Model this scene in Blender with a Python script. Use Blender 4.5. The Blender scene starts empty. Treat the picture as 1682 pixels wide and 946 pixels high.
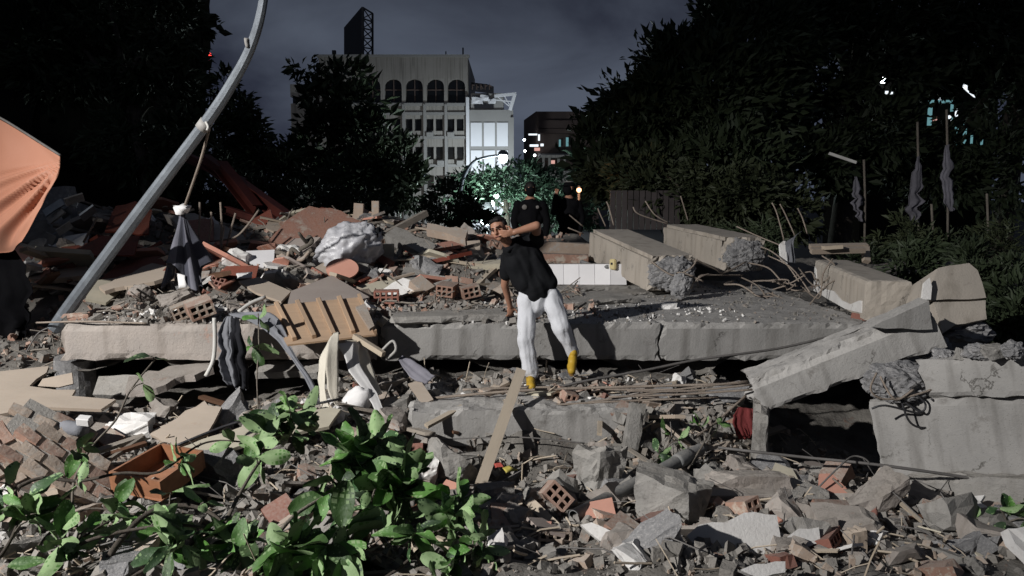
import bpy, bmesh, math, random
from mathutils import Vector, Matrix, Euler, noise, Quaternion

# ------------------------------------------------------------------ camera, sky, light
R = math.radians
sc = bpy.context.scene
col = sc.collection
FPX, CX, CY, HZ = 1270.0, 841.0, 473.0, 330.0        # focal length and centre in photo pixels
PITCH = math.atan((CY - HZ) / FPX)
EYE = Vector((0.0, 0.0, 3.0))
cam_d = bpy.data.cameras.new('camera')
cam = bpy.data.objects.new('camera', cam_d)
col.objects.link(cam)
cam.location = EYE
cam.rotation_euler = (math.pi / 2 - PITCH, 0, 0)
cam_d.sensor_width = 36.0
cam_d.lens = 36.0 * FPX / 1682.0
cam_d.clip_start = 0.05
cam_d.clip_end = 3000.0
sc.camera = cam

FLOOD = Vector((-10.6, -2.2, 8.0))                    # rescue floodlight on a mast behind the photographer
FLOOD_AIM = Vector((-0.7, 8.4, 1.3))
to_sun = (FLOOD - FLOOD_AIM).normalized()

world = bpy.data.worlds.new('World')
sc.world = world
world.use_nodes = True
wn = world.node_tree
for n in list(wn.nodes):
    wn.nodes.remove(n)
def wnode(t, **k):
    n = wn.nodes.new(t)
    for a, v in k.items():
        setattr(n, a, v)
    return n
w_out = wnode('ShaderNodeOutputWorld')
w_tc = wnode('ShaderNodeTexCoord')
w_map = wnode('ShaderNodeMapping')
w_map.inputs['Scale'].default_value = (1.0, 1.0, 2.2)
w_map.inputs['Location'].default_value = (0.62, 0.15, 0.4)
wn.links.new(w_tc.outputs['Generated'], w_map.inputs['Vector'])
w_noise = wnode('ShaderNodeTexNoise')
w_noise.inputs['Scale'].default_value = 2.6
w_noise.inputs['Detail'].default_value = 7.0
w_noise.inputs['Roughness'].default_value = 0.52
w_noise.inputs['Distortion'].default_value = 0.35
wn.links.new(w_map.outputs['Vector'], w_noise.inputs['Vector'])
w_ramp = wnode('ShaderNodeValToRGB')
w_ramp.color_ramp.elements[0].position = 0.36
w_ramp.color_ramp.elements[0].color = (0.017, 0.020, 0.034, 1)
w_ramp.color_ramp.elements[1].position = 0.62
w_ramp.color_ramp.elements[1].color = (0.076, 0.090, 0.122, 1)
wn.links.new(w_noise.outputs['Fac'], w_ramp.inputs['Fac'])
w_bg = wnode('ShaderNodeBackground')
w_bg.inputs['Strength'].default_value = 1.0
w_sep = wnode('ShaderNodeSeparateXYZ')                  # city glow: brighter towards the horizon all round
wn.links.new(w_tc.outputs['Generated'], w_sep.inputs[0])
w_mr = wnode('ShaderNodeMapRange')
w_mr.inputs['From Min'].default_value = 0.03
w_mr.inputs['From Max'].default_value = 0.40
w_mr.inputs['To Min'].default_value = 1.25
w_mr.inputs['To Max'].default_value = 0.62
wn.links.new(w_sep.outputs['Z'], w_mr.inputs['Value'])
w_mul = wnode('ShaderNodeVectorMath', operation='SCALE')
wn.links.new(w_ramp.outputs['Color'], w_mul.inputs[0])
wn.links.new(w_mr.outputs[0], w_mul.inputs['Scale'])
wn.links.new(w_mul.outputs[0], w_bg.inputs['Color'])
w_sky = wnode('ShaderNodeTexSky', sky_type='NISHITA')
w_sky.sun_disc = False
w_sky.sun_elevation = R(-6)
w_sky.sun_rotation = math.atan2(to_sun.x, to_sun.y)
w_bg2 = wnode('ShaderNodeBackground')
w_bg2.inputs['Strength'].default_value = 0.05
wn.links.new(w_sky.outputs['Color'], w_bg2.inputs['Color'])
w_add = wnode('ShaderNodeAddShader')
wn.links.new(w_bg.outputs[0], w_add.inputs[0])
wn.links.new(w_bg2.outputs[0], w_add.inputs[1])
wn.links.new(w_add.outputs[0], w_out.inputs['Surface'])

sun_d = bpy.data.lights.new('moon', 'SUN')
sun_d.energy = 0.03
sun_d.angle = R(0.5)
sun_d.color = (0.85, 0.9, 1.0)
sun = bpy.data.objects.new('moon', sun_d)
col.objects.link(sun)
sun.rotation_euler = to_sun.to_track_quat('Z', 'Y').to_euler()

FLOOD_POWER = 13000.0
fl_d = bpy.data.lights.new('floodlight_beam', 'SPOT')
fl_d.energy = FLOOD_POWER
fl_d.spot_size = R(53)
fl_d.spot_blend = 0.8
fl_d.shadow_soft_size = 0.12
fl_d.color = (1.0, 0.975, 0.945)
fl = bpy.data.objects.new('floodlight_beam', fl_d)
col.objects.link(fl)
fl.location = FLOOD
fl.rotation_euler = (FLOOD - FLOOD_AIM).to_track_quat('Z', 'Y').to_euler()

sc.view_settings.view_transform = 'Standard'
sc.view_settings.look = 'None'
sc.view_settings.exposure = 0.0
sc.view_settings.gamma = 1.0
sc.view_settings.use_curve_mapping = False
sc.render.engine = 'CYCLES'
sc.cycles.max_bounces = 5
sc.cycles.diffuse_bounces = 3
sc.cycles.glossy_bounces = 3
sc.cycles.transparent_max_bounces = 6
sc.cycles.caustics_reflective = False
sc.cycles.caustics_refractive = False
sc.cycles.use_denoising = True

# ------------------------------------------------------------------ helpers
_f = Vector((0, math.cos(PITCH), -math.sin(PITCH)))
_u = Vector((0, math.sin(PITCH), math.cos(PITCH)))
def ray(px, py):
    return Vector((1, 0, 0)) * ((px - CX) / FPX) + _u * ((CY - py) / FPX) + _f
def P(px, py, Y):
    """World point Y metres ahead of the photographer that stands at photo pixel px, py."""
    d = ray(px, py)
    return EYE + d * (Y / d.y)
def PZ(px, py, z):
    d = ray(px, py)
    return EYE + d * ((z - EYE.z) / d.z)
def PX(p):
    d = Vector(p) - EYE
    w = d.dot(_f)
    return (CX + FPX * d.x / w, CY - FPX * d.dot(_u) / w)
def SZ(px, Y):
    return px * Y / FPX

def tag(o, label=None, cat=None, group=None, kind=None):
    if label: o['label'] = label
    if cat: o['category'] = cat
    if group: o['group'] = group
    if kind or cat: o['kind'] = kind or 'thing'
    return o
def empty(name, loc=(0, 0, 0), rot=(0, 0, 0)):
    o = bpy.data.objects.new(name, None)
    col.objects.link(o)
    o.location = loc
    o.rotation_euler = rot
    o.empty_display_size = 0.1
    return o
def link_mesh(name, me, parent=None):
    o = bpy.data.objects.new(name, me)
    col.objects.link(o)
    if parent: o.parent = parent
    return o
def mobj(name, bm, m, parent=None, smooth=False):
    me = bpy.data.meshes.new(name)
    bm.normal_update()
    bm.to_mesh(me)
    bm.free()
    for mm in (m if isinstance(m, (list, tuple)) else [m]):
        me.materials.append(mm)
    if smooth:
        me.shade_smooth()
    return link_mesh(name, me, parent)
def pyobj(name, verts, faces, m, parent=None, smooth=False):
    me = bpy.data.meshes.new(name)
    me.from_pydata([tuple(v) for v in verts], [], faces)
    me.update()
    for mm in (m if isinstance(m, (list, tuple)) else [m]):
        me.materials.append(mm)
    if smooth: me.shade_smooth()
    return link_mesh(name, me, parent)
def frame(p0, p1, up=(0, 0, 1)):
    p0, p1 = Vector(p0), Vector(p1)
    x = (p1 - p0).normalized()
    z = Vector(up)
    y = z.cross(x).normalized()
    z = x.cross(y)
    m = Matrix((x, y, z)).transposed().to_4x4()
    m.translation = (p0 + p1) / 2
    return m
def axis(p, q):
    return (Vector(q) - Vector(p)).length

def bm_box(bm, c, s, mtx=None):
    r = bmesh.ops.create_cube(bm, size=1.0)
    for v in r['verts']:
        v.co = Vector((v.co.x * s[0] + c[0], v.co.y * s[1] + c[1], v.co.z * s[2] + c[2]))
        if mtx: v.co = mtx @ v.co
    return r['verts']
def box_obj(name, c, s, m, parent=None, bevel=0.0, mtx=None):
    bm = bmesh.new()
    bm_box(bm, (0, 0, 0), s)
    if bevel:
        bmesh.ops.bevel(bm, geom=bm.edges[:], offset=bevel, segments=1, affect='EDGES')
    o = mobj(name, bm, m, parent)
    if mtx is not None:
        o.matrix_basis = mtx
    else:
        o.location = c
    return o
def bar_obj(name, p, q, w, h, m, parent=None, up=(0, 0, 1), bevel=0.0):
    return box_obj(name, None, (axis(p, q), w, h), m, parent, bevel, frame(p, q, up))

def fbm(v, o=4):
    return noise.fractal(v, 1.0, 2.0, o)

def grid_box(L, W, H, res):
    bm = bmesh.new()
    nx, ny, nz = (max(1, int(round(d / res))) for d in (L, W, H))
    vs = {}
    def V(i, j, k):
        key = (i, j, k)
        if key not in vs:
            vs[key] = bm.verts.new(((i / nx - .5) * L, (j / ny - .5) * W, (k / nz - .5) * H))
        return vs[key]
    for i in range(nx):
        for j in range(ny):
            bm.faces.new((V(i, j, nz), V(i + 1, j, nz), V(i + 1, j + 1, nz), V(i, j + 1, nz)))
            bm.faces.new((V(i, j, 0), V(i, j + 1, 0), V(i + 1, j + 1, 0), V(i + 1, j, 0)))
        for k in range(nz):
            bm.faces.new((V(i, 0, k), V(i + 1, 0, k), V(i + 1, 0, k + 1), V(i, 0, k + 1)))
            bm.faces.new((V(i, ny, k), V(i, ny, k + 1), V(i + 1, ny, k + 1), V(i + 1, ny, k)))
    for j in range(ny):
        for k in range(nz):
            bm.faces.new((V(0, j, k), V(0, j, k + 1), V(0, j + 1, k + 1), V(0, j + 1, k)))
            bm.faces.new((V(nx, j, k), V(nx, j + 1, k), V(nx, j + 1, k + 1), V(nx, j, k + 1)))
    return bm, (nx, ny, nz)
def rough_box(L, W, H, res=0.08, seed=0, chip=0.03, face=0.006, end0=0.0, end1=0.0, top=0.0, chamfer=0.0):
    """Cast concrete: a box with chipped arrises, slightly wavy faces and torn ends (end0 at -x, end1 at +x)."""
    bm, _ = grid_box(L, W, H, res)
    sd = Vector((seed * 3.17, seed * 1.31, seed * 7.7))
    e = 1e-5
    for v in bm.verts:
        c = v.co.copy()
        ex = abs(abs(c.x) - L / 2) < e
        ey = abs(abs(c.y) - W / 2) < e
        ez = abs(abs(c.z) - H / 2) < e
        n = ex + ey + ez
        if n >= 2:
            a = max(0.0, fbm(c * 4.0 + sd, 3) * 1.3 + 0.25) * chip
            a += max(0.0, noise.noise(c * 13 + sd)) * chip * 0.6
            if ey and ez and chamfer and c.z > 0: a += chamfer
            if ex: v.co.x -= math.copysign(a, c.x)
            if ey: v.co.y -= math.copysign(a, c.y)
            if ez: v.co.z -= math.copysign(a, c.z)
        d = fbm(c * 2.2 + sd, 4) * face
        if ey: v.co.y += math.copysign(d, c.y)
        if ez: v.co.z += math.copysign(d, c.z)
        if ez and c.z > 0 and top:
            v.co.z += top * fbm(c * 5 + sd, 4)
        if ex and c.x < 0 and end0:
            v.co.x += end0 * (0.5 + fbm(Vector((9.1, c.y * 5, c.z * 5)) + sd, 4) + .5 * noise.noise(c * 17 + sd))
        if ex and c.x > 0 and end1:
            v.co.x -= end1 * (0.5 + fbm(Vector((2.3, c.y * 5, c.z * 5)) + sd, 4) + .5 * noise.noise(c * 17 + sd))
    return bm
def chunk_bm(seed, cuts=5, rough=0.06, sub=1, flat=1.0):
    """A broken piece about one unit across: a block cut by planes, edges knocked off."""
    rnd = random.Random(seed)
    bm = bmesh.new()
    bmesh.ops.create_cube(bm, size=1.0)
    for v in bm.verts:
        v.co.x *= rnd.uniform(.8, 1.1); v.co.y *= rnd.uniform(.6, 1.0); v.co.z *= rnd.uniform(.5, .85) * flat
        v.co += Vector((rnd.uniform(-.12, .12), rnd.uniform(-.12, .12), rnd.uniform(-.1, .1) * flat))
    for i in range(cuts):
        n = Vector((rnd.uniform(-1, 1), rnd.uniform(-1, 1), rnd.uniform(-1, 1))).normalized()
        d = rnd.uniform(.28, .46) * (1 if abs(n.z) < .6 else flat)
        r = bmesh.ops.bisect_plane(bm, geom=bm.verts[:] + bm.edges[:] + bm.faces[:], plane_co=n * d, plane_no=n, clear_outer=True)
        ed = [g for g in r['geom_cut'] if isinstance(g, bmesh.types.BMEdge)]
        if ed:
            bmesh.ops.contextual_create(bm, geom=ed)
    bmesh.ops.remove_doubles(bm, verts=bm.verts[:], dist=.02)
    bmesh.ops.triangulate(bm, faces=bm.faces[:])
    if sub:
        bmesh.ops.subdivide_edges(bm, edges=bm.edges[:], cuts=sub, use_grid_fill=True)
        bmesh.ops.triangulate(bm, faces=bm.faces[:])
    sd = Vector((seed * 1.7, seed * .37, 4.2))
    for v in bm.verts:
        v.co += v.co.normalized() * (fbm(v.co * 3.2 + sd, 3) * rough) + noise.noise_vector(v.co * 9 + sd) * rough * .45
        if sub > 2: v.co += v.co.normalized() * (.025 * fbm(v.co * 7 + sd, 4) + .012 * noise.noise(v.co * 30 + sd))
    bmesh.ops.recalc_face_normals(bm, faces=bm.faces[:])
    return bm

def lump_bm(seed, size, amp=.22, sub=4):
    """Pebbly torn concrete: a sphere pushed about by several scales of noise."""
    bm = bmesh.new(); bmesh.ops.create_icosphere(bm, subdivisions=sub, radius=.5)
    sd = Vector((seed * 1.9, seed * .7, 2.0))
    for v in bm.verts:
        d = v.co.normalized()
        cell = noise.voronoi(d * 3.4 + sd)[0]
        r = 1 + amp * fbm(d * 1.7 + sd, 4) + amp * .35 * (cell[1] - cell[0]) - amp * .2 + amp * .55 * fbm(d * 5.5 + sd, 3) + amp * .3 * noise.noise(d * 17 + sd)
        v.co = Vector((d.x * size[0], d.y * size[1], d.z * size[2])) * r * .5
        m_ = max(abs(d.x), abs(d.y), abs(d.z)); v.co *= .72 + .28 / m_ ** .0
    return bm

def catmull(pts, n=6):
    pts = [Vector(p) for p in pts]
    if len(pts) < 3: 
        return [pts[0].lerp(pts[-1], i / n) for i in range(n + 1)]
    out = []
    for i in range(len(pts) - 1):
        p0 = pts[max(i - 1, 0)]; p1 = pts[i]; p2 = pts[i + 1]; p3 = pts[min(i + 2, len(pts) - 1)]
        for k in range(n):
            t = k / n
            out.append(0.5 * ((2 * p1) + (p2 - p0) * t + (2 * p0 - 5 * p1 + 4 * p2 - p3) * t * t + (3 * p1 - p0 - 3 * p2 + p3) * t ** 3))
    out.append(pts[-1])
    return out
def tube_geo(pts, radii, sides=6, closed=True, wob=0.0, seed=0):
    pts = [Vector(p) for p in pts]
    n = len(pts)
    if not isinstance(radii, (list, tuple)): radii = [radii] * n
    if len(radii) != n:
        m = len(radii) - 1
        rr = []
        for i in range(n):
            t = i / (n - 1) * m; k = min(int(t), m - 1)
            rr.append(radii[k] + (radii[k + 1] - radii[k]) * (t - k))
        radii = rr
    verts, faces = [], []
    t0 = (pts[1] - pts[0]).normalized()
    ref = Vector((0, 0, 1)) if abs(t0.z) < .9 else Vector((1, 0, 0))
    nrm = t0.cross(ref).normalized()
    for i in range(n):
        t = (pts[min(i + 1, n - 1)] - pts[max(i - 1, 0)]).normalized()
        nrm = (nrm - t * nrm.dot(t)).normalized()
        b = t.cross(nrm)
        for k in range(sides):
            a = 2 * math.pi * k / sides
            r = radii[i]
            if wob: r *= 1 + wob * noise.noise(Vector((i * .7 + seed, k * 1.3, seed * 2.1)))
            verts.append(pts[i] + (nrm * math.cos(a) + b * math.sin(a)) * r)
    for i in range(n - 1):
        for k in range(sides):
            faces.append((i * sides + k, i * sides + (k + 1) % sides, (i + 1) * sides + (k + 1) % sides, (i + 1) * sides + k))
    if closed:
        faces.append(tuple(range(sides - 1, -1, -1)))
        faces.append(tuple((n - 1) * sides + k for k in range(sides)))
    return verts, faces
def tube_obj(name, pts, radii, m, parent=None, sides=6, n=6, smooth=True, wob=0, seed=0):
    v, f = tube_geo(catmull(pts, n) if n else pts, radii, sides, True, wob, seed)
    return pyobj(name, v, f, m, parent, smooth)
def board_bm(pts, thick, back=True):
    """A plate: outline of world points, thickened away from the viewer."""
    bm = bmesh.new()
    c = sum(pts, Vector()) / len(pts)
    nn = Vector()
    for i, a in enumerate(pts):
        b = pts[(i + 1) % len(pts)]; nn += (a - c).cross(b - c)
    nn.normalize()
    flat = []
    for p in pts:                                     # flatten the outline along the line of sight
        d = p - EYE; k = d.dot(nn)
        q = EYE + d * ((c - EYE).dot(nn) / k) if abs(k) > .12 * d.length else p
        flat.append(q if (q - p).length < .8 else p)
    vs = [bm.verts.new(p) for p in flat]
    f = bm.faces.new(vs)
    bm.normal_update()
    n = f.normal.copy()
    if n.dot(EYE - vs[0].co) < 0:
        n.negate(); f.normal_flip()
    r = bmesh.ops.extrude_face_region(bm, geom=[f])
    nv = [g for g in r['geom'] if isinstance(g, bmesh.types.BMVert)]
    for v in nv: v.co -= n * thick
    bmesh.ops.triangulate(bm, faces=[x for x in bm.faces if len(x.verts) > 4])
    bmesh.ops.recalc_face_normals(bm, faces=bm.faces[:])
    return bm
def board_obj(name, pxs, thick, m, parent=None):
    return mobj(name, board_bm([P(*p) for p in pxs], thick), m, parent)
def jag(pxs, amp, step, seed):
    """Break up the edges of a pixel outline into an irregular torn edge."""
    rnd = random.Random(seed)
    out = []
    for i, a in enumerate(pxs):
        b = pxs[(i + 1) % len(pxs)]
        d = math.hypot(b[0] - a[0], b[1] - a[1])
        n = max(1, int(d / step))
        nx, ny = -(b[1] - a[1]) / max(d, 1), (b[0] - a[0]) / max(d, 1)
        for k in range(n):
            t = k / n
            j = rnd.uniform(-amp, amp) if k else 0
            out.append((a[0] + (b[0] - a[0]) * t + nx * j, a[1] + (b[1] - a[1]) * t + ny * j, a[2] + (b[2] - a[2]) * t))
    return out

# ------------------------------------------------------------------ materials
MATS = {}
def mat(name, c1, c2=None, rough=.85, scale=4.0, bump=.25, bscale=45.0, spec=.25, metal=0.0, dust=0.0, dustc=(.36, .335, .30),
        rnd=.12, c3=None, s3=11.0, t3=.62, trans=0.0, sheen=0.0, stretch=(1, 1, 1), crack=0.0, speck=0.0, stain=0.0, stz=.5):
    m = bpy.data.materials.new(name)
    m.use_nodes = True
    nt = m.node_tree
    b = nt.nodes['Principled BSDF']
    def N(t): return nt.nodes.new(t)
    def lk(a, bb): nt.links.new(a, bb)
    tc = N('ShaderNodeTexCoord'); oi = N('ShaderNodeObjectInfo')
    mp = N('ShaderNodeMapping'); mp.inputs['Scale'].default_value = stretch
    ml = N('ShaderNodeVectorMath'); ml.operation = 'SCALE'
    cmb = N('ShaderNodeCombineXYZ')
    for i in range(3): lk(oi.outputs['Random'], cmb.inputs[i])
    lk(cmb.outputs[0], ml.inputs[0]); ml.inputs['Scale'].default_value = 31.0
    ad = N('ShaderNodeVectorMath'); ad.operation = 'ADD'
    lk(tc.outputs['Object'], mp.inputs[0]); lk(mp.outputs[0], ad.inputs[0]); lk(ml.outputs[0], ad.inputs[1])
    vec = ad.outputs[0]
    n1 = N('ShaderNodeTexNoise'); n1.inputs['Scale'].default_value = scale; n1.inputs['Detail'].default_value = 8; n1.inputs['Roughness'].default_value = .62
    lk(vec, n1.inputs['Vector'])
    mr = N('ShaderNodeMapRange'); mr.inputs['From Min'].default_value = .32; mr.inputs['From Max'].default_value = .68
    lk(n1.outputs['Fac'], mr.inputs['Value'])
    mx = N('ShaderNodeMix'); mx.data_type = 'RGBA'
    c2 = c2 or tuple(x * .72 for x in c1)
    mx.inputs['A'].default_value = (*c1, 1); mx.inputs['B'].default_value = (*c2, 1)
    lk(mr.outputs[0], mx.inputs['Factor'])
    out = mx.outputs['Result']
    if c3:
        n3 = N('ShaderNodeTexNoise'); n3.inputs['Scale'].default_value = s3; n3.inputs['Detail'].default_value = 6; n3.inputs['Roughness'].default_value = .7
        lk(vec, n3.inputs['Vector'])
        m3 = N('ShaderNodeMapRange'); m3.inputs['From Min'].default_value = t3 - .05; m3.inputs['From Max'].default_value = t3 + .05
        lk(n3.outputs['Fac'], m3.inputs['Value'])
        x3 = N('ShaderNodeMix'); x3.data_type = 'RGBA'; x3.inputs['B'].default_value = (*c3, 1)
        lk(m3.outputs[0], x3.inputs['Factor']); lk(out, x3.inputs['A']); out = x3.outputs['Result']
    def darken(fac, amount):
        nonlocal out
        dk = N('ShaderNodeMix'); dk.data_type = 'RGBA'; dk.blend_type = 'MULTIPLY'
        g = 1 - amount; dk.inputs['B'].default_value = (g, g * .98, g * .95, 1)
        lk(fac, dk.inputs['Factor']); lk(out, dk.inputs['A']); out = dk.outputs['Result']
    crk = None
    if stain:
        sm = N('ShaderNodeMapping'); sm.inputs['Scale'].default_value = (3.2, 3.2, stz); lk(tc.outputs['Object'], sm.inputs[0])
        sn = N('ShaderNodeTexNoise'); sn.inputs['Scale'].default_value = 2.0; sn.inputs['Detail'].default_value = 6; lk(sm.outputs[0], sn.inputs['Vector'])
        sr = N('ShaderNodeMapRange'); sr.inputs['From Min'].default_value = .5; sr.inputs['From Max'].default_value = .72; lk(sn.outputs['Fac'], sr.inputs['Value'])
        darken(sr.outputs[0], stain)
    if speck:
        sv = N('ShaderNodeTexVoronoi'); sv.inputs['Scale'].default_value = 42.0; lk(vec, sv.inputs['Vector'])
        sr = N('ShaderNodeMapRange'); sr.inputs['From Min'].default_value = .16; sr.inputs['From Max'].default_value = .06; lk(sv.outputs['Distance'], sr.inputs['Value'])
        darken(sr.outputs[0], speck)
    if crack:
        cd = N('ShaderNodeVectorMath'); cd.operation = 'MULTIPLY_ADD'; cd.inputs[1].default_value = (.5, .5, .5); lk(n1.outputs['Color'], cd.inputs[0]); lk(vec, cd.inputs[2])
        cv = N('ShaderNodeTexVoronoi'); cv.feature = 'DISTANCE_TO_EDGE'; cv.inputs['Scale'].default_value = crack; lk(cd.outputs[0], cv.inputs['Vector'])
        cr = N('ShaderNodeMapRange'); cr.inputs['From Min'].default_value = .009; cr.inputs['From Max'].default_value = .004; lk(cv.outputs['Distance'], cr.inputs['Value'])
        cm = N('ShaderNodeMapRange'); cm.inputs['From Min'].default_value = .5; cm.inputs['From Max'].default_value = .6; lk(n1.outputs['Fac'], cm.inputs['Value'])
        cx_ = N('ShaderNodeMath'); cx_.operation = 'MULTIPLY'; lk(cr.outputs[0], cx_.inputs[0]); lk(cm.outputs[0], cx_.inputs[1])
        darken(cx_.outputs[0], .6)
    if rnd:
        r2 = N('ShaderNodeMapRange'); r2.inputs['To Min'].default_value = 1 - rnd * 1.6; r2.inputs['To Max'].default_value = 1 + rnd
        lk(oi.outputs['Random'], r2.inputs['Value'])
        hv = N('ShaderNodeHueSaturation'); lk(r2.outputs[0], hv.inputs['Value']); lk(out, hv.inputs['Color']); out = hv.outputs['Color']
    nf = N('ShaderNodeTexNoise'); nf.inputs['Scale'].default_value = bscale; nf.inputs['Detail'].default_value = 7; nf.inputs['Roughness'].default_value = .65
    lk(vec, nf.inputs['Vector'])
    if dust:
        ge = N('ShaderNodeNewGeometry'); sp = N('ShaderNodeSeparateXYZ'); lk(ge.outputs['Normal'], sp.inputs[0])
        dm = N('ShaderNodeMapRange'); dm.inputs['From Min'].default_value = .1; dm.inputs['From Max'].default_value = .9
        lk(sp.outputs['Z'], dm.inputs['Value'])
        dn = N('ShaderNodeMapRange'); dn.inputs['From Min'].default_value = .3; dn.inputs['From Max'].default_value = .6; dn.inputs['To Max'].default_value = dust
        lk(nf.outputs['Fac'], dn.inputs['Value'])
        mu = N('ShaderNodeMath'); mu.operation = 'MULTIPLY'; lk(dm.outputs[0], mu.inputs[0]); lk(dn.outputs[0], mu.inputs[1])
        xd = N('ShaderNodeMix'); xd.data_type = 'RGBA'; xd.inputs['B'].default_value = (*dustc, 1)
        lk(mu.outputs[0], xd.inputs['Factor']); lk(out, xd.inputs['A']); out = xd.outputs['Result']
    lk(out, b.inputs['Base Color'])
    b.inputs['Roughness'].default_value = rough
    b.inputs['Metallic'].default_value = metal
    b.inputs['Specular IOR Level'].default_value = spec
    if trans: b.inputs['Transmission Weight'].default_value = trans
    if sheen: b.inputs['Sheen Weight'].default_value = sheen
    if bump:
        bp = N('ShaderNodeBump'); bp.inputs['Strength'].default_value = bump; bp.inputs['Distance'].default_value = .02
        lk(nf.outputs['Fac'], bp.inputs['Height']); lk(bp.outputs[0], b.inputs['Normal'])
    MATS[name] = m
    return m
def emit(name, c, s):
    m = bpy.data.materials.new(name); m.use_nodes = True
    nt = m.node_tree
    for n in list(nt.nodes): nt.nodes.remove(n)
    o = nt.nodes.new('ShaderNodeOutputMaterial'); e = nt.nodes.new('ShaderNodeEmission')
    e.inputs['Color'].default_value = (*c, 1); e.inputs['Strength'].default_value = s
    nt.links.new(e.outputs[0], o.inputs['Surface'])
    MATS[name] = m
    return m
M = MATS
mat('concrete', (.30, .288, .27), (.22, .212, .2), bump=.6, c3=(.17, .163, .153), t3=.62, dust=.5, speck=.45, stain=.3)
mat('concrete_warm', (.34, .30, .27), (.27, .245, .225), bump=.5, c3=(.34, .22, .175), t3=.64, s3=4, dust=.5, speck=.4, stain=.3, crack=1.6)
mat('concrete_smooth', (.325, .315, .302), (.262, .255, .245), bump=.35, bscale=55, scale=2.6, c3=(.2, .19, .178), t3=.64, s3=5, dust=.8, dustc=(.42, .405, .385), speck=.5, stain=.5, crack=1.3)
mat('concrete_column', (.41, .365, .312), (.335, .302, .262), bump=.3, bscale=55, scale=2.2, rnd=.05, c3=(.22, .205, .185), t3=.65, s3=5, speck=.35, stain=.35, crack=1.5, dust=.5)
mat('concrete_core', (.27, .265, .265), (.17, .17, .175), bump=.7, bscale=26, scale=14, c3=(.36, .35, .34), t3=.6, s3=20)
mat('plaster_white', (.74, .73, .71), (.62, .6, .58), bump=.35, c3=(.42, .39, .36), t3=.66, s3=5, dust=.1, rough=.8)
mat('tile_white', (.72, .71, .72), (.66, .65, .66), bump=.05, rough=.35, spec=.5, c3=(.45, .43, .4), t3=.72, s3=5)
mat('clay', (.34, .205, .155), (.27, .165, .125), bump=.35, dust=.6, rnd=.2, c3=(.42, .36, .3), t3=.58, s3=7)
mat('clay_pale', (.40, .315, .25), (.32, .25, .2), bump=.35, dust=.6, rnd=.2, c3=(.36, .33, .3), t3=.58, s3=7)
mat('clay_red', (.26, .115, .085), (.2, .085, .065), bump=.3, dust=.35, rnd=.2)
mat('tile_pink', (.55, .27, .20), (.48, .23, .17), bump=.1, rough=.6, dust=.2)
mat('red_sheet', (.21, .048, .028), (.14, .034, .022), bump=.2, rough=.65, dust=.3, dustc=(.26, .17, .13), c3=(.08, .03, .02), t3=.63, s3=4)
mat('red_steel', (.10, .022, .016), (.06, .015, .011), bump=.15, rough=.55, rnd=.1)
mat('wood_tan', (.40, .27, .17), (.33, .22, .14), bump=.12, rough=.6, scale=3, stretch=(.6, 6, 6), dust=.25)
mat('wood_board', (.36, .295, .235), (.30, .245, .195), bump=.14, rough=.7, scale=2.5, stretch=(1, 3, 3), dust=.4, c3=(.28, .2, .15), t3=.66, s3=4)
mat('wood_pale', (.44, .37, .285), (.36, .3, .23), bump=.2, rough=.75, scale=3, stretch=(.7, 8, 8), dust=.3)
mat('wood_grey', (.28, .245, .205), (.2, .175, .15), bump=.35, rough=.85, scale=4, stretch=(.7, 10, 10), dust=.3, rnd=.2)
mat('wood_orange', (.33, .15, .08), (.25, .115, .06), bump=.1, rough=.5, scale=3, stretch=(.6, 7, 7), dust=.15)
mat('wood_dark', (.13, .07, .045), (.09, .05, .03), bump=.15, rough=.6, stretch=(.6, 7, 7))
mat('panel_cream', (.50, .46, .36), (.42, .385, .3), bump=.1, rough=.6, dust=.3)
mat('panel_mauve', (.31, .26, .235), (.26, .215, .195), bump=.1, rough=.7, dust=.4, scale=3)
mat('steel_galv', (.22, .245, .27), (.14, .155, .175), bump=.12, rough=.45, metal=.55, spec=.5, scale=6, c3=(.13, .14, .15), t3=.66, s3=5)
mat('steel_dark', (.075, .075, .08), (.04, .04, .045), bump=.1, rough=.5, metal=.5)
mat('rebar', (.32, .27, .225), (.22, .18, .15), bump=.5, bscale=90, rough=.8, metal=.2)
mat('cable', (.16, .15, .145), (.1, .095, .09), bump=.1, rough=.7)
mat('pipe_grey', (.16, .165, .165), (.11, .11, .115), bump=.2, rough=.6, dust=.4)
mat('pvc_white', (.62, .61, .58), (.5, .49, .46), bump=.05, rough=.45, dust=.2)
mat('pvc_tube', (.40, .39, .37), (.3, .29, .28), bump=.1, rough=.6, dust=.2)
mat('tarp_orange', (.40, .185, .12), (.36, .16, .10), bump=.12, rough=.55, scale=1.2, rnd=.02, sheen=.1)
mat('cloth_dark', (.018, .019, .022), (.012, .012, .015), bump=.2, rough=.9, spec=.1)
mat('cloth_navy', (.055, .058, .075), (.035, .036, .05), bump=.2, rough=.9, sheen=.3)
mat('cloth_grey', (.20, .205, .225), (.13, .135, .15), bump=.25, rough=.9)
mat('cloth_lilac', (.24, .235, .27), (.15, .145, .17), bump=.2, rough=.9)
mat('cloth_cream', (.60, .56, .48), (.48, .45, .38), bump=.2, rough=.85, dust=.2)
mat('cloth_white', (.70, .69, .68), (.58, .57, .57), bump=.15, rough=.85)
mat('cloth_red', (.16, .03, .03), (.11, .02, .02), bump=.25, rough=.8)
mat('plastic_sack', (.60, .60, .62), (.42, .42, .45), bump=.55, bscale=9, rough=.35, spec=.5, scale=6, c3=(.3, .31, .33), t3=.62, s3=8)
mat('shirt_black', (.009, .0095, .011), (.006, .0065, .008), bump=.25, bscale=14, rough=.85, rnd=0, spec=.12)
mat('trouser_white', (.56, .57, .60), (.49, .50, .53), bump=.5, bscale=11, rough=.85, rnd=0)
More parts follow.
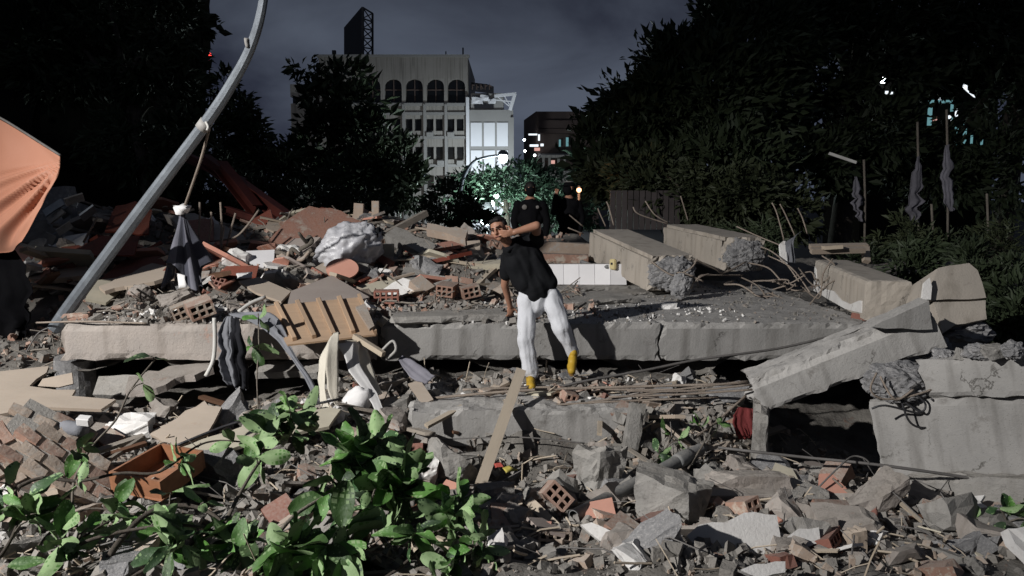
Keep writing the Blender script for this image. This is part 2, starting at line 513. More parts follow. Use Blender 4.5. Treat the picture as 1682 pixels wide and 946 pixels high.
mat('skin', (.34, .175, .115), (.28, .14, .09), bump=.06, rough=.5, spec=.4, rnd=0, scale=8)
mat('hair', (.012, .009, .008), (.006, .005, .005), bump=.6, bscale=70, rough=.6, rnd=0)
mat('shoe_yellow', (.44, .28, .03), (.34, .21, .02), bump=.15, rough=.55, rnd=0)
mat('shoe_sole', (.16, .09, .03), (.1, .06, .02), bump=.15, rough=.7)
mat('eye', (.02, .015, .012), (.02, .015, .012), bump=0, rough=.2, rnd=0)
mat('lip', (.26, .10, .08), (.22, .085, .07), bump=0, rough=.5, rnd=0)
mat('uniform_black', (.006, .006, .007), (.004, .004, .005), bump=.2, rough=.95, rnd=0, spec=.05)
mat('patch_grey', (.22, .21, .2), (.15, .14, .13), bump=.1, rough=.8)
mat('leaf_top', (.08, .19, .038), (.045, .125, .022), bump=.3, bscale=14, rough=.5, spec=.4, rnd=.45, dust=.1, dustc=(.25, .26, .2), c3=(.10, .13, .04), t3=.66, s3=3)
mat('leaf_top_dark', (.03, .07, .024), (.018, .05, .016), bump=.3, bscale=14, rough=.45, spec=.45, rnd=.4, dust=.08, dustc=(.22, .23, .18))
mat('leaf_under', (.23, .33, .16), (.17, .25, .12), bump=.15, bscale=20, rough=.6, rnd=.2)
mat('bark', (.10, .085, .07), (.06, .05, .042), bump=.6, bscale=30, rough=.9, rnd=.2)
mat('bark_grey', (.17, .15, .125), (.11, .095, .08), bump=.6, bscale=30, rough=.9, rnd=.2)
mat('foliage', (.040, .054, .028), (.022, .032, .016), bump=0, rough=.6, rnd=.15, scale=.8)
mat('foliage_olive', (.045, .055, .027), (.028, .036, .018), bump=0, rough=.6, rnd=.15, scale=.8)
mat('foliage_teal', (.05, .09, .058), (.035, .06, .04), bump=0, rough=.55, rnd=.15, scale=.8)
mat('rubble', (.30, .28, .255), (.2, .188, .172), bump=.8, bscale=24, scale=5, c3=(.34, .24, .185), t3=.62, s3=7, rough=.95)
mat('rubble_soil', (.19, .178, .16), (.10, .093, .085), bump=.9, bscale=24, scale=5, c3=(.17, .10, .075), t3=.64, s3=6, rough=.95)
mat('asphalt', (.05, .05, .05), (.035, .035, .036), bump=.4, bscale=8, rough=.9)
mat('far_wall', (.33, .32, .30), (.26, .25, .235), bump=.1, bscale=3, scale=.25, rough=.9, rnd=0, stain=.5, stz=.1, c3=(.26, .25, .24), t3=.64, s3=.6)
mat('far_trim', (.30, .30, .295), (.25, .25, .245), bump=.1, bscale=3, scale=.25, rough=.9, rnd=0)
mat('far_white', (.74, .76, .80), (.68, .70, .74), bump=.05, bscale=3, scale=.3, rough=.6, rnd=0)
mat('far_brown', (.12, .09, .08), (.08, .06, .055), bump=.1, bscale=3, scale=.3, rough=.9, rnd=0)
mat('far_glass', (.006, .007, .009), (.004, .005, .006), bump=0, rough=.25, spec=.4, rnd=0)
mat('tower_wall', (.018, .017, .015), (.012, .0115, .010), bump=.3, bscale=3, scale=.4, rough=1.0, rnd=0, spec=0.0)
mat('board_black', (.012, .013, .017), (.02, .021, .026), bump=0, rough=.7, rnd=0)
emit('lamp_white', (.86, .95, 1.0), 14.0)
emit('lamp_flood', (.80, 1.0, .97), 30.0)
emit('lamp_orange', (1.0, .46, .22), 5.0)
emit('lamp_red', (1.0, .06, .05), 3.0)
emit('lit_white', (.85, .93, 1.0), 1.3)
emit('lit_teal', (.30, .66, .72), .4)
emit('lit_pink', (1.0, .55, .48), .7)

# ------------------------------------------------------------------ ground and the mounds of rubble
def shepard(ctrl):
    def h(x, y):
        sw = sz = 0.0
        for cx, cy, cz in ctrl:
            d = (cx - x) ** 2 + (cy - y) ** 2 + .06
            w = 1 / (d * d)
            sw += w; sz += w * cz
        return sz / sw
    return h
FRONT_Y = 8.0
SLAB_Z = P(841, 531, FRONT_Y).z
SLAB_B = P(841, 592, FRONT_Y).z
low_c = []
for px, Y, py in [(-300, 3.9, 965), (100, 3.9, 985), (500, 3.9, 985), (900, 3.9, 965), (1300, 3.9, 965), (1700, 3.9, 965), (2100, 3.9, 950),
                  (-200, 5.0, 850), (100, 5.0, 880), (450, 5.0, 880), (760, 5.0, 870), (1000, 5.0, 866), (1300, 5.0, 866), (1600, 5.0, 872), (1900, 5.0, 850),
                  (-100, 6.2, 740), (130, 6.2, 752), (350, 6.2, 765), (600, 6.2, 775), (720, 6.3, 800), (850, 6.3, 800), (980, 6.3, 800), (1100, 6.2, 775), (1300, 6.2, 775), (1500, 6.2, 800), (1750, 6.2, 800),
                  (-60, 7.2, 690), (200, 7.2, 705), (420, 7.2, 690), (640, 7.2, 668), (860, 7.2, 655), (1050, 7.2, 662), (1180, 7.2, 680), (1300, 7.0, 800), (1400, 7.0, 815), (1330, 7.5, 815), (1500, 7.2, 815),
                  (100, 7.9, 680), (350, 7.9, 670), (650, 7.9, 622), (860, 7.85, 618), (1000, 7.9, 615), (1150, 7.9, 622), (1300, 7.9, 720), (1500, 7.9, 780),
                  (100, 9.5, 640), (600, 9.5, 600), (1100, 9.5, 600), (1500, 9.5, 640)]:
    p = P(px, py, Y)
    low_c.append((p.x, p.y, p.z))
low_h = shepard(low_c)
def LOW(x, y):
    v = Vector((x, y, 0))
    return low_h(x, y) + .07 * fbm(v * 1.6 + Vector((3, 1, 0)), 4) + .03 * noise.noise(v * 7)
up_c = []
for px, Y, py in [(20, 9, 560), (20, 11, 430), (-100, 13, 370), (100, 11.5, 420), (110, 13, 345), (250, 10.2, 470), (280, 11.5, 425), (250, 13.5, 352),
                  (450, 9.6, 492), (450, 11, 432), (420, 13, 380), (560, 9.6, 492), (560, 11.2, 430), (520, 13.2, 360), (620, 13.8, 356),
                  (680, 10.0, 480), (690, 11.5, 420), (680, 13.5, 374), (770, 10.2, 484), (780, 11.5, 432), (760, 13.4, 392), (830, 12, 440), (860, 13.4, 396), (930, 13.4, 388),
                  (920, 11.0, 512), (1000, 11, 508), (1000, 13, 440), (1100, 11, 500), (1250, 11, 500), (1400, 11, 500), (1200, 13.5, 430), (1400, 13.5, 432), (1650, 10, 520), (1650, 13, 440), (1500, 14, 430)]:
    p = P(px, py, Y); up_c.append((p.x, p.y, p.z))
for x in range(-16, 19, 4):
    up_c.append((x, 17.5, 1.1)); up_c.append((x, 20.5, .0)); up_c.append((x, 23, -.3))
for x in range(-8, 9, 2):
    up_c.append((x * .8, 8.2, 1.15)); 
for px in (300, 480, 640, 760, 900, 1050, 1200, 1350):
    p = PZ(px, 520, SLAB_Z - .06); up_c.append((p.x, 8.9, SLAB_Z - .07))
up_h = shepard(up_c)
def UP(x, y):
    v = Vector((x, y, 0))
    return up_h(x, y) + .09 * fbm(v * 1.4 + Vector((7, 2, 0)), 4) + .035 * noise.noise(v * 6)
SL_X0, SL_X1 = P(95, 530, FRONT_Y).x, P(1425, 530, FRONT_Y).x
def S(x, y):
    if y < FRONT_Y - .02: return LOW(x, y)
    z = UP(x, y)
    if SL_X0 < x < SL_X1 and y < 12.3: z = max(z, SLAB_Z)
    return z

pyobj('ground', [(-400, -60, -.35), (400, -60, -.35), (400, 900, -.35), (-400, 900, -.35)], [(0, 1, 2, 3)], M['asphalt'])
tag(bpy.data.objects['ground'], 'dark street ground far behind the collapsed building', 'ground', kind='structure')
def heightfield(name, x0, x1, y0, y1, res, fn, m):
    nx, ny = int((x1 - x0) / res), int((y1 - y0) / res)
    vs = []
    for j in range(ny + 1):
        y = y0 + (y1 - y0) * j / ny
        for i in range(nx + 1):
            x = x0 + (x1 - x0) * i / nx
            z = fn(x, y) + .022 * noise.noise(Vector((x * 19, y * 19, 3)))
            vs.append((x, y, z))
    fs = [(j * (nx + 1) + i, j * (nx + 1) + i + 1, (j + 1) * (nx + 1) + i + 1, (j + 1) * (nx + 1) + i) for j in range(ny) for i in range(nx)]
    return pyobj(name, vs, fs, m, smooth=True)
o = heightfield('rubble_mound', -7.6, 9.0, 3.0, 9.9, .055, LOW, M['rubble_soil'])
tag(o, 'crushed mortar and soil filling the gaps below the slabs', 'rubble', kind='stuff')
o = heightfield('rubble_heap', -14, 15, 8.15, 22, .09, UP, M['rubble_soil'])
tag(o, 'dusty heap of crushed debris piled on and behind the fallen slab', 'rubble', kind='stuff')

# ------------------------------------------------------------------ fallen slabs, beams, columns
def rebar(pts, r, parent, name='reinforcing_bar', m='rebar', n=5):
    return tube_obj(name, [P(*p) if len(p) == 3 else p for p in pts], r, M[m], parent, 5, n)

# main floor slab, broken in two along a crack
zc, hh = (SLAB_Z + SLAB_B) / 2, SLAB_Z - SLAB_B
xa, xb, xc = P(622, 530, FRONT_Y).x, P(1086, 530, FRONT_Y).x, P(1440, 530, FRONT_Y).x
root = empty('floor_slab', ((xa + xc) / 2, FRONT_Y, SLAB_B))
tag(root, 'long grey concrete floor slab behind the man in white trousers, cracked across its front', 'slab')
def crack_fix(bm, L, side, seed):
    for v in bm.verts:
        if side * v.co.x > L / 2 - .03:
            v.co.x += .05 * fbm(Vector((seed, v.co.y * 3.0, v.co.z * 4.5)), 3) + .02 * noise.noise(Vector((seed, v.co.y * 11, v.co.z * 14))) - side * .006
for k, (x0, x1) in enumerate(((xa, xb), (xb, xc))):
    L = x1 - x0
    bm = rough_box(L, 4.3, hh, .06, 5 + k, .034, .01, .10 if k == 0 else 0, .08 if k else 0, .012)
    crack_fix(bm, L, 1 if k == 0 else -1, 2.2)
    o = mobj('slab_piece', bm, M['concrete_smooth'])
    o.parent = root
    o.location = (( x0 + x1) / 2 - root.location.x, 2.15, hh / 2)
xl0 = P(95, 530, FRONT_Y).x
xl1 = xa - .015
L = xl1 - xl0
bm = rough_box(L, 4.0, hh * .98, .075, 11, .03, .01, .06, .05, .012)
o = mobj('floor_slab', bm, M['concrete_warm'])
o.location = ((xl0 + xl1) / 2, FRONT_Y + 2.0, zc - .005)
tag(o, 'pinkish grey concrete slab edge heaped with rubble beside the bent metal pole', 'slab')
# round column stub under the slab's free end
bm = bmesh.new()
bmesh.ops.create_cone(bm, cap_ends=True, segments=20, radius1=.2, radius2=.2, depth=.52)
bmesh.ops.subdivide_edges(bm, edges=[e for e in bm.edges if abs(e.verts[0].co.z - e.verts[1].co.z) > .1], cuts=6)
for v in bm.verts: v.co *= 1 + .1 * fbm(v.co * 5, 3)
o = mobj('column_stub', bm, M['concrete_core']); o.location = P(125, 622, 8.35); o.rotation_euler = (.15, .1, 0)
tag(o, 'rounded grey column stub crushed under the end of the pinkish slab', 'column')

# sloping broken beam leaning on the slab
pa, pb = P(1232, 644, 7.0), P(1530, 524, 6.75)
root = empty('beam', (pa + pb) / 2)
tag(root, 'broken concrete beam sloping up across the dark cavity, torn at its lower end', 'beam')
L = axis(pa, pb)
bm = rough_box(L, .5, .30, .04, 21, .035, .012, .16, .05, .02)
sd = Vector((3, 3, 3))
for v in bm.verts:                                   # deeper towards the upper end
    t = v.co.x / L + .5
    if v.co.z < 0: v.co.z -= .05 * t
    if v.co.z > .1 and v.co.y < 0: v.co.y += .06 + .05 * fbm(v.co * 5 + sd, 3)
o = mobj('beam_body', bm, M['concrete_smooth'], root)
o.matrix_basis = Matrix.Translation(-root.location) @ frame(pa, pb)
p0, p1 = P(1425, 560, 6.6), P(1532, 506, 6.62)
o = board_obj('spalled_cover', jag([(1432, 537, 6.50), (1526, 494, 6.46), (1532, 541, 6.46), (1480, 539, 6.48)], 2, 18, 3), .2, M['concrete_smooth'], root)
o.matrix_basis = Matrix.Translation(-root.location)
for k, (s, e) in enumerate((((1232, 632, 7.0), (1030, 642, 7.1)), ((1236, 640, 6.95), (1000, 652, 7.05)), ((1228, 626, 7.05), (960, 662, 7.1)))):
    s, e = P(*s), P(*e)
    mid = (s + e) / 2 + Vector((0, 0, -.03 + .02 * k))
    o = tube_obj('reinforcing_bar', [s, mid, e], .011, M['rebar'], root, 5, 5)
    o.matrix_basis = Matrix.Translation(-root.location)
# added wall stub that keeps light out of the cavity below the sloping beam
w0_, w1_ = P(1247, 738, 6.3), P(1252, 690, 7.75)
w1_.z = w0_.z
o = mobj('added_shade_wall', rough_box(axis(w0_, w1_), .12, .56, .06, 29, .03, .02, .06, .02, .05), M['concrete'])
o.matrix_basis = frame(w0_, w1_)
tag(o, 'added wall stub, end-on, shading the cavity under the torn end of the sloping beam', 'wall')
# heavy blocks at the far side
def block(name, L, W, H, loc, rot, seed, m='concrete_smooth', label=None, cat='block', **k):
    o = mobj(name, rough_box(L, W, H, k.pop('res', .05), seed, k.pop('chip', .025), k.pop('face', .008), k.pop('end0', 0), k.pop('end1', 0), k.pop('top', 0)), M[m])
    o.location = loc; o.rotation_euler = rot
    if label: tag(o, label, cat)
    return o
f0, f1 = P(1522, 620, 6.0), P(1760, 612, 5.25)
root = empty('beam', f0); tag(root, 'short concrete beam with torn wire-bound end resting on the big grey block', 'beam')
o = mobj('beam_body', rough_box(axis(f0, f1) + .3, .55, .30, .045, 41, .02, .008, .05, 0, .02), M['concrete_smooth'], root)
o.matrix_basis = Matrix.Translation(-root.location) @ frame(f0, f1) @ Matrix.Translation((.12, .2, .0))
bm = lump_bm(77, (.62, .5, .36), .2, 5)
o = mobj('torn_core', bm, M['concrete_core'], root)
o.location = P(1482, 630, 6.18) - root.location
o.rotation_euler = (.1, .1, .2)
for k, path in enumerate(([(1440, 612, 5.95), (1430, 640, 5.9), (1450, 655, 5.9), (1490, 652, 5.9), (1530, 640, 5.9)],
                          [(1446, 618, 5.93), (1462, 648, 5.88), (1476, 656, 5.88), (1500, 640, 5.9)],
                          [(1480, 655, 5.92), (1492, 690, 5.9), (1512, 702, 5.92), (1545, 698, 5.95), (1590, 674, 6.0)],
                          [(1482, 658, 5.92), (1512, 676, 5.88), (1520, 664, 5.88), (1505, 648, 5.9)],
                          [(1540, 697, 5.94), (1544, 672, 5.92), (1530, 655, 5.9)],
                          [(1432, 671, 5.92), (1455, 666, 5.9), (1505, 678, 5.92), (1522, 676, 5.95)])):
    o = rebar(path, .009, root, 'wire_stirrup', 'steel_dark' if k > 1 else 'rebar', 6)
    o.matrix_basis = Matrix.Translation(-root.location)
g0, g1 = P(1434, 722, 6.2), P(1790, 722, 5.2)
L = axis(g0, g1)
o = mobj('concrete_block', rough_box(L, .9, SZ(128, 6.12) + .02, .06, 43, .018, .006, .02, 0, .02), M['concrete_smooth'])
o.matrix_basis = frame(g0, g1) @ Matrix.Translation((0, .45, 0))
tag(o, 'big grey concrete block with smooth face under the wire-bound beam', 'block')
g0, g1 = P(1482, 806, 5.95), P(1790, 812, 5.05)
o = mobj('concrete_footing', rough_box(axis(g0, g1), .9, SZ(52, 5.95), .05, 44, .04, .015, .1, 0, .03), M['concrete'])
o.matrix_basis = frame(g0, g1) @ Matrix.Translation((0, .42, 0))
tag(o, 'rough concrete ledge running along the foot of the big grey block', 'footing')

# fallen columns with chamfered edges on top of the slab
def column(p0, p1, w, h, seed, label, m='concrete_column', end0=.05, end1=.06, roll=0.0, chamfer=.05, core_end=1, res=.05, name='fallen_column'):
    root = empty(name, (Vector(p0) + Vector(p1)) / 2)
    tag(root, label, 'column', 'fallen columns')
    L = axis(p0, p1)
    bm = rough_box(L, w, h, res, seed, .012, .005, end0, end1, 0, chamfer)
    o = mobj('shaft', bm, M[m], root)
    fm = Matrix.Translation(-root.location) @ frame(p0, p1) @ Matrix.Rotation(roll, 4, 'X')
    o.matrix_basis = fm
    if core_end:
        bm = lump_bm(seed + 5, (.40, w * .98, h * 1.0), .2, 5)
        o = mobj('broken_core', bm, M['concrete_core'], root)
        o.matrix_basis = fm @ Matrix.Translation((core_end * (L / 2 - .02), 0, -.01))
    return root, fm, L
# A: near end turned to the viewer
A0, A1 = P(1000, 400, 12.6), P(1104, 449, 10.3)
rA, fA, LA = column(A0, A1, .68, .48, 51, 'fallen square concrete column with a small yellow box fixed to its side')
B0, B1 = P(1118, 392, 13.4), P(1222, 418, 11.2)
rB, fB, LB = column(B0, B1, .66, .50, 53, 'fallen square concrete column ending in a dark torn stump with bent bars')
bm = bmesh.new()
bm_box(bm, (0, 0, 0), (.11, .05, .15)); bmesh.ops.bevel(bm, geom=bm.edges[:], offset=.012, segments=2, affect='EDGES')
o = mobj('switch_box', bm, mat('box_yellow', (.52, .44, .24), (.45, .38, .2), rough=.5, bump=.03), rA); o.location = P(1007, 434, 11.15) - rA.location
o.rotation_euler = (0, 0, -.85)
bm = bmesh.new(); bm_box(bm, (0, 0, 0), (.03, .02, .03))
core2 = mobj('broken_core', lump_bm(58, (.3, .62, .42), .2, 4), M['concrete_core'], rA); core2.matrix_basis = fA @ Matrix.Translation((-LA / 2 + .03, 0, .03))
o2 = mobj('socket', bm, M['board_black'], o); o2.location = (0, -.028, .01)
o2 = tube_obj('conduit', [P(955, 430, 11.6) - rA.location, P(975, 437, 11.4) - rA.location, P(1000, 438, 11.2) - rA.location], .035, M['pipe_grey'], rA, 7, 4)
for k, pth in enumerate(([(958, 372, 12.6), (935, 353, 12.5)], [(958, 384, 12.5), (933, 374, 12.4)], [(995, 372, 12.7), (985, 350, 12.7), (982, 342, 12.7)], [(1008, 370, 12.8), (1000, 340, 12.8), (996, 331, 12.8)])):
    o = rebar(pth, .012, rA); o.matrix_basis = Matrix.Translation(-rA.location)
for k, pth in enumerate((
        [(1085, 452, 10.2), (1120, 448, 10.1), (1155, 462, 10.1)], [(1070, 430, 10.2), (1105, 452, 10.0), (1135, 440, 9.9), (1145, 425, 9.9)],
        [(1108, 466, 10.0), (1130, 470, 9.9), (1150, 455, 9.9), (1165, 450, 10)])):
    o = rebar(pth, .012, rA); o.matrix_basis = Matrix.Translation(-rA.location)
for k, pth in enumerate((
        [(1225, 430, 11.0), (1190, 448, 10.6), (1175, 442, 10.4), (1142, 426, 10.2)], [(1230, 432, 11), (1262, 440, 10.6), (1285, 462, 10.4), (1310, 470, 10.3)],
        [(1220, 452, 10.9), (1180, 452, 10.5), (1150, 453, 10.3), (1146, 470, 10.2)], [(1216, 455, 10.9), (1245, 470, 10.4), (1268, 500, 9.9), (1290, 508, 9.8)],
        [(1205, 462, 10.8), (1190, 467, 10.2), (1215, 468, 10), (1238, 482, 9.8)], [(1236, 462, 10.9), (1270, 462, 10.5), (1300, 476, 10.3), (1330, 478, 10.2)],
        [(1130, 362, 13.5), (1122, 335, 13.5), (1118, 322, 13.5)], [(1098, 366, 13.4), (1075, 352, 13.3), (1060, 330, 13.3)], [(1098, 368, 13.3), (1050, 352, 13.2), (1040, 340, 13.2)])):
    o = rebar(pth, .012, rB); o.matrix_basis = Matrix.Translation(-rB.location)
for k in range(7):                                     # bar tangle between the columns
    rnd = random.Random(60 + k)
    x, y = 1250 + rnd.uniform(-20, 60), 470 + rnd.uniform(-25, 30)
    pth = [(x, y, 10.4)]
    for j in range(4):
        x += rnd.uniform(-10, 28); y += rnd.uniform(-16, 16)
        pth.append((x, y, 10.3 - j * .1))
    o = rebar(pth, .010, rB, n=4); o.matrix_basis = Matrix.Translation(-rB.location)
C0, C1 = P(1366, 452, 10.4), P(1460, 494, 8.05)
rC, fC, LC = column(C0, C1, .46, .42, 55, 'fallen concrete column with white plaster torn along its side', core_end=0, chamfer=.01, end0=.04, end1=.015)
side = -.46 / 2 - .012
o = mobj('plaster_patch', board_bm([fC @ Vector(v) + rC.location for v in ((LC * -.47, side, .12), (LC * -.44, side, .1), (LC * -.40, side, -.06), (LC * -.2, side, -.10), (LC * -.03, side, -.07), (LC * .12, side, -.13), (LC * .28, side, -.12), (LC * .42, side, -.03), (LC * .455, side, -.02), (LC * .46, side, -.15), (LC * .2, side, -.205), (LC * -.47, side, -.205))], .02), M['plaster_white'], rC)
o.matrix_basis = Matrix.Translation(-rC.location)
for k, pth in enumerate((
        [(1316, 470, 10.3), (1345, 490, 9.6), (1352, 450, 9.6), (1368, 425, 9.7)], [(1312, 440, 10.4), (1340, 470, 9.7), (1372, 440, 9.6), (1350, 420, 9.8)],
        [(1330, 500, 9.4), (1356, 470, 9.4), (1382, 455, 9.3)], [(1262, 420, 10.8), (1300, 440, 10.4), (1330, 480, 9.9)],
        [(1288, 395, 11), (1276, 350, 11), (1268, 333, 11)], [(1306, 388, 11), (1290, 352, 11), (1281, 335, 11)], [(1326, 384, 11), (1318, 358, 11), (1310, 342, 11)],
        [(1210, 372, 11.4), (1250, 390, 11.2), (1300, 410, 11)], [(1226, 400, 11.4), (1262, 410, 11), (1290, 432, 10.6), (1312, 462, 10.3)])):
    o = rebar(pth, .010, rC); o.matrix_basis = Matrix.Translation(-rC.location)
# D: short tilted stub
rD = empty('column_stub', P(1570, 500, 7.6))
tag(rD, 'short tilted concrete column stub standing above the sloping beam end', 'column')
for nm, pl, th, sd_ in (('shaft', [(1526, 494, 7.42), (1530, 470, 7.48), (1541, 440, 7.56), (1592, 432, 7.58), (1606, 444, 7.56), (1614, 466, 7.5), (1620, 489, 7.42)], .5, 4),
                        ('lower_block', [(1534, 496, 7.40), (1619, 493, 7.40), (1621, 524, 7.32), (1600, 528, 7.3), (1570, 533, 7.3), (1548, 548, 7.28), (1541, 520, 7.34)], .45, 5)):
    o = board_obj(nm, jag(pl, 1.2, 14, sd_), th, M['concrete_column'], rD); o.matrix_basis = Matrix.Translation(-rD.location)
o = mobj('torn_underside', lump_bm(91, (.55, .4, .22), .3, 4), M['concrete_core'], rD); o.location = P(1585, 545, 7.5) - rD.location
o = board_obj('plaster_patch', [(1514, 492, 7.36), (1518, 464, 7.42), (1527, 456, 7.44), (1531, 470, 7.4), (1529, 492, 7.36)], .03, M['plaster_white'], rD); o.matrix_basis = Matrix.Translation(-rD.location)

# lower cross beam below the man
h0, h1 = P(668, 706, 6.75), P(1052, 700, 6.85)
bm = rough_box(axis(h0, h1), .62, SZ(62, 6.8), .05, 61, .03, .01, .1, .02, .03)
for v in bm.verts:
    if v.co.z < 0: v.co.z -= .05 * (v.co.x / 2.0)
o = mobj('beam', bm, M['concrete_smooth'])
o.matrix_basis = frame(h0, h1) @ Matrix.Translation((0, .31, 0))
tag(o, 'low concrete beam lying below the man, crossed by a leaning pale plank', 'beam')
o = mobj('concrete_post', rough_box(.52, .13, .14, .03, 63, .02, .006, .03, .03), M['concrete'])
o.matrix_basis = frame(P(1034, 745, 6.55), P(1046, 668, 6.62), (0, -1, 0))
tag(o, 'short upright concrete post at the end of the low beam', 'post')

# white tiled wall fragment
root = empty('tiled_wall_fragment', P(965, 450, 11.4)); tag(root, 'low white tiled wall fragment between the man and the column with a yellow box', 'wall')
w0 = P(902, 450, 11.5); w1 = P(1030, 450, 11.2)
n = 5
for i in range(n):
    a = w0.lerp(w1, i / n + .002); b = w0.lerp(w1, (i + 1) / n - .002)
    o = bar_obj('tile', a, b, .02, .30, M['tile_white'], root); o.matrix_basis = Matrix.Translation(-root.location) @ o.matrix_basis @ Matrix.Translation((0, -.06, 0))
o = bar_obj('wall_core', w0, w1, .09, .31, M['concrete'], root); o.matrix_basis = Matrix.Translation(-root.location) @ o.matrix_basis
# brown fallen lintel behind
o = block('lintel', 1.3, .3, .28, P(925, 412, 12.7), (0, .05, .1), 71, 'clay_pale', 'brownish broken lintel lying behind the white tiled wall fragment', 'lintel')
o = block('lintel', 1.0, .3, .16, P(915, 425, 12.3), (0, .02, -.05), 72, 'clay', 'thin reddish broken lintel just above the white tiled wall fragment', 'lintel')
# thin screed layers on the slab
for k, (a, b, c, d, t) in enumerate(((900, 476, 1075, 470, .05), (880, 502, 1060, 489, .06), (640, 524, 842, 517, .07), (880, 492, 1150, 476, .035))):
    p0, p1 = PZ(a, b, SLAB_Z + t), PZ(c, d, SLAB_Z + t)
    o = mobj('screed_layer', rough_box(axis(p0, p1), .5, t, .06, 80 + k, .03, .01, .12, .12), M['concrete'])
    p0.z = p1.z = SLAB_Z + t / 2 + .003
    o.matrix_basis = frame(p0, p1) @ Matrix.Translation((0, .25, 0))
    tag(o, ('thin screed layer on the slab just below the white tiled wall fragment', 'wide screed layer on the slab beside the hip of the man', 'broken screed strip on the slab under the hand of the man', 'thin screed sheet on the slab before the column with a yellow box')[k], 'screed')

# ------------------------------------------------------------------ far buildings
def wall_holes(x0, x1, z0, z1, holes, t):
    """Vertices and faces of a wall in the x-z plane with rectangular openings and reveals of depth t (towards +y)."""
    xs = sorted({x0, x1, *[h[0] for h in holes], *[h[1] for h in holes]})
    zs = sorted({z0, z1, *[h[2] for h in holes], *[h[3] for h in holes]})
    V, F, idx = [], [], {}
    def v(i, k, d):
        key = (i, k, d)
        if key not in idx:
            idx[key] = len(V); V.append((xs[i], d, zs[k]))
        return idx[key]
    def hole(i, k):
        if i < 0 or k < 0 or i >= len(xs) - 1 or k >= len(zs) - 1: return True
        cx, cz = (xs[i] + xs[i + 1]) / 2, (zs[k] + zs[k + 1]) / 2
        return any(h[0] < cx < h[1] and h[2] < cz < h[3] for h in holes)
    for i in range(len(xs) - 1):
        for k in range(len(zs) - 1):
            if hole(i, k): continue
            F.append((v(i, k, 0), v(i + 1, k, 0), v(i + 1, k + 1, 0), v(i, k + 1, 0)))
            for (di, dk, e) in ((-1, 0, ((i, k), (i, k + 1))), (1, 0, ((i + 1, k + 1), (i + 1, k))), (0, -1, ((i + 1, k), (i, k))), (0, 1, ((i, k + 1), (i + 1, k + 1)))):
                if hole(i + di, k + dk):
                    a, b = e
                    F.append((v(*a, 0), v(*b, 0), v(*b, t), v(*a, t)))
    return V, F

YB = 87.0
def bx(px): return P(px, 200, YB).x
def bz(py): return P(770, py, YB).z
root = empty('office_building', ((bx(528) + bx(769)) / 2, YB, -.35))
tag(root, 'pale concrete office building with a row of arched openings under the roof', 'building')
ox, oy, oz = root.location
X0, X1, Z1 = bx(526) - ox, bx(769.5) - ox, bz(94) - oz
holes, arches, wins = [], [], []
for i in range(7):
    a, b = bx(736 - i * 34.6) - ox, bx(764.5 - i * 34.6) - ox
    holes.append((a, b, bz(168) - oz, bz(129) - oz)); arches.append(holes[-1])
for r, (t, b_) in enumerate(((195, 215), (241, 262), (288, 309))):
    for i in range(6):
        for (u, w) in ((735, 746.5), (750, 761.5)):
            holes.append((bx(u - i * 34.6) - ox, bx(w - i * 34.6) - ox, bz(b_) - oz, bz(t) - oz)); wins.append(holes[-1])
V, F = wall_holes(X0, X1, 0, Z1, holes, .7)
D = 16.0
nb = len(V)
V += [(X0, 0, 0), (X0, D, 0), (X0, D, Z1), (X0, 0, Z1), (X1, 0, 0), (X1, D, 0), (X1, D, Z1), (X1, 0, Z1)]
F += [(nb, nb + 3, nb + 2, nb + 1), (nb + 4, nb + 5, nb + 6, nb + 7), (nb + 3, nb + 7, nb + 6, nb + 2)]
pyobj('facade', V, F, M['far_wall'], root)
arch_windows = []
for h in arches:                                     # arch heads fill the upper corners of each opening
    cx, rx, rz = (h[0] + h[1]) / 2, (h[1] - h[0]) / 2, 1.0
    zt = h[3]; vs, fs = [], []
    N = 12
    for k in range(N + 1):
        a = math.pi * k / N
        x = cx - rx * math.cos(a); z = zt - rz + rz * math.sin(a) ** .75 * .98
        vs += [(x, .003, z), (x, .003, zt), (x, .6, z)]
    for k in range(N):
        i = 3 * k
        fs += [(i, i + 3, i + 4, i + 1), (i, i + 2, i + 5, i + 3)]
    pyobj('arch_head', vs, fs, M['far_wall'], root)
    w = pyobj('window', [(h[0], .68, h[2]), (h[1], .68, h[2]), (h[1], .68, h[3]), (h[0], .68, h[3])], [(0, 1, 2, 3)], M['far_glass'], root)
    arch_windows.append(w)
for h in wins:
    w = pyobj('window', [(h[0], .5, h[2]), (h[1], .5, h[2]), (h[1], .5, h[3]), (h[0], .5, h[3])], [(0, 1, 2, 3)], M['far_glass'], root)
for i in range(8):
    x = bx(767.5 - i * 34.6) - ox
    box_obj('pier', (x, -.22, (bz(172) - oz) / 2), (.30, .42, bz(172) - oz), M['far_trim'], root)
for py in (172, 187, 226, 272):
    box_obj('ledge', ((X0 + X1) / 2, -.15, bz(py) - oz), (X1 - X0, .28, .3), M['far_trim'], root)
box_obj('roof_coping', ((X0 + X1) / 2, .1, Z1 + .12), (X1 - X0 + .3, .9, .24), M['far_trim'], root)
for i, (px, py) in enumerate(((707, 222), (741, 222), (724, 268), (672, 221), (756, 268), (690, 268))):
    a = box_obj('air_conditioner', (bx(px) - ox, -.45, bz(py) - oz), (.75, .5, .5), M['far_trim'], root)
for h, w in zip(arches, arch_windows):
    box_obj('mullion', ((h[0] + h[1]) / 2, .6, (h[2] + h[3]) / 2), (.1, .1, h[3] - h[2]), M['far_brown'], w)
    box_obj('transom', ((h[0] + h[1]) / 2, .6, h[2] + (h[3] - h[2]) * .55), (h[1] - h[0], .08, .1), M['far_brown'], w)
box_obj('mast', (bx(731) - ox, 2, Z1 + .5), (.12, .12, 1.0), M['steel_dark'], root)
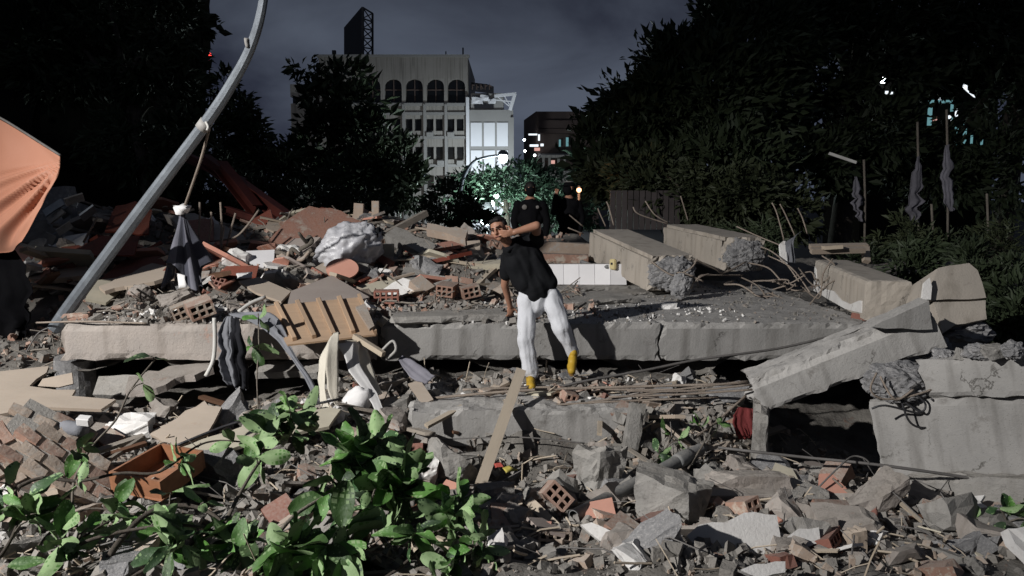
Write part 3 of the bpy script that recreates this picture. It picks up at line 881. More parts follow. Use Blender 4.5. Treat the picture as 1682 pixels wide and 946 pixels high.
box_obj('mast', (bx(759.5) - ox, 2, Z1 + .75), (.16, .16, 1.3), M['steel_dark'], root)
box_obj('mast', (bx(545) - ox, 2, Z1 + .6), (.4, .4, 1.0), M['steel_dark'], root)
# lower wing
root = empty('office_wing', (bx(500), YB + 1, -.35)); tag(root, 'lower pale wing with a dark window band beside the arched office building', 'building')
zt = bz(136) + .35; w = bx(525.8) - bx(474)
box_obj('wall', (0, 5, (bz(168) + .35) / 2), (w, 10, bz(168) + .35), M['far_wall'], root)
box_obj('wall', (0, 5, (bz(157) + zt + .35) / 2), (w, 10, zt - bz(157) - .35), M['far_wall'], root)
box_obj('window_band', (0, 5.2, (bz(157) + bz(168)) / 2 + .35), (w - .4, 10, bz(157) - bz(168) - .01), M['far_glass'], root)
# billboard on the roof
root = empty('billboard', P(585, 95, 92)); tag(root, 'dark billboard with open lattice frame on the roof of the office building', 'billboard')
q = [P(565, 94, 97), P(565, 45, 97), P(594, 11, 90), P(594, 95, 90)]
bm = board_bm(q, .3); o = mobj('panel', bm, M['board_black'], root); o.matrix_basis = Matrix.Translation(-root.location)
def stick(parent, a, b, w, m, nm='strut'):
    o = bar_obj(nm, a, b, w, w, M[m], parent); o.matrix_basis = Matrix.Translation(-parent.location) @ o.matrix_basis
    return o
lt = [P(595.5, y, 90) for y in (12, 30, 46, 62, 78, 95)]; rt = [P(612, y, 92) for y in (22, 36, 50, 64, 80, 95)]
stick(root, lt[0], lt[-1], .22, 'steel_dark'); stick(root, rt[0], rt[-1], .22, 'steel_dark')
for i in range(6):
    stick(root, lt[i], rt[i], .14, 'steel_dark')
    if i < 5:
        stick(root, lt[i], rt[i + 1], .1, 'steel_dark'); stick(root, rt[i], lt[i + 1], .1, 'steel_dark')
# white panelled annex
YW = 86.6
root = empty('white_annex', P(806, 330, YW)); root.location.z = -.35
tag(root, 'bright white panelled annex lit by an added street lamp beside the office building', 'building')
ox, oy, oz = root.location
def wx(px): return P(px, 200, YW).x - ox
def wz(py): return P(806, py, YW).z - oz
xs_ = [wx(771.3), wx(793), wx(814.5), wx(836)]
zs_ = [0, wz(289), wz(243.5), wz(198)]
box_obj('core', ((wx(770.6) + wx(843)) / 2, 4.2, wz(180) / 2), (wx(843) - wx(770.6), 8, wz(180)), M['far_trim'], root)
for i in range(3):
    for k in range(3):
        box_obj('panel', ((xs_[i] + xs_[i + 1]) / 2, .1, (zs_[k] + zs_[k + 1]) / 2), (xs_[i + 1] - xs_[i] - .22, .16, zs_[k + 1] - zs_[k] - .45), M['far_white'], root)
box_obj('corner_pier', (wx(771) - .18, .0, wz(160) / 2), (.35, .5, wz(160)), M['far_white'], root)
box_obj('end_pier', (wx(841), .0, wz(193) / 2), (.4, .4, wz(193)), M['far_trim'], root)
box_obj('roof_room', (wx(800), 3, (wz(180) + wz(152)) / 2), (wx(826) - wx(772), 5, wz(152) - wz(180)), M['far_trim'], root)
box_obj('vent_grille', (wx(795), .3, wz(174)), (wx(811) - wx(779), .2, wz(171) - wz(178)), M['board_black'], root)
for (px, py, r) in ((784, 165, .62), (796, 160, .5), (808, 166, .45)):
    bm = rough_box(r * 2, r, r * 1.1, .3, int(px), .12, .1)
    o = mobj('roof_tank', bm, M['far_white'], root); o.location = (wx(px), .2, wz(py))
# roof sign: dark worn characters on a backing
sg = empty('roof_sign', P(792, 144, 86)); tag(sg, 'dark worn roof sign above the white panelled annex', 'sign')
def onto(o, parent): o.matrix_basis = Matrix.Translation(-parent.location) @ o.matrix_basis; return o
o = mobj('backing', board_bm([P(773, 135, 86), P(800, 138, 86), P(811, 142, 86), P(811, 154, 86), P(773, 149, 86)], .2), M['board_black'], sg); o.matrix_basis = Matrix.Translation(-sg.location)
for i in range(5):
    a = 776 + i * 7
    onto(bar_obj('character', P(a, 147, 85.8), P(a, 138.5, 85.8), .12, .1, M['far_brown'], sg), sg)
    onto(bar_obj('character', P(a, 139.5 + (i % 2) * 3, 85.8), P(a + 3.6, 140 + (i % 3) * 3, 85.8), .12, .1, M['far_brown'], sg), sg)
# white steel frame shaped like an angled bracket
fr = empty('steel_bracket', P(845, 190, 86)); tag(fr, 'white angled steel frame sticking out from the roof of the white annex', 'frame')
for a, b, w in (((812, 158), (848, 154), .3), ((846, 154), (838, 181), .36), ((812, 164), (842, 167), .12), ((816, 158), (836, 174), .1), ((828, 157), (838, 174), .1)):
    o = bar_obj('strut', P(*a, 86), P(*b, 86), w, w, M['far_white'], fr); onto(o, fr)
# dark brown block behind with lit rooms
YD = 105.0
root = empty('brown_building', P(905, 330, YD)); root.location.z = -.35
tag(root, 'dark brown apartment block with small lit windows beyond the trees', 'building')
ox, oy, oz = root.location
def dx(px): return P(px, 200, YD).x - ox
def dz(py): return P(905, py, YD).z - oz
box_obj('wall', ((dx(881) + dx(985)) / 2, 6, dz(183) / 2), (dx(985) - dx(881), 12, dz(183)), M['far_brown'], root)
V = [(dx(862), 8, 0), (dx(881), 0, 0), (dx(881), 0, dz(182.5)), (dx(862), 8, dz(187))]
pyobj('side_wall', V, [(0, 1, 2, 3)], M['far_brown'], root)
for py, h in ((205, 1.0), (216, .6), (256, .5)):
    box_obj('balcony_slab', ((dx(884) + dx(975)) / 2, -.5, dz(py)), (dx(975) - dx(884), 1.0, h), M['far_trim' if h < .6 else 'far_brown'], root)
for px, py, w, h, m in ((875, 222, 14, 2.5, 'lit_white'), (885, 227, 3, 10, 'lit_white'), (877, 240, 14, 3.5, 'lit_white'), (890, 239, 5, 4, 'lit_white'), (919, 236, 3, 11, 'lit_teal'), (931, 234, 4, 14, 'lit_teal'), (908, 266, 6, 7, 'lit_pink'), (882, 246, 9, 5, 'lit_pink')):
    box_obj('lit_window', (dx(px), -1.1, dz(py)), (w * YD / FPX, .1, h * YD / FPX), M[m], root)
for px, py in ((861, 231), (862, 249), (878, 256), (861.5, 267)):
    bm = bmesh.new(); bmesh.ops.create_uvsphere(bm, u_segments=8, v_segments=6, radius=.16)
    o = mobj('wall_lamp', bm, M['lamp_white'], root); o.location = (dx(px), -1.3, dz(py))
# white low house with porch near the brown block
root = empty('porch_house', P(915, 330, 98)); root.location.z = -.35
tag(root, 'small pale house with a dark porch opening below the brown apartment block', 'building')
ox, oy, oz = root.location
def hx(px): return P(px, 200, 98).x - ox
def hzz(py): return P(905, py, 98).z - oz
box_obj('wall', (hx(915), 4, hzz(280) / 2), (hx(948) - hx(890), 7, hzz(280)), M['far_wall'], root)
box_obj('roof', (hx(913), 3.6, hzz(257)), (hx(938) - hx(888), 8, .35), M['far_wall'], root)
for px in (893, 903, 918, 928):
    box_obj('porch_post', (hx(px), .2, (hzz(258) + hzz(275)) / 2), (.3, .3, hzz(258) - hzz(275)), M['far_wall'], root)

# street lamps with curved arms
def street_lamp(px, py, Y, arm, label, power, base_z=-.35, color=(.86, .95, 1.0), head='lamp_white', size=.55):
    top = P(px, py, Y)
    root = empty('street_lamp', (top.x - arm, Y, base_z)); tag(root, label, 'street lamp', 'street lamps')
    H = top.z - base_z
    tube_obj('pole', [(0, 0, 0), (0, 0, H * .55), (.05 * arm, 0, H * .78), (.3 * arm, 0, H * .95), (.62 * arm, 0, H + .02), (arm, 0, H + .12)], [.13, .11, .09, .07, .06, .06], M['steel_galv'], root, 8, 6)
    bm = bmesh.new(); bmesh.ops.create_uvsphere(bm, u_segments=16, v_segments=8, radius=1)
    for v in bm.verts: v.co = Vector((v.co.x * size, v.co.y * size * .5, max(v.co.z, -.2) * .22))
    o = mobj('lamp_head', bm, M['steel_galv'], root, True); o.location = (arm + .2, 0, H + .18)
    bm = bmesh.new(); bmesh.ops.create_uvsphere(bm, u_segments=16, v_segments=8, radius=1)
    for v in bm.verts: v.co = Vector((v.co.x * size * .9, v.co.y * size * .48, v.co.z * .26))
    g = mobj('lamp_glass', bm, M[head], o, True); g.location = (0, -.02, -.2)
    l = bpy.data.lights.new('lamp_light', 'POINT'); l.energy = power; l.color = color; l.shadow_soft_size = .3
    lo = bpy.data.objects.new('lamp_light', l); col.objects.link(lo); lo.parent = root; lo.location = (arm + .2, 0, H - .6)
    return root
street_lamp(820, 259, 40, 2.0, 'street lamp with curved arm glowing before the white annex', 380, size=.26)
street_lamp(806, 292, 78, 2.0, 'added street lamp behind the teal tree, lighting the white annex', 4200)  # added lamp behind the tree, there to brighten the annex
street_lamp(690, 292, 66, 2.2, 'added street lamp hidden behind the round dark tree, lighting the office building', 1500, color=(1.0, .93, .82))  # second added lamp, hidden by the tree, brightens the office facade

# collapsed tower leaning into the frame
root = empty('collapsed_tower', (-19.3, 28, -.3), (R(3), R(7), R(-12)))
tag(root, 'huge dark collapsed tower with tilted floors beyond the orange tarp', 'building')
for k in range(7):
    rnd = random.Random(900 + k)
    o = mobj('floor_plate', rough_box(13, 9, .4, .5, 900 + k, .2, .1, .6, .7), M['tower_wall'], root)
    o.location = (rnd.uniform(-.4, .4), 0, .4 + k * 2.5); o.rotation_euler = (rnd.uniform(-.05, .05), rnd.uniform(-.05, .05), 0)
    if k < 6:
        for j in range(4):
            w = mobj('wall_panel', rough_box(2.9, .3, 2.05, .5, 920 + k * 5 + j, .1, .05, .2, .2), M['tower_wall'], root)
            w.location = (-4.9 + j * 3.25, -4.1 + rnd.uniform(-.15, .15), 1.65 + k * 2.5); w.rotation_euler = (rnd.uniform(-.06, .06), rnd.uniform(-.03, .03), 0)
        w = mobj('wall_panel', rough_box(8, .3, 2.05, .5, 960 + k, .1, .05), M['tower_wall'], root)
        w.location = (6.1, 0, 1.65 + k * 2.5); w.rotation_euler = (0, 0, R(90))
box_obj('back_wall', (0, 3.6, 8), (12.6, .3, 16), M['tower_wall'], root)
# red beacon on the mast beside it
root = empty('beacon_mast', P(352, 300, 60)); root.location.z = -.3
tag(root, 'thin mast with a small red warning light above the dark trees', 'mast')
H = P(352, 94, 60).z + .3
tube_obj('pole', [(0, 0, 0), (0, 0, H / 2), (0, 0, H)], [.12, .08, .05], M['steel_dark'], root, 6, 1)
bm = bmesh.new(); bmesh.ops.create_uvsphere(bm, u_segments=10, v_segments=6, radius=.2)
o = mobj('warning_light', bm, M['lamp_red'], root); o.location = (0, 0, H + .15)

# lit house beyond the trees
YH = 42.0
root = empty('lit_house', P(1540, 330, YH)); root.location.z = -.35
tag(root, 'house with teal lit doorway seen through gaps in the dark trees', 'building')
ox, oy, oz = root.location
def qx(px): return P(px, 200, YH).x - ox
def qz(py): return P(1540, py, YH).z - oz
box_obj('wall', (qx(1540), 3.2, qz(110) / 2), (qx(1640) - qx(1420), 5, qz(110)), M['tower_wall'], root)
for px, py, w, h, m in ((1534, 184, 7, 42, 'lit_teal'), (1570, 180, 4, 30, 'lit_teal'), (1552, 165, 38, 5, 'lit_teal'), (1553, 158, 12, 8, 'lit_white'), (1543, 197, 6, 14, 'lit_pink'),
                     (1567, 192, 5, 10, 'lit_white'), (1578, 184, 4, 14, 'lit_white'), (1594, 222, 5, 40, 'lit_teal'), (1515, 206, 10, 4, 'lit_white'), (1606, 228, 3, 14, 'lit_teal'), (1623, 230, 3, 14, 'lit_teal'), (1580, 222, 5, 30, 'lit_teal'), (1436, 145, 10, 5, 'lit_white'), (1467, 158, 7, 18, 'lit_white'), (1441, 167, 5, 6, 'lit_white'), (1460, 150, 6, 5, 'lit_white')):
    box_obj('glow_panel', (qx(px), .45, qz(py)), (w * .9 * YH / FPX, .08, h * .95 * YH / FPX), M[m], root)  # glowing panels for lit openings, frame bars and facade glints
o = mobj('awning', board_bm([P(1570, 131, 41.5), P(1592, 142, 41.5), P(1602, 160, 41.5), P(1590, 150, 41.5)], .1), M['lit_white'], root); o.matrix_basis = Matrix.Translation(-root.location)  # awning glows by itself, its lighting is put into the material
bm = bmesh.new(); bmesh.ops.create_uvsphere(bm, u_segments=10, v_segments=6, radius=.17)
o = mobj('wall_lamp', bm, M['lamp_white'], root); o.location = (qx(1450), .2, qz(131))

# work lamp shining behind the teal tree, orange and white lamps by the officers
def ball_lamp(px, py, Y, r, m, label, power=0, color=(1, 1, 1), stand=True):
    p = P(px, py, Y)
    root = empty('work_lamp', (p.x, p.y, -.35)); tag(root, label, 'lamp')
    bm = bmesh.new(); bmesh.ops.create_uvsphere(bm, u_segments=14, v_segments=8, radius=r)
    o = mobj('bulb_or_glow', bm, M[m], root, True); o.location = (0, 0, p.z + .35)
    tube_obj('stand', [(0, .05, 0), (0, .05, (p.z + .35) / 2), (0, .05, p.z + .35 - r * .8)], .04, M['steel_dark'], root, 6, 1)
    bm = bmesh.new(); bmesh.ops.create_cone(bm, segments=12, radius1=r * .9, radius2=r * .5, depth=r, cap_ends=True)
    o = mobj('cap', bm, M['steel_dark'], root); o.location = (0, .02, p.z + .35 + r * 1.2)
    if power:
        l = bpy.data.lights.new('lamp_light', 'POINT'); l.energy = power; l.color = color; l.shadow_soft_size = r
        lo = bpy.data.objects.new('lamp_light', l); col.objects.link(lo); lo.parent = root; lo.location = (0, -r * 1.6, p.z + .35)
    return root
ball_lamp(800, 356, 46, .5, 'lamp_flood', 'dazzling white work lamp behind the head of the man in white trousers', 2800, (.82, 1.0, .95))
lampr = bpy.data.objects['work_lamp']
for (px, py, r) in ((786, 326, .3), (806, 334, .22), (792, 340, .34), (815, 322, .16), (828, 338, .2)):  # glowing balls on arms, added for bright background seen through the tree
    bm = bmesh.new(); bmesh.ops.create_uvsphere(bm, u_segments=12, v_segments=8, radius=r)
    o = mobj('bulb_or_glow', bm, M['lamp_flood'], lampr, True); o.location = P(px, py, 48.2) - lampr.location
    o = tube_obj('arm', [P(px, py, 48.4) - lampr.location, P(800, 356, 48.4) - lampr.location], .05, M['steel_dark'], lampr, 5, 1)
ball_lamp(951, 312, 19, .06, 'lamp_orange', 'round orange lamp beside the head of the officer raising a hand', 14, (1, .5, .25))
ball_lamp(946, 342, 24, .05, 'lamp_white', 'tiny white lamp below the round orange lamp')
mat('fence_sheet', (.055, .046, .046), (.04, .034, .034), rough=.7)
# corrugated fence behind the columns
root = empty('sheet_fence', P(1050, 380, 18)); tag(root, 'dull corrugated sheet fence behind the fallen columns', 'fence')
a = P(1002, 345, 18); b = P(1118, 345, 18); nseg = 12
for i in range(nseg):
    p = a.lerp(b, i / nseg); q_ = a.lerp(b, (i + .86) / nseg)
    o = bar_obj('sheet_rib', p, q_, .05, .9, M['fence_sheet'], root); onto(o, root)

# ------------------------------------------------------------------ trees
def leaf_mass(blobs, n, ln, seed, wd=.34, tuft=5, droop=.2, keep=None, shell=.55):
    """Leaf-sized folded faces in tufts spread through ellipsoid volumes."""
    rnd = random.Random(seed)
    V, F = [], []
    vols = [b[1][0] * b[1][1] * b[1][2] for b in blobs]
    tot = sum(v ** .7 for v in vols)
    for (c, r), vol in zip(blobs, vols):
        nl = int(n * vol ** .7 / tot)
        per = rnd.randint(34, 60) if nl > 600 else 16
        mr_ = (r[0] + r[1] + r[2]) / 3
        for _ in range(max(3, nl // per)):                        # boughs: uneven clumps with gaps between them
            d = Vector((rnd.gauss(0, 1), rnd.gauss(0, 1), rnd.gauss(0, 1))).normalized()
            rad = rnd.uniform(shell, 1.08)
            bc = Vector(c) + Vector((d.x * r[0], d.y * r[1], d.z * r[2])) * rad
            cr = mr_ * rnd.uniform(.10, .26) + ln * .4
            ls = rnd.uniform(.65, 1.3); out = (d + Vector((rnd.gauss(0, .4), rnd.gauss(0, .4), rnd.gauss(0, .4) - droop))).normalized()
            for k in range(int(per * rnd.uniform(.5, 1.5))):
                p = bc + Vector((rnd.gauss(0, 1), rnd.gauss(0, 1), rnd.gauss(0, .6))) * cr * .6
                if keep and not keep(p, rnd): continue
                a = (out * .9 + (p - bc) / cr * .5 + Vector((rnd.gauss(0, .5), rnd.gauss(0, .5), rnd.gauss(0, .5)))).normalized()
                s = a.cross(Vector((rnd.gauss(0, 1), rnd.gauss(0, 1), rnd.gauss(0, 1)))).normalized()
                u = a.cross(s)
                L = ln * ls * rnd.uniform(.5, 1.2); W = L * wd * rnd.uniform(.8, 1.5)
                i = len(V)
                V += [p, p + a * L * .5 + s * W * .5 + u * W * .18, p + a * L - u * L * .12, p + a * L * .5 - s * W * .5 + u * W * .18]
                F += [(i, i + 1, i + 2), (i, i + 2, i + 3)]
    return V, F
def tree(name, label, base, blobs, n, ln, m, seed, group, trunk_r=.25, cat='tree', bark='bark', **k):
    base = Vector(base)
    root = empty(name, base); tag(root, label, cat, group)
    V, F = leaf_mass(blobs, n, ln, seed, **k)
    V = [v - base for v in V]
    o = pyobj('crown', V, F, M[m], root); o['kind'] = 'stuff'
    big = sorted(blobs, key=lambda b: -b[1][0])
    c = big[0][0] - base
    tp = Vector((c.x * .3, c.y * .3, max(c.z - big[0][1][2] * .4, c.z * .4)))
    tube_obj('trunk', [(0, 0, -.3), tp * .5 + Vector((.1, 0, 0)), tp], [trunk_r, trunk_r * .75, trunk_r * .5], M[bark], root, 8, 5, wob=.15, seed=seed)
    for j, (bc, br) in enumerate(blobs[:7]):
        e = Vector(bc) - base
        tube_obj('limb', [tp * .8, (tp + e) / 2 + Vector((0, 0, .1 * e.z * .3)), e + Vector((0, 0, br[2] * .5))], [trunk_r * .42, trunk_r * .25, trunk_r * .07], M[bark], root, 6, 4, wob=.15, seed=seed + j)
    return root
def B(px, py, Y, rx, ry, rd=None):
    return (P(px, py, Y), (SZ(rx, Y), SZ(rd or (rx + ry) / 2, Y), SZ(ry, Y)))
gaps = [(1450, 140, 22, 26), (1467, 158, 12, 16), (1552, 178, 34, 28), (1590, 150, 22, 20), (1594, 222, 10, 26), (1515, 206, 14, 8), (1606, 230, 22, 16)]
def keep_r(p, rnd):
    x, y = PX(p)
    for gx, gy, a, b in gaps:
        if ((x - gx) / a) ** 2 + ((y - gy) / b) ** 2 < 1.0 + rnd.uniform(-.8, .5): return False
    return True
gr = 'dark trees beyond the fallen columns'
tree('broadleaf_tree', 'broad dark tree with upright leaf tips against the sky beyond the fallen columns', (P(1180, 380, 24).x, 24, -.3),
     [B(1165, 170, 24, 120, 95), B(1075, 195, 23.5, 90, 80), B(1010, 240, 23, 62, 62), B(1120, 100, 24.5, 60, 55), B(1230, 90, 25, 100, 90), B(1060, 290, 22.5, 90, 60), B(1190, 280, 22, 110, 70)],
     20000, .40, 'foliage', 1, gr, .4, keep=keep_r, droop=-.25)
tree('broadleaf_tree', 'tall black tree filling the sky above the fallen columns', (P(1370, 380, 27).x, 27, -.3),
     [B(1280, 20, 27, 130, 90), B(1400, 90, 27, 140, 110), B(1380, 220, 26, 130, 90), B(1480, 20, 28, 160, 100), B(1300, 270, 25, 90, 70), B(1470, 250, 27, 120, 60)],
     18000, .42, 'foliage', 2, gr, .45, keep=keep_r, droop=-.1)
tree('broadleaf_tree', 'tall black tree at the edge before the lit house', (P(1640, 380, 29).x, 29, -.3),
     [B(1600, 60, 29, 150, 90), B(1690, 150, 28, 130, 110), B(1640, 280, 26, 110, 70), B(1550, 290, 27, 90, 50), B(1720, 10, 30, 150, 120), B(1500, 120, 30, 90, 50)],
     16000, .42, 'foliage', 3, gr, .45, keep=keep_r, droop=-.1)
tree('broadleaf_tree', 'lower olive tree lit at its base just behind the torn column stump', (P(1170, 390, 18).x, 18, .3),
     [B(1150, 320, 18, 80, 45), B(1220, 330, 17.5, 70, 48), B(1080, 300, 19, 70, 45), B(1280, 345, 18, 60, 45), B(1010, 300, 21, 50, 35)],
     7000, .26, 'foliage_olive', 4, gr, .15)
gl = 'dark trees before the office building'
tree('broadleaf_tree', 'black ragged tree hiding the edge of the collapsed tower', (P(270, 380, 22).x, 22, -.3),
     [B(285, 40, 22, 46, 50), B(240, 120, 22, 60, 50), B(305, 150, 22, 26, 46), B(300, 240, 22, 34, 50), B(180, 30, 23, 70, 50), B(215, 240, 22, 60, 60), B(90, 90, 23, 80, 80)],
     11000, .32, 'foliage', 12, gl, .3)
tree('ragged_tree', 'ragged tree with feathery top before the arched office building', (P(575, 370, 46).x, 46, -.3),
     [B(562, 128, 46, 36, 24), B(507, 116, 46, 24, 16), B(536, 165, 46, 34, 26), B(580, 175, 45, 30, 30), B(545, 225, 45, 50, 40), B(600, 225, 45, 40, 40), B(510, 275, 45, 60, 40)],
     3400, .75, 'foliage', 5, gl, .3, droop=.1)
tree('broadleaf_tree', 'round dark tree covering the lower floors of the office building', (P(640, 370, 42).x, 42, -.3),
     [B(635, 270, 42, 52, 45), B(590, 300, 41, 70, 42), B(668, 305, 41, 30, 36)],
     5000, .5, 'foliage', 6, gl, .3)
tree('broadleaf_tree', 'dark feathery tree rising between the bent pole and the office building', (P(410, 370, 40).x, 40, -.3),
     [B(392, 185, 40, 22, 30), B(415, 235, 40, 36, 36), B(365, 235, 39, 30, 45), B(450, 280, 39, 44, 36), B(366, 145, 41, 12, 26)],
     4200, .5, 'foliage', 7, gl, .3)
tree('broadleaf_tree', 'dense low tree in the dark beside the collapsed tower', (P(320, 380, 30).x, 30, -.3),
     [B(330, 310, 30, 70, 60), B(420, 330, 29, 60, 40), B(500, 335, 30, 70, 35), B(580, 340, 30, 60, 30)],
     6000, .34, 'foliage', 8, gl, .25)
gt = 'trees around the bright work lamp'
tree('broadleaf_tree', 'rounded teal green tree lit around the dazzling work lamp', (P(830, 390, 48).x, 48, -.3),
     [B(830, 308, 48, 72, 40), B(770, 322, 48, 46, 40), B(885, 312, 49, 46, 40)],
     6500, .42, 'foliage_teal', 9, gt, .3, shell=.3)
tree('shrub', 'yellowish lit shrub just beside the dazzling work lamp', (P(735, 390, 36).x, 36, -.3),
     [B(735, 340, 36, 45, 38), B(775, 360, 36, 34, 26)], 3200, .3, 'foliage_olive', 10, gt, .08, cat='shrub')
tree('shrub', 'dark shrub behind the two officers', (P(900, 390, 46).x, 46, -.3),
     [B(905, 345, 46, 45, 36), B(950, 335, 47, 40, 40), B(975, 290, 47, 34, 45)], 4200, .42, 'foliage_teal', 11, gt, .1, cat='shrub')
gs = 'low plants beyond the fallen columns'
for k, (px, py, Y, rx, ry, n, lab) in enumerate(((1250, 380, 14.5, 55, 34, 1100, 'leafy weed clump behind the torn column stump'), (1490, 400, 15, 50, 36, 900, 'thin leafy weeds below the hanging grey cloth'),
        (1560, 405, 15, 45, 34, 800, 'thin leafy weeds at the foot of the fence stakes'), (1645, 400, 14.5, 44, 34, 800, 'feathery fern clump at the edge beyond the tilted stub'), (1660, 470, 12, 70, 60, 1600, 'black leafy bush beside the tilted column stub'),
        (1600, 440, 13.5, 60, 34, 1000, 'low dark bush just beyond the tilted column stub'), (1420, 430, 13.5, 60, 30, 900, 'low dark bush behind the fallen column with white plaster'), (1660, 520, 9.2, 50, 52, 1500, 'black bush at the edge above the wire-bound beam'), (1610, 470, 10.6, 50, 40, 1400, 'black bush directly behind the tilted column stub'), (1510, 440, 12.0, 46, 34, 1100, 'dark bush between the plastered column and the tilted stub'))):
    p = P(px, py + ry, Y)
    tree('weed_plant', lab, (p.x, Y, p.z), [B(px, py, Y, rx, ry)], n, .16 if k != 3 else .24, 'foliage_olive' if k in (1, 3) else 'foliage', 30 + k, gs, .03, cat='plant', shell=.2, wd=.28 if k != 3 else .12)

# ------------------------------------------------------------------ single things among the rubble
HEROES = [(P(872, 632, 7.55), .3)]
LM = []                                               # landmarks that the loose pieces are described by
def mark(words_, p): LM.append((words_, Vector(p)))
def D(px, py, fn=S, y0=3.2, y1=16.0):
    """Depth at which the line of sight through a photo pixel meets the rubble."""
    d = ray(px, py); y = y0
    while y < y1:
        p = EYE + d * (y / d.y)
        if p.z < fn(p.x, p.y): return y
        y += .04
    return y1
def rooted(name, p, label, cat, group=None):
    r = empty(name, p); tag(r, label, cat, group); return r
def local(o, root):
    o.matrix_basis = Matrix.Translation(-root.location) @ o.matrix_basis
    return o
def cloth(name, rows, m, parent=None, nu=16, nv=22, pleats=5, amp=.03, seed=0, jit=.012, rag=.12):
    """Hanging cloth: rows of (left pixel, right pixel) edges joined into a pleated sheet."""
    Ls = catmull([P(*r[0]) for r in rows], max(2, nv // max(1, len(rows) - 1)))
    Rs = catmull([P(*r[1]) for r in rows], max(2, nv // max(1, len(rows) - 1)))
    V, F = [], []
    n = len(Ls)
    for j in range(n):
        for i in range(nu + 1):
            u = i / nu
            e0 = rag * noise.noise(Vector((j * .45, 1, seed))); e1 = rag * noise.noise(Vector((j * .45, 9, seed)))
            p = Ls[j].lerp(Rs[j], e0 + u * (1 + e1 - e0))
            w = (1.5 * noise.noise(Vector((u * pleats * 1.7, j / n * 1.5, seed * 3.1))) + .7 * noise.noise(Vector((u * pleats * 4.1, j / n * 2.5, seed * 1.7)))) * amp * min(1, .35 + j / n * 1.3)
            p = p + Vector((0, -w, 0)) + noise.noise_vector(p * 5 + Vector((seed, 0, 0))) * jit
            V.append(p)
    for j in range(n - 1):
        for i in range(nu):
            a = j * (nu + 1) + i
            F.append((a, a + 1, a + nu + 2, a + nu + 1))
    o = pyobj(name, V, F, m, parent, True)
    sm = o.modifiers.new('thickness', 'SOLIDIFY'); sm.thickness = .006
    return o

# orange tarp
ctrl = [[(-70, 160, 9.5), (-30, 182, 9.3), (12, 203, 9.05), (98, 257, 8.75)],
        [(-70, 240, 9.35), (-32, 252, 9.15), (8, 262, 8.9), (97, 284, 8.68)],
        [(-70, 325, 9.3), (-34, 332, 9.1), (2, 336, 8.85), (80, 318, 8.62)],
        [(-66, 388, 9.3), (-32, 390, 9.1), (5, 388, 8.85), (60, 356, 8.6)],
        [(-56, 425, 9.35), (-22, 420, 9.15), (16, 410, 8.9), (38, 398, 8.7)]]
rows = [catmull([P(*c) for c in r], 22) for r in ctrl]
cols_ = [catmull([rows[j][i] for j in range(5)], 22) for i in range(len(rows[0]))]
V, F = [], []
nu_, nv_ = len(cols_), len(cols_[0])
for i in range(nu_):
    for j in range(nv_):
        p = cols_[i][j].copy()
        t = j / nv_; u = i / nu_
        w = max(0, t - .22) * 1.1
        qx_, qy_ = PX(p)
        an = math.atan2(qy_ - 262, 104 - qx_)                     # folds fan out from the tied corner
        fo = max(0, min(1, (an - .05) / .5))
        an2 = an + .12 * noise.noise(Vector((u * 2, t * 2, 1)))
        p += Vector((.1, -.95, .25)) * (fo * (.05 * math.sin(an2 * 23) + .03 * math.sin(an2 * 41 + 1)) * min(1, math.hypot(qx_ - 104, qy_ - 262) / 60) + .014 * noise.noise(Vector((u * 7, t * 7, 2))))
        V.append(p)
for i in range(nu_ - 1):
    for j in range(nv_ - 1):
        a = i * nv_ + j
        F.append((a, a + 1, a + nv_ + 1, a + nv_))
rt_ = rooted('tarpaulin', P(40, 400, 7.7), 'bright orange tarpaulin stretched over a frame beside the bent metal pole', 'tarp')
o = pyobj('sheet', V, F, M['tarp_orange'], rt_, True); local(o, rt_)
sm = o.modifiers.new('thickness', 'SOLIDIFY'); sm.thickness = .006
o = tube_obj('edge_rope', [P(-70, 157, 9.5), P(-30, 179, 9.3), P(12, 200, 9.05), P(99, 255, 8.75)], .014, M['cable'], rt_, 6, 8); local(o, rt_)
o = tube_obj('support_pole', [P(-50, 190, 9.5), P(-40, 420, 9.5), P(-30, 640, 9.5)], .03, M['steel_dark'], rt_, 8, 3); local(o, rt_)
mark('orange tarpaulin', P(60, 400, 8.4))
# dark fabric bundle under it
o = cloth('fabric_bundle', [((-60, 405, 9.2), (30, 402, 9.2)), ((-60, 480, 9.1), (48, 480, 9.2)), ((-40, 560, 9.0), (46, 545, 9.2)), ((-30, 612, 9.0), (20, 600, 9.1))], M['uniform_black'], None, 16, 20, 3, .09, 3, .03, .25)
tag(o, 'dark fabric hanging under the orange tarpaulin', 'fabric')

# bent pole
pp = [(90, 540, 8.42), (102, 522, 8.40), (120, 496, 8.38), (230, 347, 8.2), (338, 202, 8.05), (382, 135, 8.0), (410, 82, 7.95), (428, 25, 7.9), (436, -40, 7.88), (436, -140, 7.85)]
rt_ = rooted('bent_pole', P(62, 578, 8.45), 'long bent galvanised lamp pole slanting up across the sky', 'pole')
v, f = tube_geo(catmull([P(*p) for p in pp], 8), [.076, .075, .073, .068, .061, .057, .052, .047, .042, .04], 10)
o = pyobj('shaft', v, f, M['steel_galv'], rt_); local(o, rt_)
o = tube_obj('clamp', [P(331, 211, 8.06), P(335, 205.5, 8.05), P(339, 200, 8.04)], .069, M['pvc_tube'], rt_, 10, 1); local(o, rt_)
o = tube_obj('bracket', [P(410, 70, 7.92), P(404, 64, 7.88), P(407, 78, 7.9)], .02, M['pvc_tube'], rt_, 6, 3); local(o, rt_)
o = tube_obj('cable_end', [P(338, 200, 7.96), P(342, 208, 7.95), P(340, 214, 7.95)], .014, M['pvc_white'], rt_, 6, 3); local(o, rt_)
mark('bent metal pole', P(150, 470, 9.3))
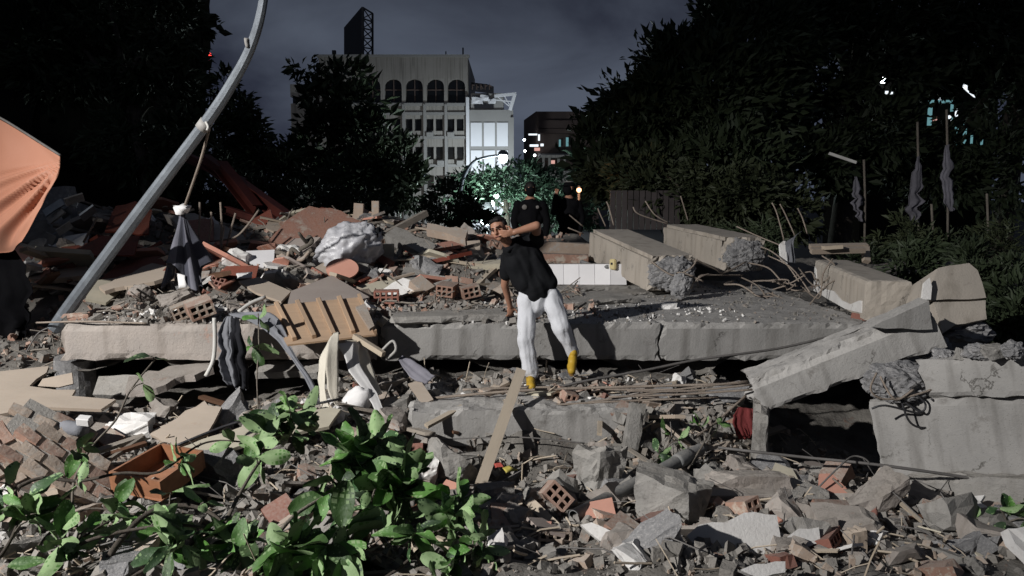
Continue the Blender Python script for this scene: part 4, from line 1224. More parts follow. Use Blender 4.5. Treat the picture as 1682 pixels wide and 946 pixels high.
o = tube_obj('support_rope', [P(345, 206, 8.1), P(330, 262, 8.4), P(303, 340, 8.88)], .016, M['rebar'], None, 6, 5)
tag(o, 'straight rope from the bent pole down to the knotted dark cloth', 'rope')
mat('cloth_stripe', (.15, .15, .18), (.1, .1, .12), bump=.2, rough=.9)
# knotted dark cloth
rt_ = rooted('knotted_cloth', P(300, 470, 9.0), 'dark striped cloth tied in a knot and hanging like a folded umbrella', 'cloth')
V, F = [], []
nj, ni = 18, 40
rndm = random.Random(4)
for j in range(nj + 1):
    t = j / nj
    c = P(299 + t * 6, 352 + t * 100, 8.9)
    rad = .03 + .205 * t ** 1.1
    for i in range(ni):
        a = 2 * math.pi * i / ni
        r = rad * (1 + .28 * math.sin(a * 6 + .6) * min(1, t * 2) + .1 * math.sin(a * 11))
        drop = .16 * t * math.sin(a * 3 + 1.2)
        V.append(c + Vector((math.cos(a) * r, math.sin(a) * r * .7, drop)))
for j in range(nj):
    for i in range(ni):
        F.append((j * ni + i, (j + 1) * ni + i, (j + 1) * ni + (i + 1) % ni, j * ni + (i + 1) % ni))
o = pyobj('folds', V, F, [M['cloth_navy'], M['cloth_stripe']], rt_, True); local(o, rt_)
for k, p in enumerate(o.data.polygons):
    i = k % ni
    p.material_index = 1 if i in (27, 28, 33, 34, 22) else 0
bm = chunk_bm(8, 3, .2, 2)
for v in bm.verts: v.co *= .15
o = mobj('knot', bm, M['cloth_white'], rt_, True); o.location = P(300, 345, 8.88) - rt_.location
o = cloth('hem_strap', [((292, 450, 8.78), (304, 452, 8.76)), ((294, 474, 8.76), (307, 472, 8.76))], M['cloth_white'], rt_, 4, 4, 1, .006, 2); local(o, rt_)
mark('knotted dark cloth', P(300, 470, 9.2))

mat('red_wall', (.26, .115, .075), (.19, .085, .06), bump=.4, rough=.8, c3=(.3, .24, .2), t3=.6, s3=4, dust=.3)
# red sheets and steel at the back of the heap
def plate(name, pxs, t, m, label, cat, mk=None, jg=0, group=None):
    if min(p[1] for p in pxs) > 780:
        ds = [D(x, y, LOW) - .16 for x, y, _ in pxs]; dm_ = sum(ds) / len(ds)
        pxs = [(x, y, dm_ - .14 + (d_ - dm_) * .2) for (x, y, _), d_ in zip(pxs, ds)]
    pts = jag(pxs, jg, 16, len(label)) if jg else pxs
    o = board_obj(name, pts, t, M[m]); tag(o, label, cat, group)
    c = sum((P(*p) for p in pxs), Vector()) / len(pxs)
    for v in o.data.vertices: v.co = v.co - c
    o.location = c
    HEROES.append((c, max((P(*p) - c).length for p in pxs) * .72))
    if mk: mark(mk, c)
    return o
plate('metal_sheet', [(100, 421, 10.6), (166, 388, 11.2), (229, 387, 11.0), (220, 419, 10.5)], .02, 'red_sheet', 'rust red metal sheet lying flat behind the bent pole', 'sheet', 'rust red sheet')
plate('metal_sheet', [(160, 463, 10.2), (200, 428, 10.8), (262, 420, 10.6), (280, 442, 10.0), (230, 452, 9.8)], .02, 'red_sheet', 'dark red metal sheet half hidden behind the knotted cloth', 'sheet')
plate('metal_sheet', [(172, 380, 12.0), (190, 338, 12.4), (222, 330, 12.6), (250, 345, 12.4), (244, 384, 12)], .03, 'red_sheet', 'curved dark red sheet standing on edge behind the bent pole', 'sheet', None, 2)
plate('metal_sheet', [(438, 398, 12.0), (470, 362, 12.2), (508, 338, 12.4), (560, 346, 12.5), (612, 372, 12.3), (600, 400, 12.0), (520, 408, 11.8)], .05, 'red_wall', 'large rust red roof sheet crowning the heap above the white sack', 'sheet', 'rust red roof sheet', 2)
plate('metal_sheet', [(555, 385, 12.9), (545, 362, 13.3), (585, 357, 13.4), (602, 372, 13.1)], .02, 'tile_pink', 'orange red sheet just above the white sack', 'sheet', None, 2)
plate('metal_sheet', [(355, 452, 10.2), (372, 437, 10.5), (425, 436, 10.4), (420, 455, 10.1)], .02, 'red_sheet', 'small orange red sheet beside the white square of card', 'sheet')
plate('wall_slab', [(268, 352, 12.6), (320, 350, 12.8), (420, 395, 12.2), (430, 412, 11.8), (330, 400, 12)], .12, 'concrete_warm', 'sloping grey wall slab behind the upright bars', 'slab', None, 3)
plate('wall_slab', [(300, 362, 12.2), (350, 360, 12.3), (352, 395, 12), (318, 398, 11.9)], .1, 'clay_red', 'reddish brick wall slab behind the knotted cloth', 'slab', None, 3)
plate('plaster_board', [(162, 470, 9.5), (250, 432, 10.2), (288, 440, 10.0), (285, 455, 9.6), (172, 478, 9.4)], .05, 'wood_board', 'tan cracked wall board on the rubble behind the bent pole foot', 'board', 'tan cracked wall board', 2)
for k, (a, b, w, lab) in enumerate((((335, 262, 14.5), (470, 358, 13.6), .2, 'dark red steel beam sloping down behind the upright bars'), ((362, 272, 14.2), (420, 345, 13.6), .2, 'shorter dark red steel beam beside the sloping red beam'), ((300, 255, 15), (400, 300, 14.4), .14, 'thin dark red steel beam high before the trees'), ((372, 345, 13.4), (452, 372, 13), .12, 'low red steel bar at the foot of the sloping red beam'))):
    a, b = P(*a), P(*b)
    rt_ = rooted('steel_beam', (a + b) / 2, lab, 'beam', 'fallen red steel beams')
    for nm, off, hh_ in (('flange', w * .5, .02), ('web', 0, w * .98), ('flange', -w * .5, .02)):
        o = bar_obj(nm, a, b, w if nm == 'flange' else .02, hh_ if nm == 'flange' else w - .03, M['red_steel'], rt_); o.matrix_basis = Matrix.Translation(-rt_.location) @ o.matrix_basis @ Matrix.Translation((0, 0, off))
# upright bars on the heap
for k, (pth, lab) in enumerate((([(325, 402, 11), (328, 360, 11), (328, 332, 11)], 'thin upright bar closest to the knotted cloth'), ([(341, 404, 11), (346, 375, 11), (347, 348, 11)], 'second upright bar out from the knotted cloth'),
        ([(362, 405, 11), (364, 370, 11), (362, 332, 11)], 'tallest upright bar in the row behind the knotted cloth'), ([(372, 405, 11), (380, 375, 11), (387, 350, 11)], 'upright bar leaning toward the trees'), ([(352, 396, 10.9), (385, 390, 10.9), (405, 372, 10.9), (425, 345, 11)], 'curved bar sweeping up and out of the row of bars'),
        ([(137, 398, 10.8), (150, 375, 10.8), (160, 356, 10.9)], 'short tilted bar on the rust red sheet'), ([(364, 430, 10.8), (364, 400, 10.8), (368, 372, 10.9)], 'low upright bar before the row of bars'))):
    o = tube_obj('steel_bar', [P(*p) for p in pth], .015, M['rebar'], None, 6, 5); tag(o, lab, 'bar', 'upright bars')
mark('row of upright bars', P(365, 405, 11))
# twisted thicket of pale debris beside tarp
for k in range(9):
    rnd = random.Random(300 + k)
    x, y = 78 + rnd.uniform(0, 70), 300 + rnd.uniform(0, 95)
    w_, h_ = rnd.uniform(14, 40), rnd.uniform(8, 16)
    an = rnd.uniform(-.9, .5)
    pts = [(x + math.cos(an) * w_ * a - math.sin(an) * h_ * b, y + math.sin(an) * w_ * a + math.cos(an) * h_ * b, 11.6 + rnd.uniform(-.2, .2)) for a, b in ((-.5, -.5), (.5, -.5), (.5, .5), (-.5, .5))]
    plate('metal_strip', pts, .03, 'concrete' if k % 2 else 'steel_galv', ['torn grey strip high beside the orange tarpaulin', 'bent strip of galvanised metal beside the tarpaulin'][k % 2 == 0] + ', ' + ['topmost', 'second down', 'third down', 'fourth down', 'fifth down', 'sixth down', 'seventh down', 'eighth down', 'lowest'][int(sorted(range(9), key=lambda q: random.Random(300 + q).uniform(0, 70) * 0 + [random.Random(300 + q).uniform(0, 1), random.Random(300 + q).random()][1]).index(k))] , 'strip', None, 3, 'strips beside the tarpaulin')
bm = chunk_bm(310, 4, .15, 2)
for v in bm.verts: v.co = Vector((v.co.x * 1.2, v.co.y * 1.0, v.co.z * 1.5))
o = mobj('debris_mass', bm, M['concrete_core']); o.location = P(95, 385, 12.6); tag(o, 'dark lump of torn wall behind the strips beside the tarpaulin', 'debris')

# white sack with stuff in it, pink round tile
rt_ = rooted('plastic_sack', P(575, 408, 10.7), 'big crumpled white plastic sack bulging on the heap', 'sack')
bm = lump_bm(15, (.86, .7, .72), .17, 5)
for v in bm.verts: v.co += v.co.normalized() * (.03 * (1 - 2 * abs(noise.noise(v.co * 5))) + .012 * (1 - 2 * abs(noise.noise(v.co * 13)))); v.co.x += v.co.z * .3
o = mobj('bag', bm, M['plastic_sack'], rt_, True)
bm = chunk_bm(9, 3, .2, 2)
for v in bm.verts: v.co *= .16
o = mobj('tied_end', bm, M['cloth_dark'], rt_, True); o.location = (.34, -.05, .22)
mark('white plastic sack', rt_.location)
bm = bmesh.new(); bmesh.ops.create_cone(bm, cap_ends=True, segments=28, radius1=.21, radius2=.21, depth=.035)
for v in bm.verts: v.co.x *= 1.0 + .05 * noise.noise(v.co * 4); v.co.y *= .75
o = mobj('round_tile', bm, M['tile_pink']); o.location = P(562, 442, 10.1); o.rotation_euler = (R(55), 0, R(10))
tag(o, 'pinkish orange oval disc leaning against the white plastic sack', 'disc'); mark('pinkish oval disc', o.location)
plate('card_sheet', [(404, 412, 10.9), (451, 410, 10.9), (449, 444, 10.6), (410, 432, 10.6)], .02, 'tile_white', 'white square of card leaning beside the twisted roots', 'card', 'white square of card')
o = cloth('rag', [((388, 450, 9.9), (415, 446, 9.9)), ((390, 458, 9.8), (414, 456, 9.8))], M['cloth_white'], None, 8, 4, 2, .02, 8); tag(o, 'crumpled bright white rag on the splintered boards', 'rag')
# old roots and bent pipes left of the sack
for k in range(10):
    rnd = random.Random(330 + k)
    x, y = 450 + rnd.uniform(0, 75), 395 + rnd.uniform(0, 45)
    pth = [(x, y, 10.9)]
    for j in range(4):
        x += rnd.uniform(-16, 20); y += rnd.uniform(-16, 14); pth.append((x, y, 10.9 - .05 * j + rnd.uniform(-.1, .1)))
    o = tube_obj('root', [P(*p) for p in pth], [.03, .045, .035, .03, .02], M['bark_grey' if k % 2 else 'clay_pale'], None, 6, 4, wob=.3, seed=k)
    tag(o, ['pale', 'grey'][k % 2] + ' gnarled root, ' + ['first', 'second', 'third', 'fourth', 'fifth'][k // 2] + ' out from the white plastic sack', 'root', 'gnarled roots by the sack')

# boards and slatted panel in the middle
plate('wall_board', [(470, 508, 8.6), (478, 478, 9.2), (545, 452, 9.9), (607, 488, 9.1), (560, 500, 8.7)], .03, 'panel_mauve', 'mauve grey board lying over the slatted tan panel', 'board', 'mauve grey board')
plate('wall_board', [(392, 462, 9.6), (425, 455, 9.8), (478, 478, 9.2), (462, 495, 8.9), (420, 480, 9.2)], .03, 'wood_board', 'tan board behind the mauve grey board', 'board')
rt_ = rooted('slatted_panel', P(520, 530, 7.75), 'tan wooden drawer base with four raised slats propped on the slab edge', 'panel')
q = {}
A_, B_, C_, D_ = P(434, 503, 8.25), P(590, 488, 8.35), P(617, 549, 7.6), P(472, 566, 7.45)
o = mobj('base_board', board_bm([A_, B_, C_, D_], .02), M['wood_tan'], rt_); local(o, rt_)
nrm_ = (B_ - A_).cross(D_ - A_).normalized()
if nrm_.dot(EYE - A_) < 0: nrm_.negate()
for k, t in enumerate((.10, .32, .54, .76)):
    a = A_.lerp(B_, t + .03) + nrm_ * .02; b = D_.lerp(C_, t) + nrm_ * .02
    b = a.lerp(b, .93); a = a.lerp(b, .0)
    o = bar_obj('slat', a, b, .05, .05, M['wood_tan'], rt_, nrm_, .006); local(o, rt_)
o = bar_obj('edge_rail', C_ + nrm_ * .01, B_ + nrm_ * .01, .03, .07, M['wood_tan'], rt_, nrm_); local(o, rt_)
mark('slatted tan panel', rt_.location)
plate('board_offcut', [(584, 504, 7.9), (600, 498, 8.0), (615, 535, 7.6), (607, 540, 7.55)], .03, 'clay_pale', 'pinkish strip lying on the corner of the slatted panel', 'offcut')

# cloths in the middle
o = cloth('curtain', [((372, 520, 7.75), (388, 518, 7.75)), ((360, 548, 7.7), (394, 550, 7.7)), ((364, 600, 7.65), (396, 605, 7.65)), ((372, 632, 7.6), (404, 640, 7.6))], M['cloth_grey'], None, 24, 24, 2, .07, 5, .02, .3)
tag(o, 'grey and black striped curtain hanging over the slab edge', 'curtain'); mark('grey striped curtain', P(385, 600, 7.6))
o2 = cloth('curtain', [((380, 522, 7.68), (392, 520, 7.66)), ((382, 560, 7.62), (400, 560, 7.6)), ((388, 635, 7.56), (408, 640, 7.55))], M['cloth_dark'], None, 12, 18, 2, .06, 6, .02, .4)
tag(o2, 'black curtain strip hanging over the grey striped curtain', 'curtain')
o = cloth('fabric_sheet', [((375, 516, 7.75), (395, 512, 7.8)), ((430, 540, 7.6), (452, 518, 7.75)), ((475, 585, 7.5), (482, 575, 7.55)), ((510, 640, 7.3), (517, 632, 7.35)), ((522, 672, 7.25), (528, 668, 7.25))], M['cloth_grey'], None, 10, 24, 2, .03, 7)
tag(o, 'blue grey sheet twisted down below the slatted panel', 'fabric')
rt_ = rooted('blind_strip', P(540, 680, 7.0), 'pale cream blind strips standing folded below the slatted panel', 'blind')
for k, rows_ in enumerate((([((545, 552, 7.35), (554, 546, 7.35)), ((526, 590, 7.2), (540, 590, 7.15)), ((524, 640, 7.1), (533, 640, 7.05)), ((530, 682, 7.0), (546, 682, 7.0))]),
                           ([((548, 548, 7.3), (556, 546, 7.3)), ((536, 580, 7.1), (556, 580, 7.15)), ((538, 640, 7.05), (556, 640, 7.1)), ((552, 668, 7.0), (556, 668, 7.05))]))):
    o = cloth('strip', rows_, M['cloth_cream'], rt_, 6, 20, 1, .01, 9 + k); local(o, rt_)
rt_ = rooted('ripped_sheet', P(640, 720, 6.8), 'long bright white torn sheet hanging down from the slatted panel', 'fabric')
o = cloth('strip', [((556, 565, 7.4), (590, 562, 7.5)), ((575, 610, 7.2), (592, 600, 7.3)), ((606, 655, 7.0), (618, 645, 7.05)), ((628, 705, 6.85), (638, 702, 6.85)), ((634, 722, 6.8), (640, 720, 6.8))], M['cloth_white'], rt_, 8, 26, 1, .02, 12); local(o, rt_)
o = cloth('fold', [((566, 560, 7.45), (600, 560, 7.6)), ((590, 600, 7.35), (610, 600, 7.4)), ((618, 650, 7.1), (628, 648, 7.15))], M['cloth_cream'], rt_, 6, 16, 1, .02, 13); local(o, rt_)
mark('torn white sheet', P(620, 670, 7))
V, F = [], []
nu_, nv_ = 20, 14
for j in range(nv_ + 1):
    for i in range(nu_):
        th = math.pi * j / nv_; ph = 2 * math.pi * i / nu_
        d = Vector((math.sin(th) * math.cos(ph), math.sin(th) * math.sin(ph), math.cos(th)))
        r = 1 + .22 * fbm(d * 2 + Vector((8, 3, 0)), 3)
        V.append(Vector((d.x * .14 + d.z * .05, d.y * .11, d.z * .14)) * r)
for j in range(nv_):
    for i in range(nu_):
        F.append((j * nu_ + i, (j + 1) * nu_ + i, (j + 1) * nu_ + (i + 1) % nu_, j * nu_ + (i + 1) % nu_))
o = pyobj('plastic_bag', V, F, M['cloth_white'], None, True); o.location = P(586, 660, 7.05); tag(o, 'small round white plastic bag beside the torn white sheet', 'bag')
bar = bar_obj('broken_chair_leg', P(628, 760, 6.5), P(648, 706, 6.6), .07, .05, M['wood_dark']); tag(bar, 'dark brown piece of wood at the foot of the torn white sheet', 'wood')
# pipes hanging on the slab edge
o = tube_obj('drain_pipe', [P(352, 522, 7.8), P(353, 560, 7.78), P(350, 592, 7.75), P(338, 618, 7.7)], .022, M['pvc_white'], None, 8, 6); tag(o, 'thin white pipe hanging over the slab edge beside the grey curtain', 'pipe')
o = tube_obj('conduit', [P(392, 512, 8.0), P(412, 498, 8.1), P(436, 488, 8.2)], .022, M['pvc_white'], None, 8, 3); tag(o, 'short white tube sticking up beside the slatted panel', 'pipe')
o = bar_obj('timber', P(582, 552, 7.55), P(630, 582, 7.35), .05, .05, M['wood_pale']); tag(o, 'short pale batten below the corner of the slatted panel', 'batten')
for k, (pth, r, lab) in enumerate((([(628, 575, 7.4), (645, 560, 7.4), (650, 575, 7.38), (635, 590, 7.4)], .014, 'loop of pale hose beside the slab below the slatted panel'),)):
    o = tube_obj('hose', [P(*p) for p in pth], r, M['pvc_tube'], None, 6, 8); tag(o, lab, 'hose')
# folded umbrella fabric blue-white
o = cloth('umbrella_fabric', [((655, 590, 7.45), (662, 584, 7.5)), ((675, 620, 7.35), (690, 600, 7.4)), ((700, 632, 7.3), (716, 618, 7.35))], M['cloth_lilac'], None, 10, 12, 3, .02, 20); tag(o, 'blue and white folded fabric lying under the slab edge', 'fabric')
plate('card_piece', [(670, 630, 7.3), (690, 624, 7.35), (712, 656, 7.1), (694, 664, 7.05)], .02, 'wood_board', 'tan card lying below the blue and white fabric', 'card', 'tan card')

# torn brown panel at the edge
plate('torn_panel', [(-60, 632, 6.9), (-20, 612, 7.0), (80, 601, 7.1), (76, 612, 7.05), (60, 622, 7.0), (48, 634, 6.95), (92, 640, 6.9), (124, 640, 6.95), (118, 650, 6.9), (190, 656, 6.8), (166, 672, 6.6), (60, 668, 6.55), (0, 680, 6.4), (-60, 700, 6.3)], .03, 'wood_board', 'big torn tan wall panel jutting in over the brick wall pieces', 'panel', 'big torn tan wall panel')
plate('torn_panel', [(70, 622, 6.93), (118, 612, 7.0), (120, 630, 6.95), (96, 636, 6.9), (62, 634, 6.9)], .02, 'wood_board', 'splintered strip on top of the big torn tan wall panel', 'panel')
plate('wall_slab', [(205, 642, 7.6), (212, 618, 7.9), (342, 588, 8.3), (350, 604, 7.9), (240, 640, 7.4)], .07, 'concrete_warm', 'broken plaster slab sloping under the edge of the pinkish slab', 'slab', 'sloping plaster slab', 3)
plate('wall_slab', [(152, 648, 7.9), (162, 618, 8.1), (225, 616, 8.0), (205, 648, 7.8)], .08, 'concrete', 'flat grey slab in the shade under the pinkish slab', 'slab', None, 3)
plate('wall_slab', [(418, 612, 8.1), (430, 594, 8.2), (545, 592, 8.3), (520, 612, 8.0)], .08, 'concrete', 'pale broken slab in the gap under the slatted panel', 'slab', None, 3)
plate('wall_board', [(244, 712, 6.6), (336, 658, 6.9), (342, 666, 6.85), (364, 668, 6.85), (352, 692, 6.7), (340, 712, 6.6), (286, 736, 6.35)], .03, 'wood_board', 'pale pinkish board with a torn corner above the open drawer', 'board', 'pale pinkish board', 2)
plate('wall_board', [(278, 742, 6.2), (330, 722, 6.35), (430, 690, 6.6), (535, 668, 6.8), (560, 672, 6.7), (540, 700, 6.5), (420, 722, 6.3), (330, 756, 6.1)], .03, 'panel_cream', 'long cream plank running below the pale pinkish board', 'plank', 'long cream plank', 1)
o = tube_obj('long_rod', [P(282, 735, 6.3), P(400, 690, 6.55), P(560, 655, 6.75)], .012, M['steel_dark'], None, 6, 4); tag(o, 'thin dark rod lying along the long cream plank', 'rod')
# open drawer
rt_ = rooted('drawer', P(260, 800, 5.5), 'open orange brown wooden drawer lying tilted among the leaves', 'drawer')
a, b, c, d = P(186, 805, 5.35), P(266, 822, 5.2), P(334, 770, 5.6), P(268, 757, 5.8)
up_ = Vector((0, -.02, .14))
def panel4(nm, p, q, m='wood_orange'):
    o = mobj(nm, board_bm([p, q, q + up_, p + up_], .02), M[m], rt_); local(o, rt_); return o
panel4('front', a, b); panel4('side', b, c); panel4('back', c, d); panel4('side', d, a)
o = mobj('bottom', board_bm([a, b, c, d], .012), M['wood_orange'], rt_); local(o, rt_)
mark('open orange drawer', rt_.location)
plate('board_offcut', [(660, 838, 4.95), (682, 806, 5.2), (706, 812, 5.2), (720, 830, 5.0), (712, 840, 4.9)], .03, 'wood_orange', 'orange brown board half hidden by leaves below the leaning plank', 'board')
plate('board_offcut', [(700, 805, 5.35), (722, 802, 5.4), (733, 787, 5.5), (760, 796, 5.4), (763, 808, 5.3), (742, 824, 5.15)], .02, 'tile_pink', 'flat pinkish board below the foot of the leaning plank', 'board', 'flat pinkish board')
# leaning plank
o = bar_obj('plank', P(789, 797, 6.05), P(856, 608, 7.1), .095, .035, M['wood_pale'], None, (0, -1, .3)); tag(o, 'long pale plank leaning against the low beam below the man', 'plank'); mark('leaning pale plank', P(795, 780, 6.1))
o = bar_obj('plank', P(868, 822, 5.35), P(934, 886, 4.9), .07, .02, M['wood_pale'], None, (0, -1, .6)); tag(o, 'short pale batten lying on the rubble beside the grey pipe mouth', 'plank')
# grey pipe
rt_ = rooted('pipe', P(1040, 800, 5.5), 'thick grey plastic pipe lying with its open mouth to the front', 'pipe')
c0, c1 = P(943, 849, 5.15), P(1150, 738, 6.25)
v, f = tube_geo([c0, c0.lerp(c1, .3), c0.lerp(c1, .6), c1], [.052, .052, .05, .05], 18, False)
v2, f2 = tube_geo([c0, c0.lerp(c1, .3), c0.lerp(c1, .6), c1], [.043] * 4, 18, False)
nb = len(v)
f += [tuple(reversed([i + nb for i in q])) for q in f2] + [(k, (k + 1) % 18, nb + (k + 1) % 18, nb + k) for k in range(18)]
o = pyobj('tube', v + v2, f, M['pipe_grey'], rt_, True); local(o, rt_)
v, f = tube_geo([c0.lerp(c1, .78), c0.lerp(c1, .80), c0.lerp(c1, .88), c0.lerp(c1, .9)], [.056, .062, .062, .056], 18, True)
o = pyobj('collar', v, f, M['pipe_grey'], rt_, True); local(o, rt_)
mark('thick grey pipe', P(1000, 815, 5.5))

# big foreground pieces
def chunk(name, px, py, Y, size, seed, m, label, cat='chunk', rot=(0, 0, 0), mk=None, cuts=5, rough=.06):
    bm = chunk_bm(seed, cuts, rough, 4) if m != 'concrete_core' else lump_bm(seed, (1, 1, 1), .26, 4)
    lo = Vector([min(v.co[i] for v in bm.verts) for i in range(3)]); hi = Vector([max(v.co[i] for v in bm.verts) for i in range(3)])
    for v in bm.verts:
        for i in range(3): v.co[i] = (v.co[i] - (lo[i] + hi[i]) / 2) / (hi[i] - lo[i]) * size[i]
    o = mobj(name, bm, M[m]); o.location = P(px, py, Y); o.rotation_euler = rot
    tag(o, label, cat)
    HEROES.append((o.location.copy(), max(size) * .5))
    if mk: mark(mk, o.location)
    return o
chunk('concrete_chunk', 1100, 822, 5.25, (.55, .42, .40), 401, 'concrete', 'big ridged concrete chunk beside the thick grey pipe', rot=(.1, .15, -.3), mk='big ridged concrete chunk')
chunk('wall_piece', 1226, 790, 5.55, (.64, .22, .16), 402, 'concrete_warm', 'upper broken wall piece on the pinkish plaster block', rot=(0, .03, .05), rough=.05)
chunk('wall_piece', 1222, 822, 5.45, (.66, .3, .22), 403, 'concrete_warm', 'broken pinkish plaster block between the ridged chunk and the white slab', rot=(0, -.05, .0), mk='pinkish plaster block', rough=.05)
plate('plaster_slab', [(1128, 880, 4.75), (1148, 862, 4.9), (1190, 858, 4.95), (1222, 842, 5.05), (1276, 846, 5.05), (1280, 870, 4.9), (1284, 892, 4.75), (1262, 912, 4.62), (1204, 928, 4.5), (1150, 912, 4.55)], .06, 'plaster_white', 'broken white plaster slab lying flat on red hollow bricks', 'slab', 'broken white plaster slab', 2.5)
plate('plaster_slab', [(1290, 884, 4.8), (1312, 868, 4.9), (1345, 866, 4.9), (1348, 890, 4.75), (1318, 902, 4.65), (1292, 916, 4.6)], .06, 'plaster_white', 'smaller white plaster slab next to the broken white slab', 'slab', None, 2)
plate('plaster_slab', [(1290, 866, 4.95), (1316, 852, 5.02), (1318, 858, 5.0), (1292, 876, 4.9)], .05, 'plaster_white', 'narrow white plaster strip behind the smaller white plaster slab', 'slab', None, 1)
plate('plaster_slab', [(1330, 862, 5.0), (1376, 850, 5.05), (1378, 872, 4.9), (1366, 886, 4.85), (1350, 880, 4.9)], .05, 'concrete_warm', 'pale tan slab with a notched corner beside the white plaster slabs', 'slab', None, 1)
plate('plaster_slab', [(954, 862, 4.95), (972, 858, 5.0), (1022, 880, 4.8), (1012, 890, 4.72), (985, 888, 4.75)], .05, 'plaster_white', 'white rounded plaster piece below the mouth of the grey pipe', 'slab', None, 1)
plate('plaster_slab', [(1216, 936, 4.42), (1240, 926, 4.5), (1290, 922, 4.5), (1290, 940, 4.38), (1250, 950, 4.35)], .06, 'plaster_white', 'dirty white slab at the very front below the broken white slab', 'slab', None, 2)
chunk('concrete_chunk', 988, 765, 5.95, (.42, .3, .42), 404, 'concrete', 'upright grey boulder of concrete beneath the end of the low beam', rot=(.1, .1, .4), mk='upright grey boulder', rough=.09)
chunk('concrete_chunk', 1436, 822, 5.3, (.5, .28, .26), 405, 'concrete_warm', 'tilted layered slab chunk below the big grey block', rot=(.2, -.55, .2), mk='tilted layered chunk')
chunk('concrete_chunk', 1094, 882, 4.75, (.24, .24, .26), 406, 'concrete_core', 'rough dark pebbly concrete lump before the ridged chunk', mk='dark pebbly lump', rough=.12)
chunk('concrete_chunk', 1492, 918, 4.5, (.3, .22, .18), 407, 'concrete_core', 'bluish grey concrete block near the front edge', rot=(0, .1, .3), mk='bluish grey block')
chunk('concrete_chunk', 740, 765, 6.2, (.5, .3, .34), 408, 'concrete', 'dark tilted concrete chunk in the shade beside the leaning plank', rot=(.2, .7, .2), mk='dark tilted chunk')
chunk('concrete_chunk', 700, 775, 6.1, (.22, .2, .26), 409, 'plaster_white', 'pale concrete chunk beside the dark tilted chunk')
chunk('concrete_chunk', 838, 832, 5.35, (.2, .18, .18), 410, 'concrete_warm', 'round tan stone at the foot of the leaning plank', rough=.1)
chunk('concrete_chunk', 850, 855, 5.15, (.2, .16, .13), 411, 'concrete', 'pale grey stone just before the round tan stone', rough=.08)
chunk('concrete_chunk', 1400, 905, 4.6, (.14, .14, .32), 412, 'wood_board', 'upright pale stub of wall between the white plaster and the bluish block')
chunk('concrete_chunk', 1118, 470, 9.85, (.3, .26, .34), 413, 'concrete_core', 'pebbly grey concrete lump on the slab before the torn column', rough=.12, mk='pebbly slab lump')
chunk('concrete_chunk', 1098, 504, 9.1, (.2, .14, .11), 414, 'plaster_white', 'pale stone lying alone in the shadow on the slab', mk='lone pale stone')
chunk('concrete_chunk', 1115, 622, 7.6, (.16, .14, .11), 415, 'plaster_white', 'white lump under the crack in the long slab')
chunk('concrete_chunk', 850, 752, 6.75, (1.1, .3, .12), 416, 'concrete', 'flat broken concrete strip beneath the low beam', rot=(0, .06, 0), mk='flat concrete strip')
chunk('concrete_chunk', 230, 482, 9.2, (.3, .26, .22), 417, 'concrete_warm', 'round pale stone on the pinkish slab below the tan wall board', rough=.1)
chunk('concrete_chunk', 288, 488, 8.9, (.42, .22, .18), 418, 'concrete_warm', 'long pale mortar lump below the knotted cloth', rot=(0, -.3, .2), rough=.1, mk='long pale mortar lump')
chunk('concrete_chunk', 130, 520, 8.4, (.3, .2, .11), 419, 'clay', 'red brick lump on the corner of the pinkish slab', mk='red brick lump')
chunk('concrete_chunk', 1535, 578, 6.9, (.26, .2, .34), 420, 'concrete_core', 'grey torn lump wedged between the tilted stub and the wire-bound beam', rot=(0, .5, 0), rough=.12, mk='torn grey lump')
# mid pile: slabs and blocks around the sack
plate('wall_slab', [(632, 385, 12.0), (650, 372, 12.3), (718, 402, 11.6), (700, 422, 11.2)], .14, 'concrete', 'long grey broken slab on the heap beside the white sack', 'slab', 'long grey heap slab', 2)
plate('wall_slab', [(660, 448, 10.6), (666, 437, 10.9), (712, 448, 10.7), (718, 478, 10.2), (664, 470, 10.2)], .1, 'concrete', 'square grey paving slab leaning on the heap', 'slab', 'square grey paving slab', 1)
plate('wall_slab', [(700, 376, 12.6), (702, 366, 12.7), (768, 378, 12.5), (764, 392, 12.2)], .14, 'clay_pale', 'tan broken beam on the crest of the heap', 'slab', None, 2)
plate('wall_slab', [(738, 434, 11.2), (820, 426, 11.2), (828, 432, 11.0), (740, 440, 11.0)], .08, 'panel_cream', 'thin pale slab lying behind the head of the man', 'slab', None, 1)
plate('wall_slab', [(580, 472, 10.0), (585, 464, 10.2), (650, 460, 10.2), (652, 480, 9.8), (610, 482, 9.8)], .06, 'panel_cream', 'pale layered board beside the oval disc', 'slab', 'pale layered board')
o = bar_obj('cream_box', P(631, 415, 11.2), P(646, 415, 11.2), .2, .25, M['panel_cream']); tag(o, 'small cream box upright on the heap beside the white sack', 'box')
o = bar_obj('wood_shelf', P(640, 428, 11.0), P(682, 424, 11.0), .3, .02, M['wood_pale']); tag(o, 'thin pale shelf below the small cream box', 'shelf')
o = bar_obj('timber', P(628, 388, 12.6), P(700, 350, 13.2), .1, .1, M['wood_grey']); tag(o, 'dark timber sticking up from the crest of the heap', 'timber')
o = bar_obj('timber', P(588, 365, 13.2), P(590, 334, 13.2), .16, .1, M['clay_pale'], None, (0, 1, 0)); tag(o, 'short upright post on the crest above the white sack', 'post')
o = bar_obj('timber', P(617, 360, 13.2), P(617, 330, 13.2), .12, .1, M['clay_pale'], None, (0, 1, 0)); tag(o, 'second upright post on the crest above the white sack', 'post')
o = bar_obj('timber', P(628, 410, 12.6), P(780, 402, 12.4), .12, .12, M['clay_pale']); tag(o, 'brown timber lying along the crest of the heap', 'timber')
o = bar_obj('timber', P(778, 398, 12.0), P(779, 428, 11.8), .2, .1, M['wood_board'], None, (0, 1, 0)); tag(o, 'upright tan block on the heap behind the head of the man', 'block')

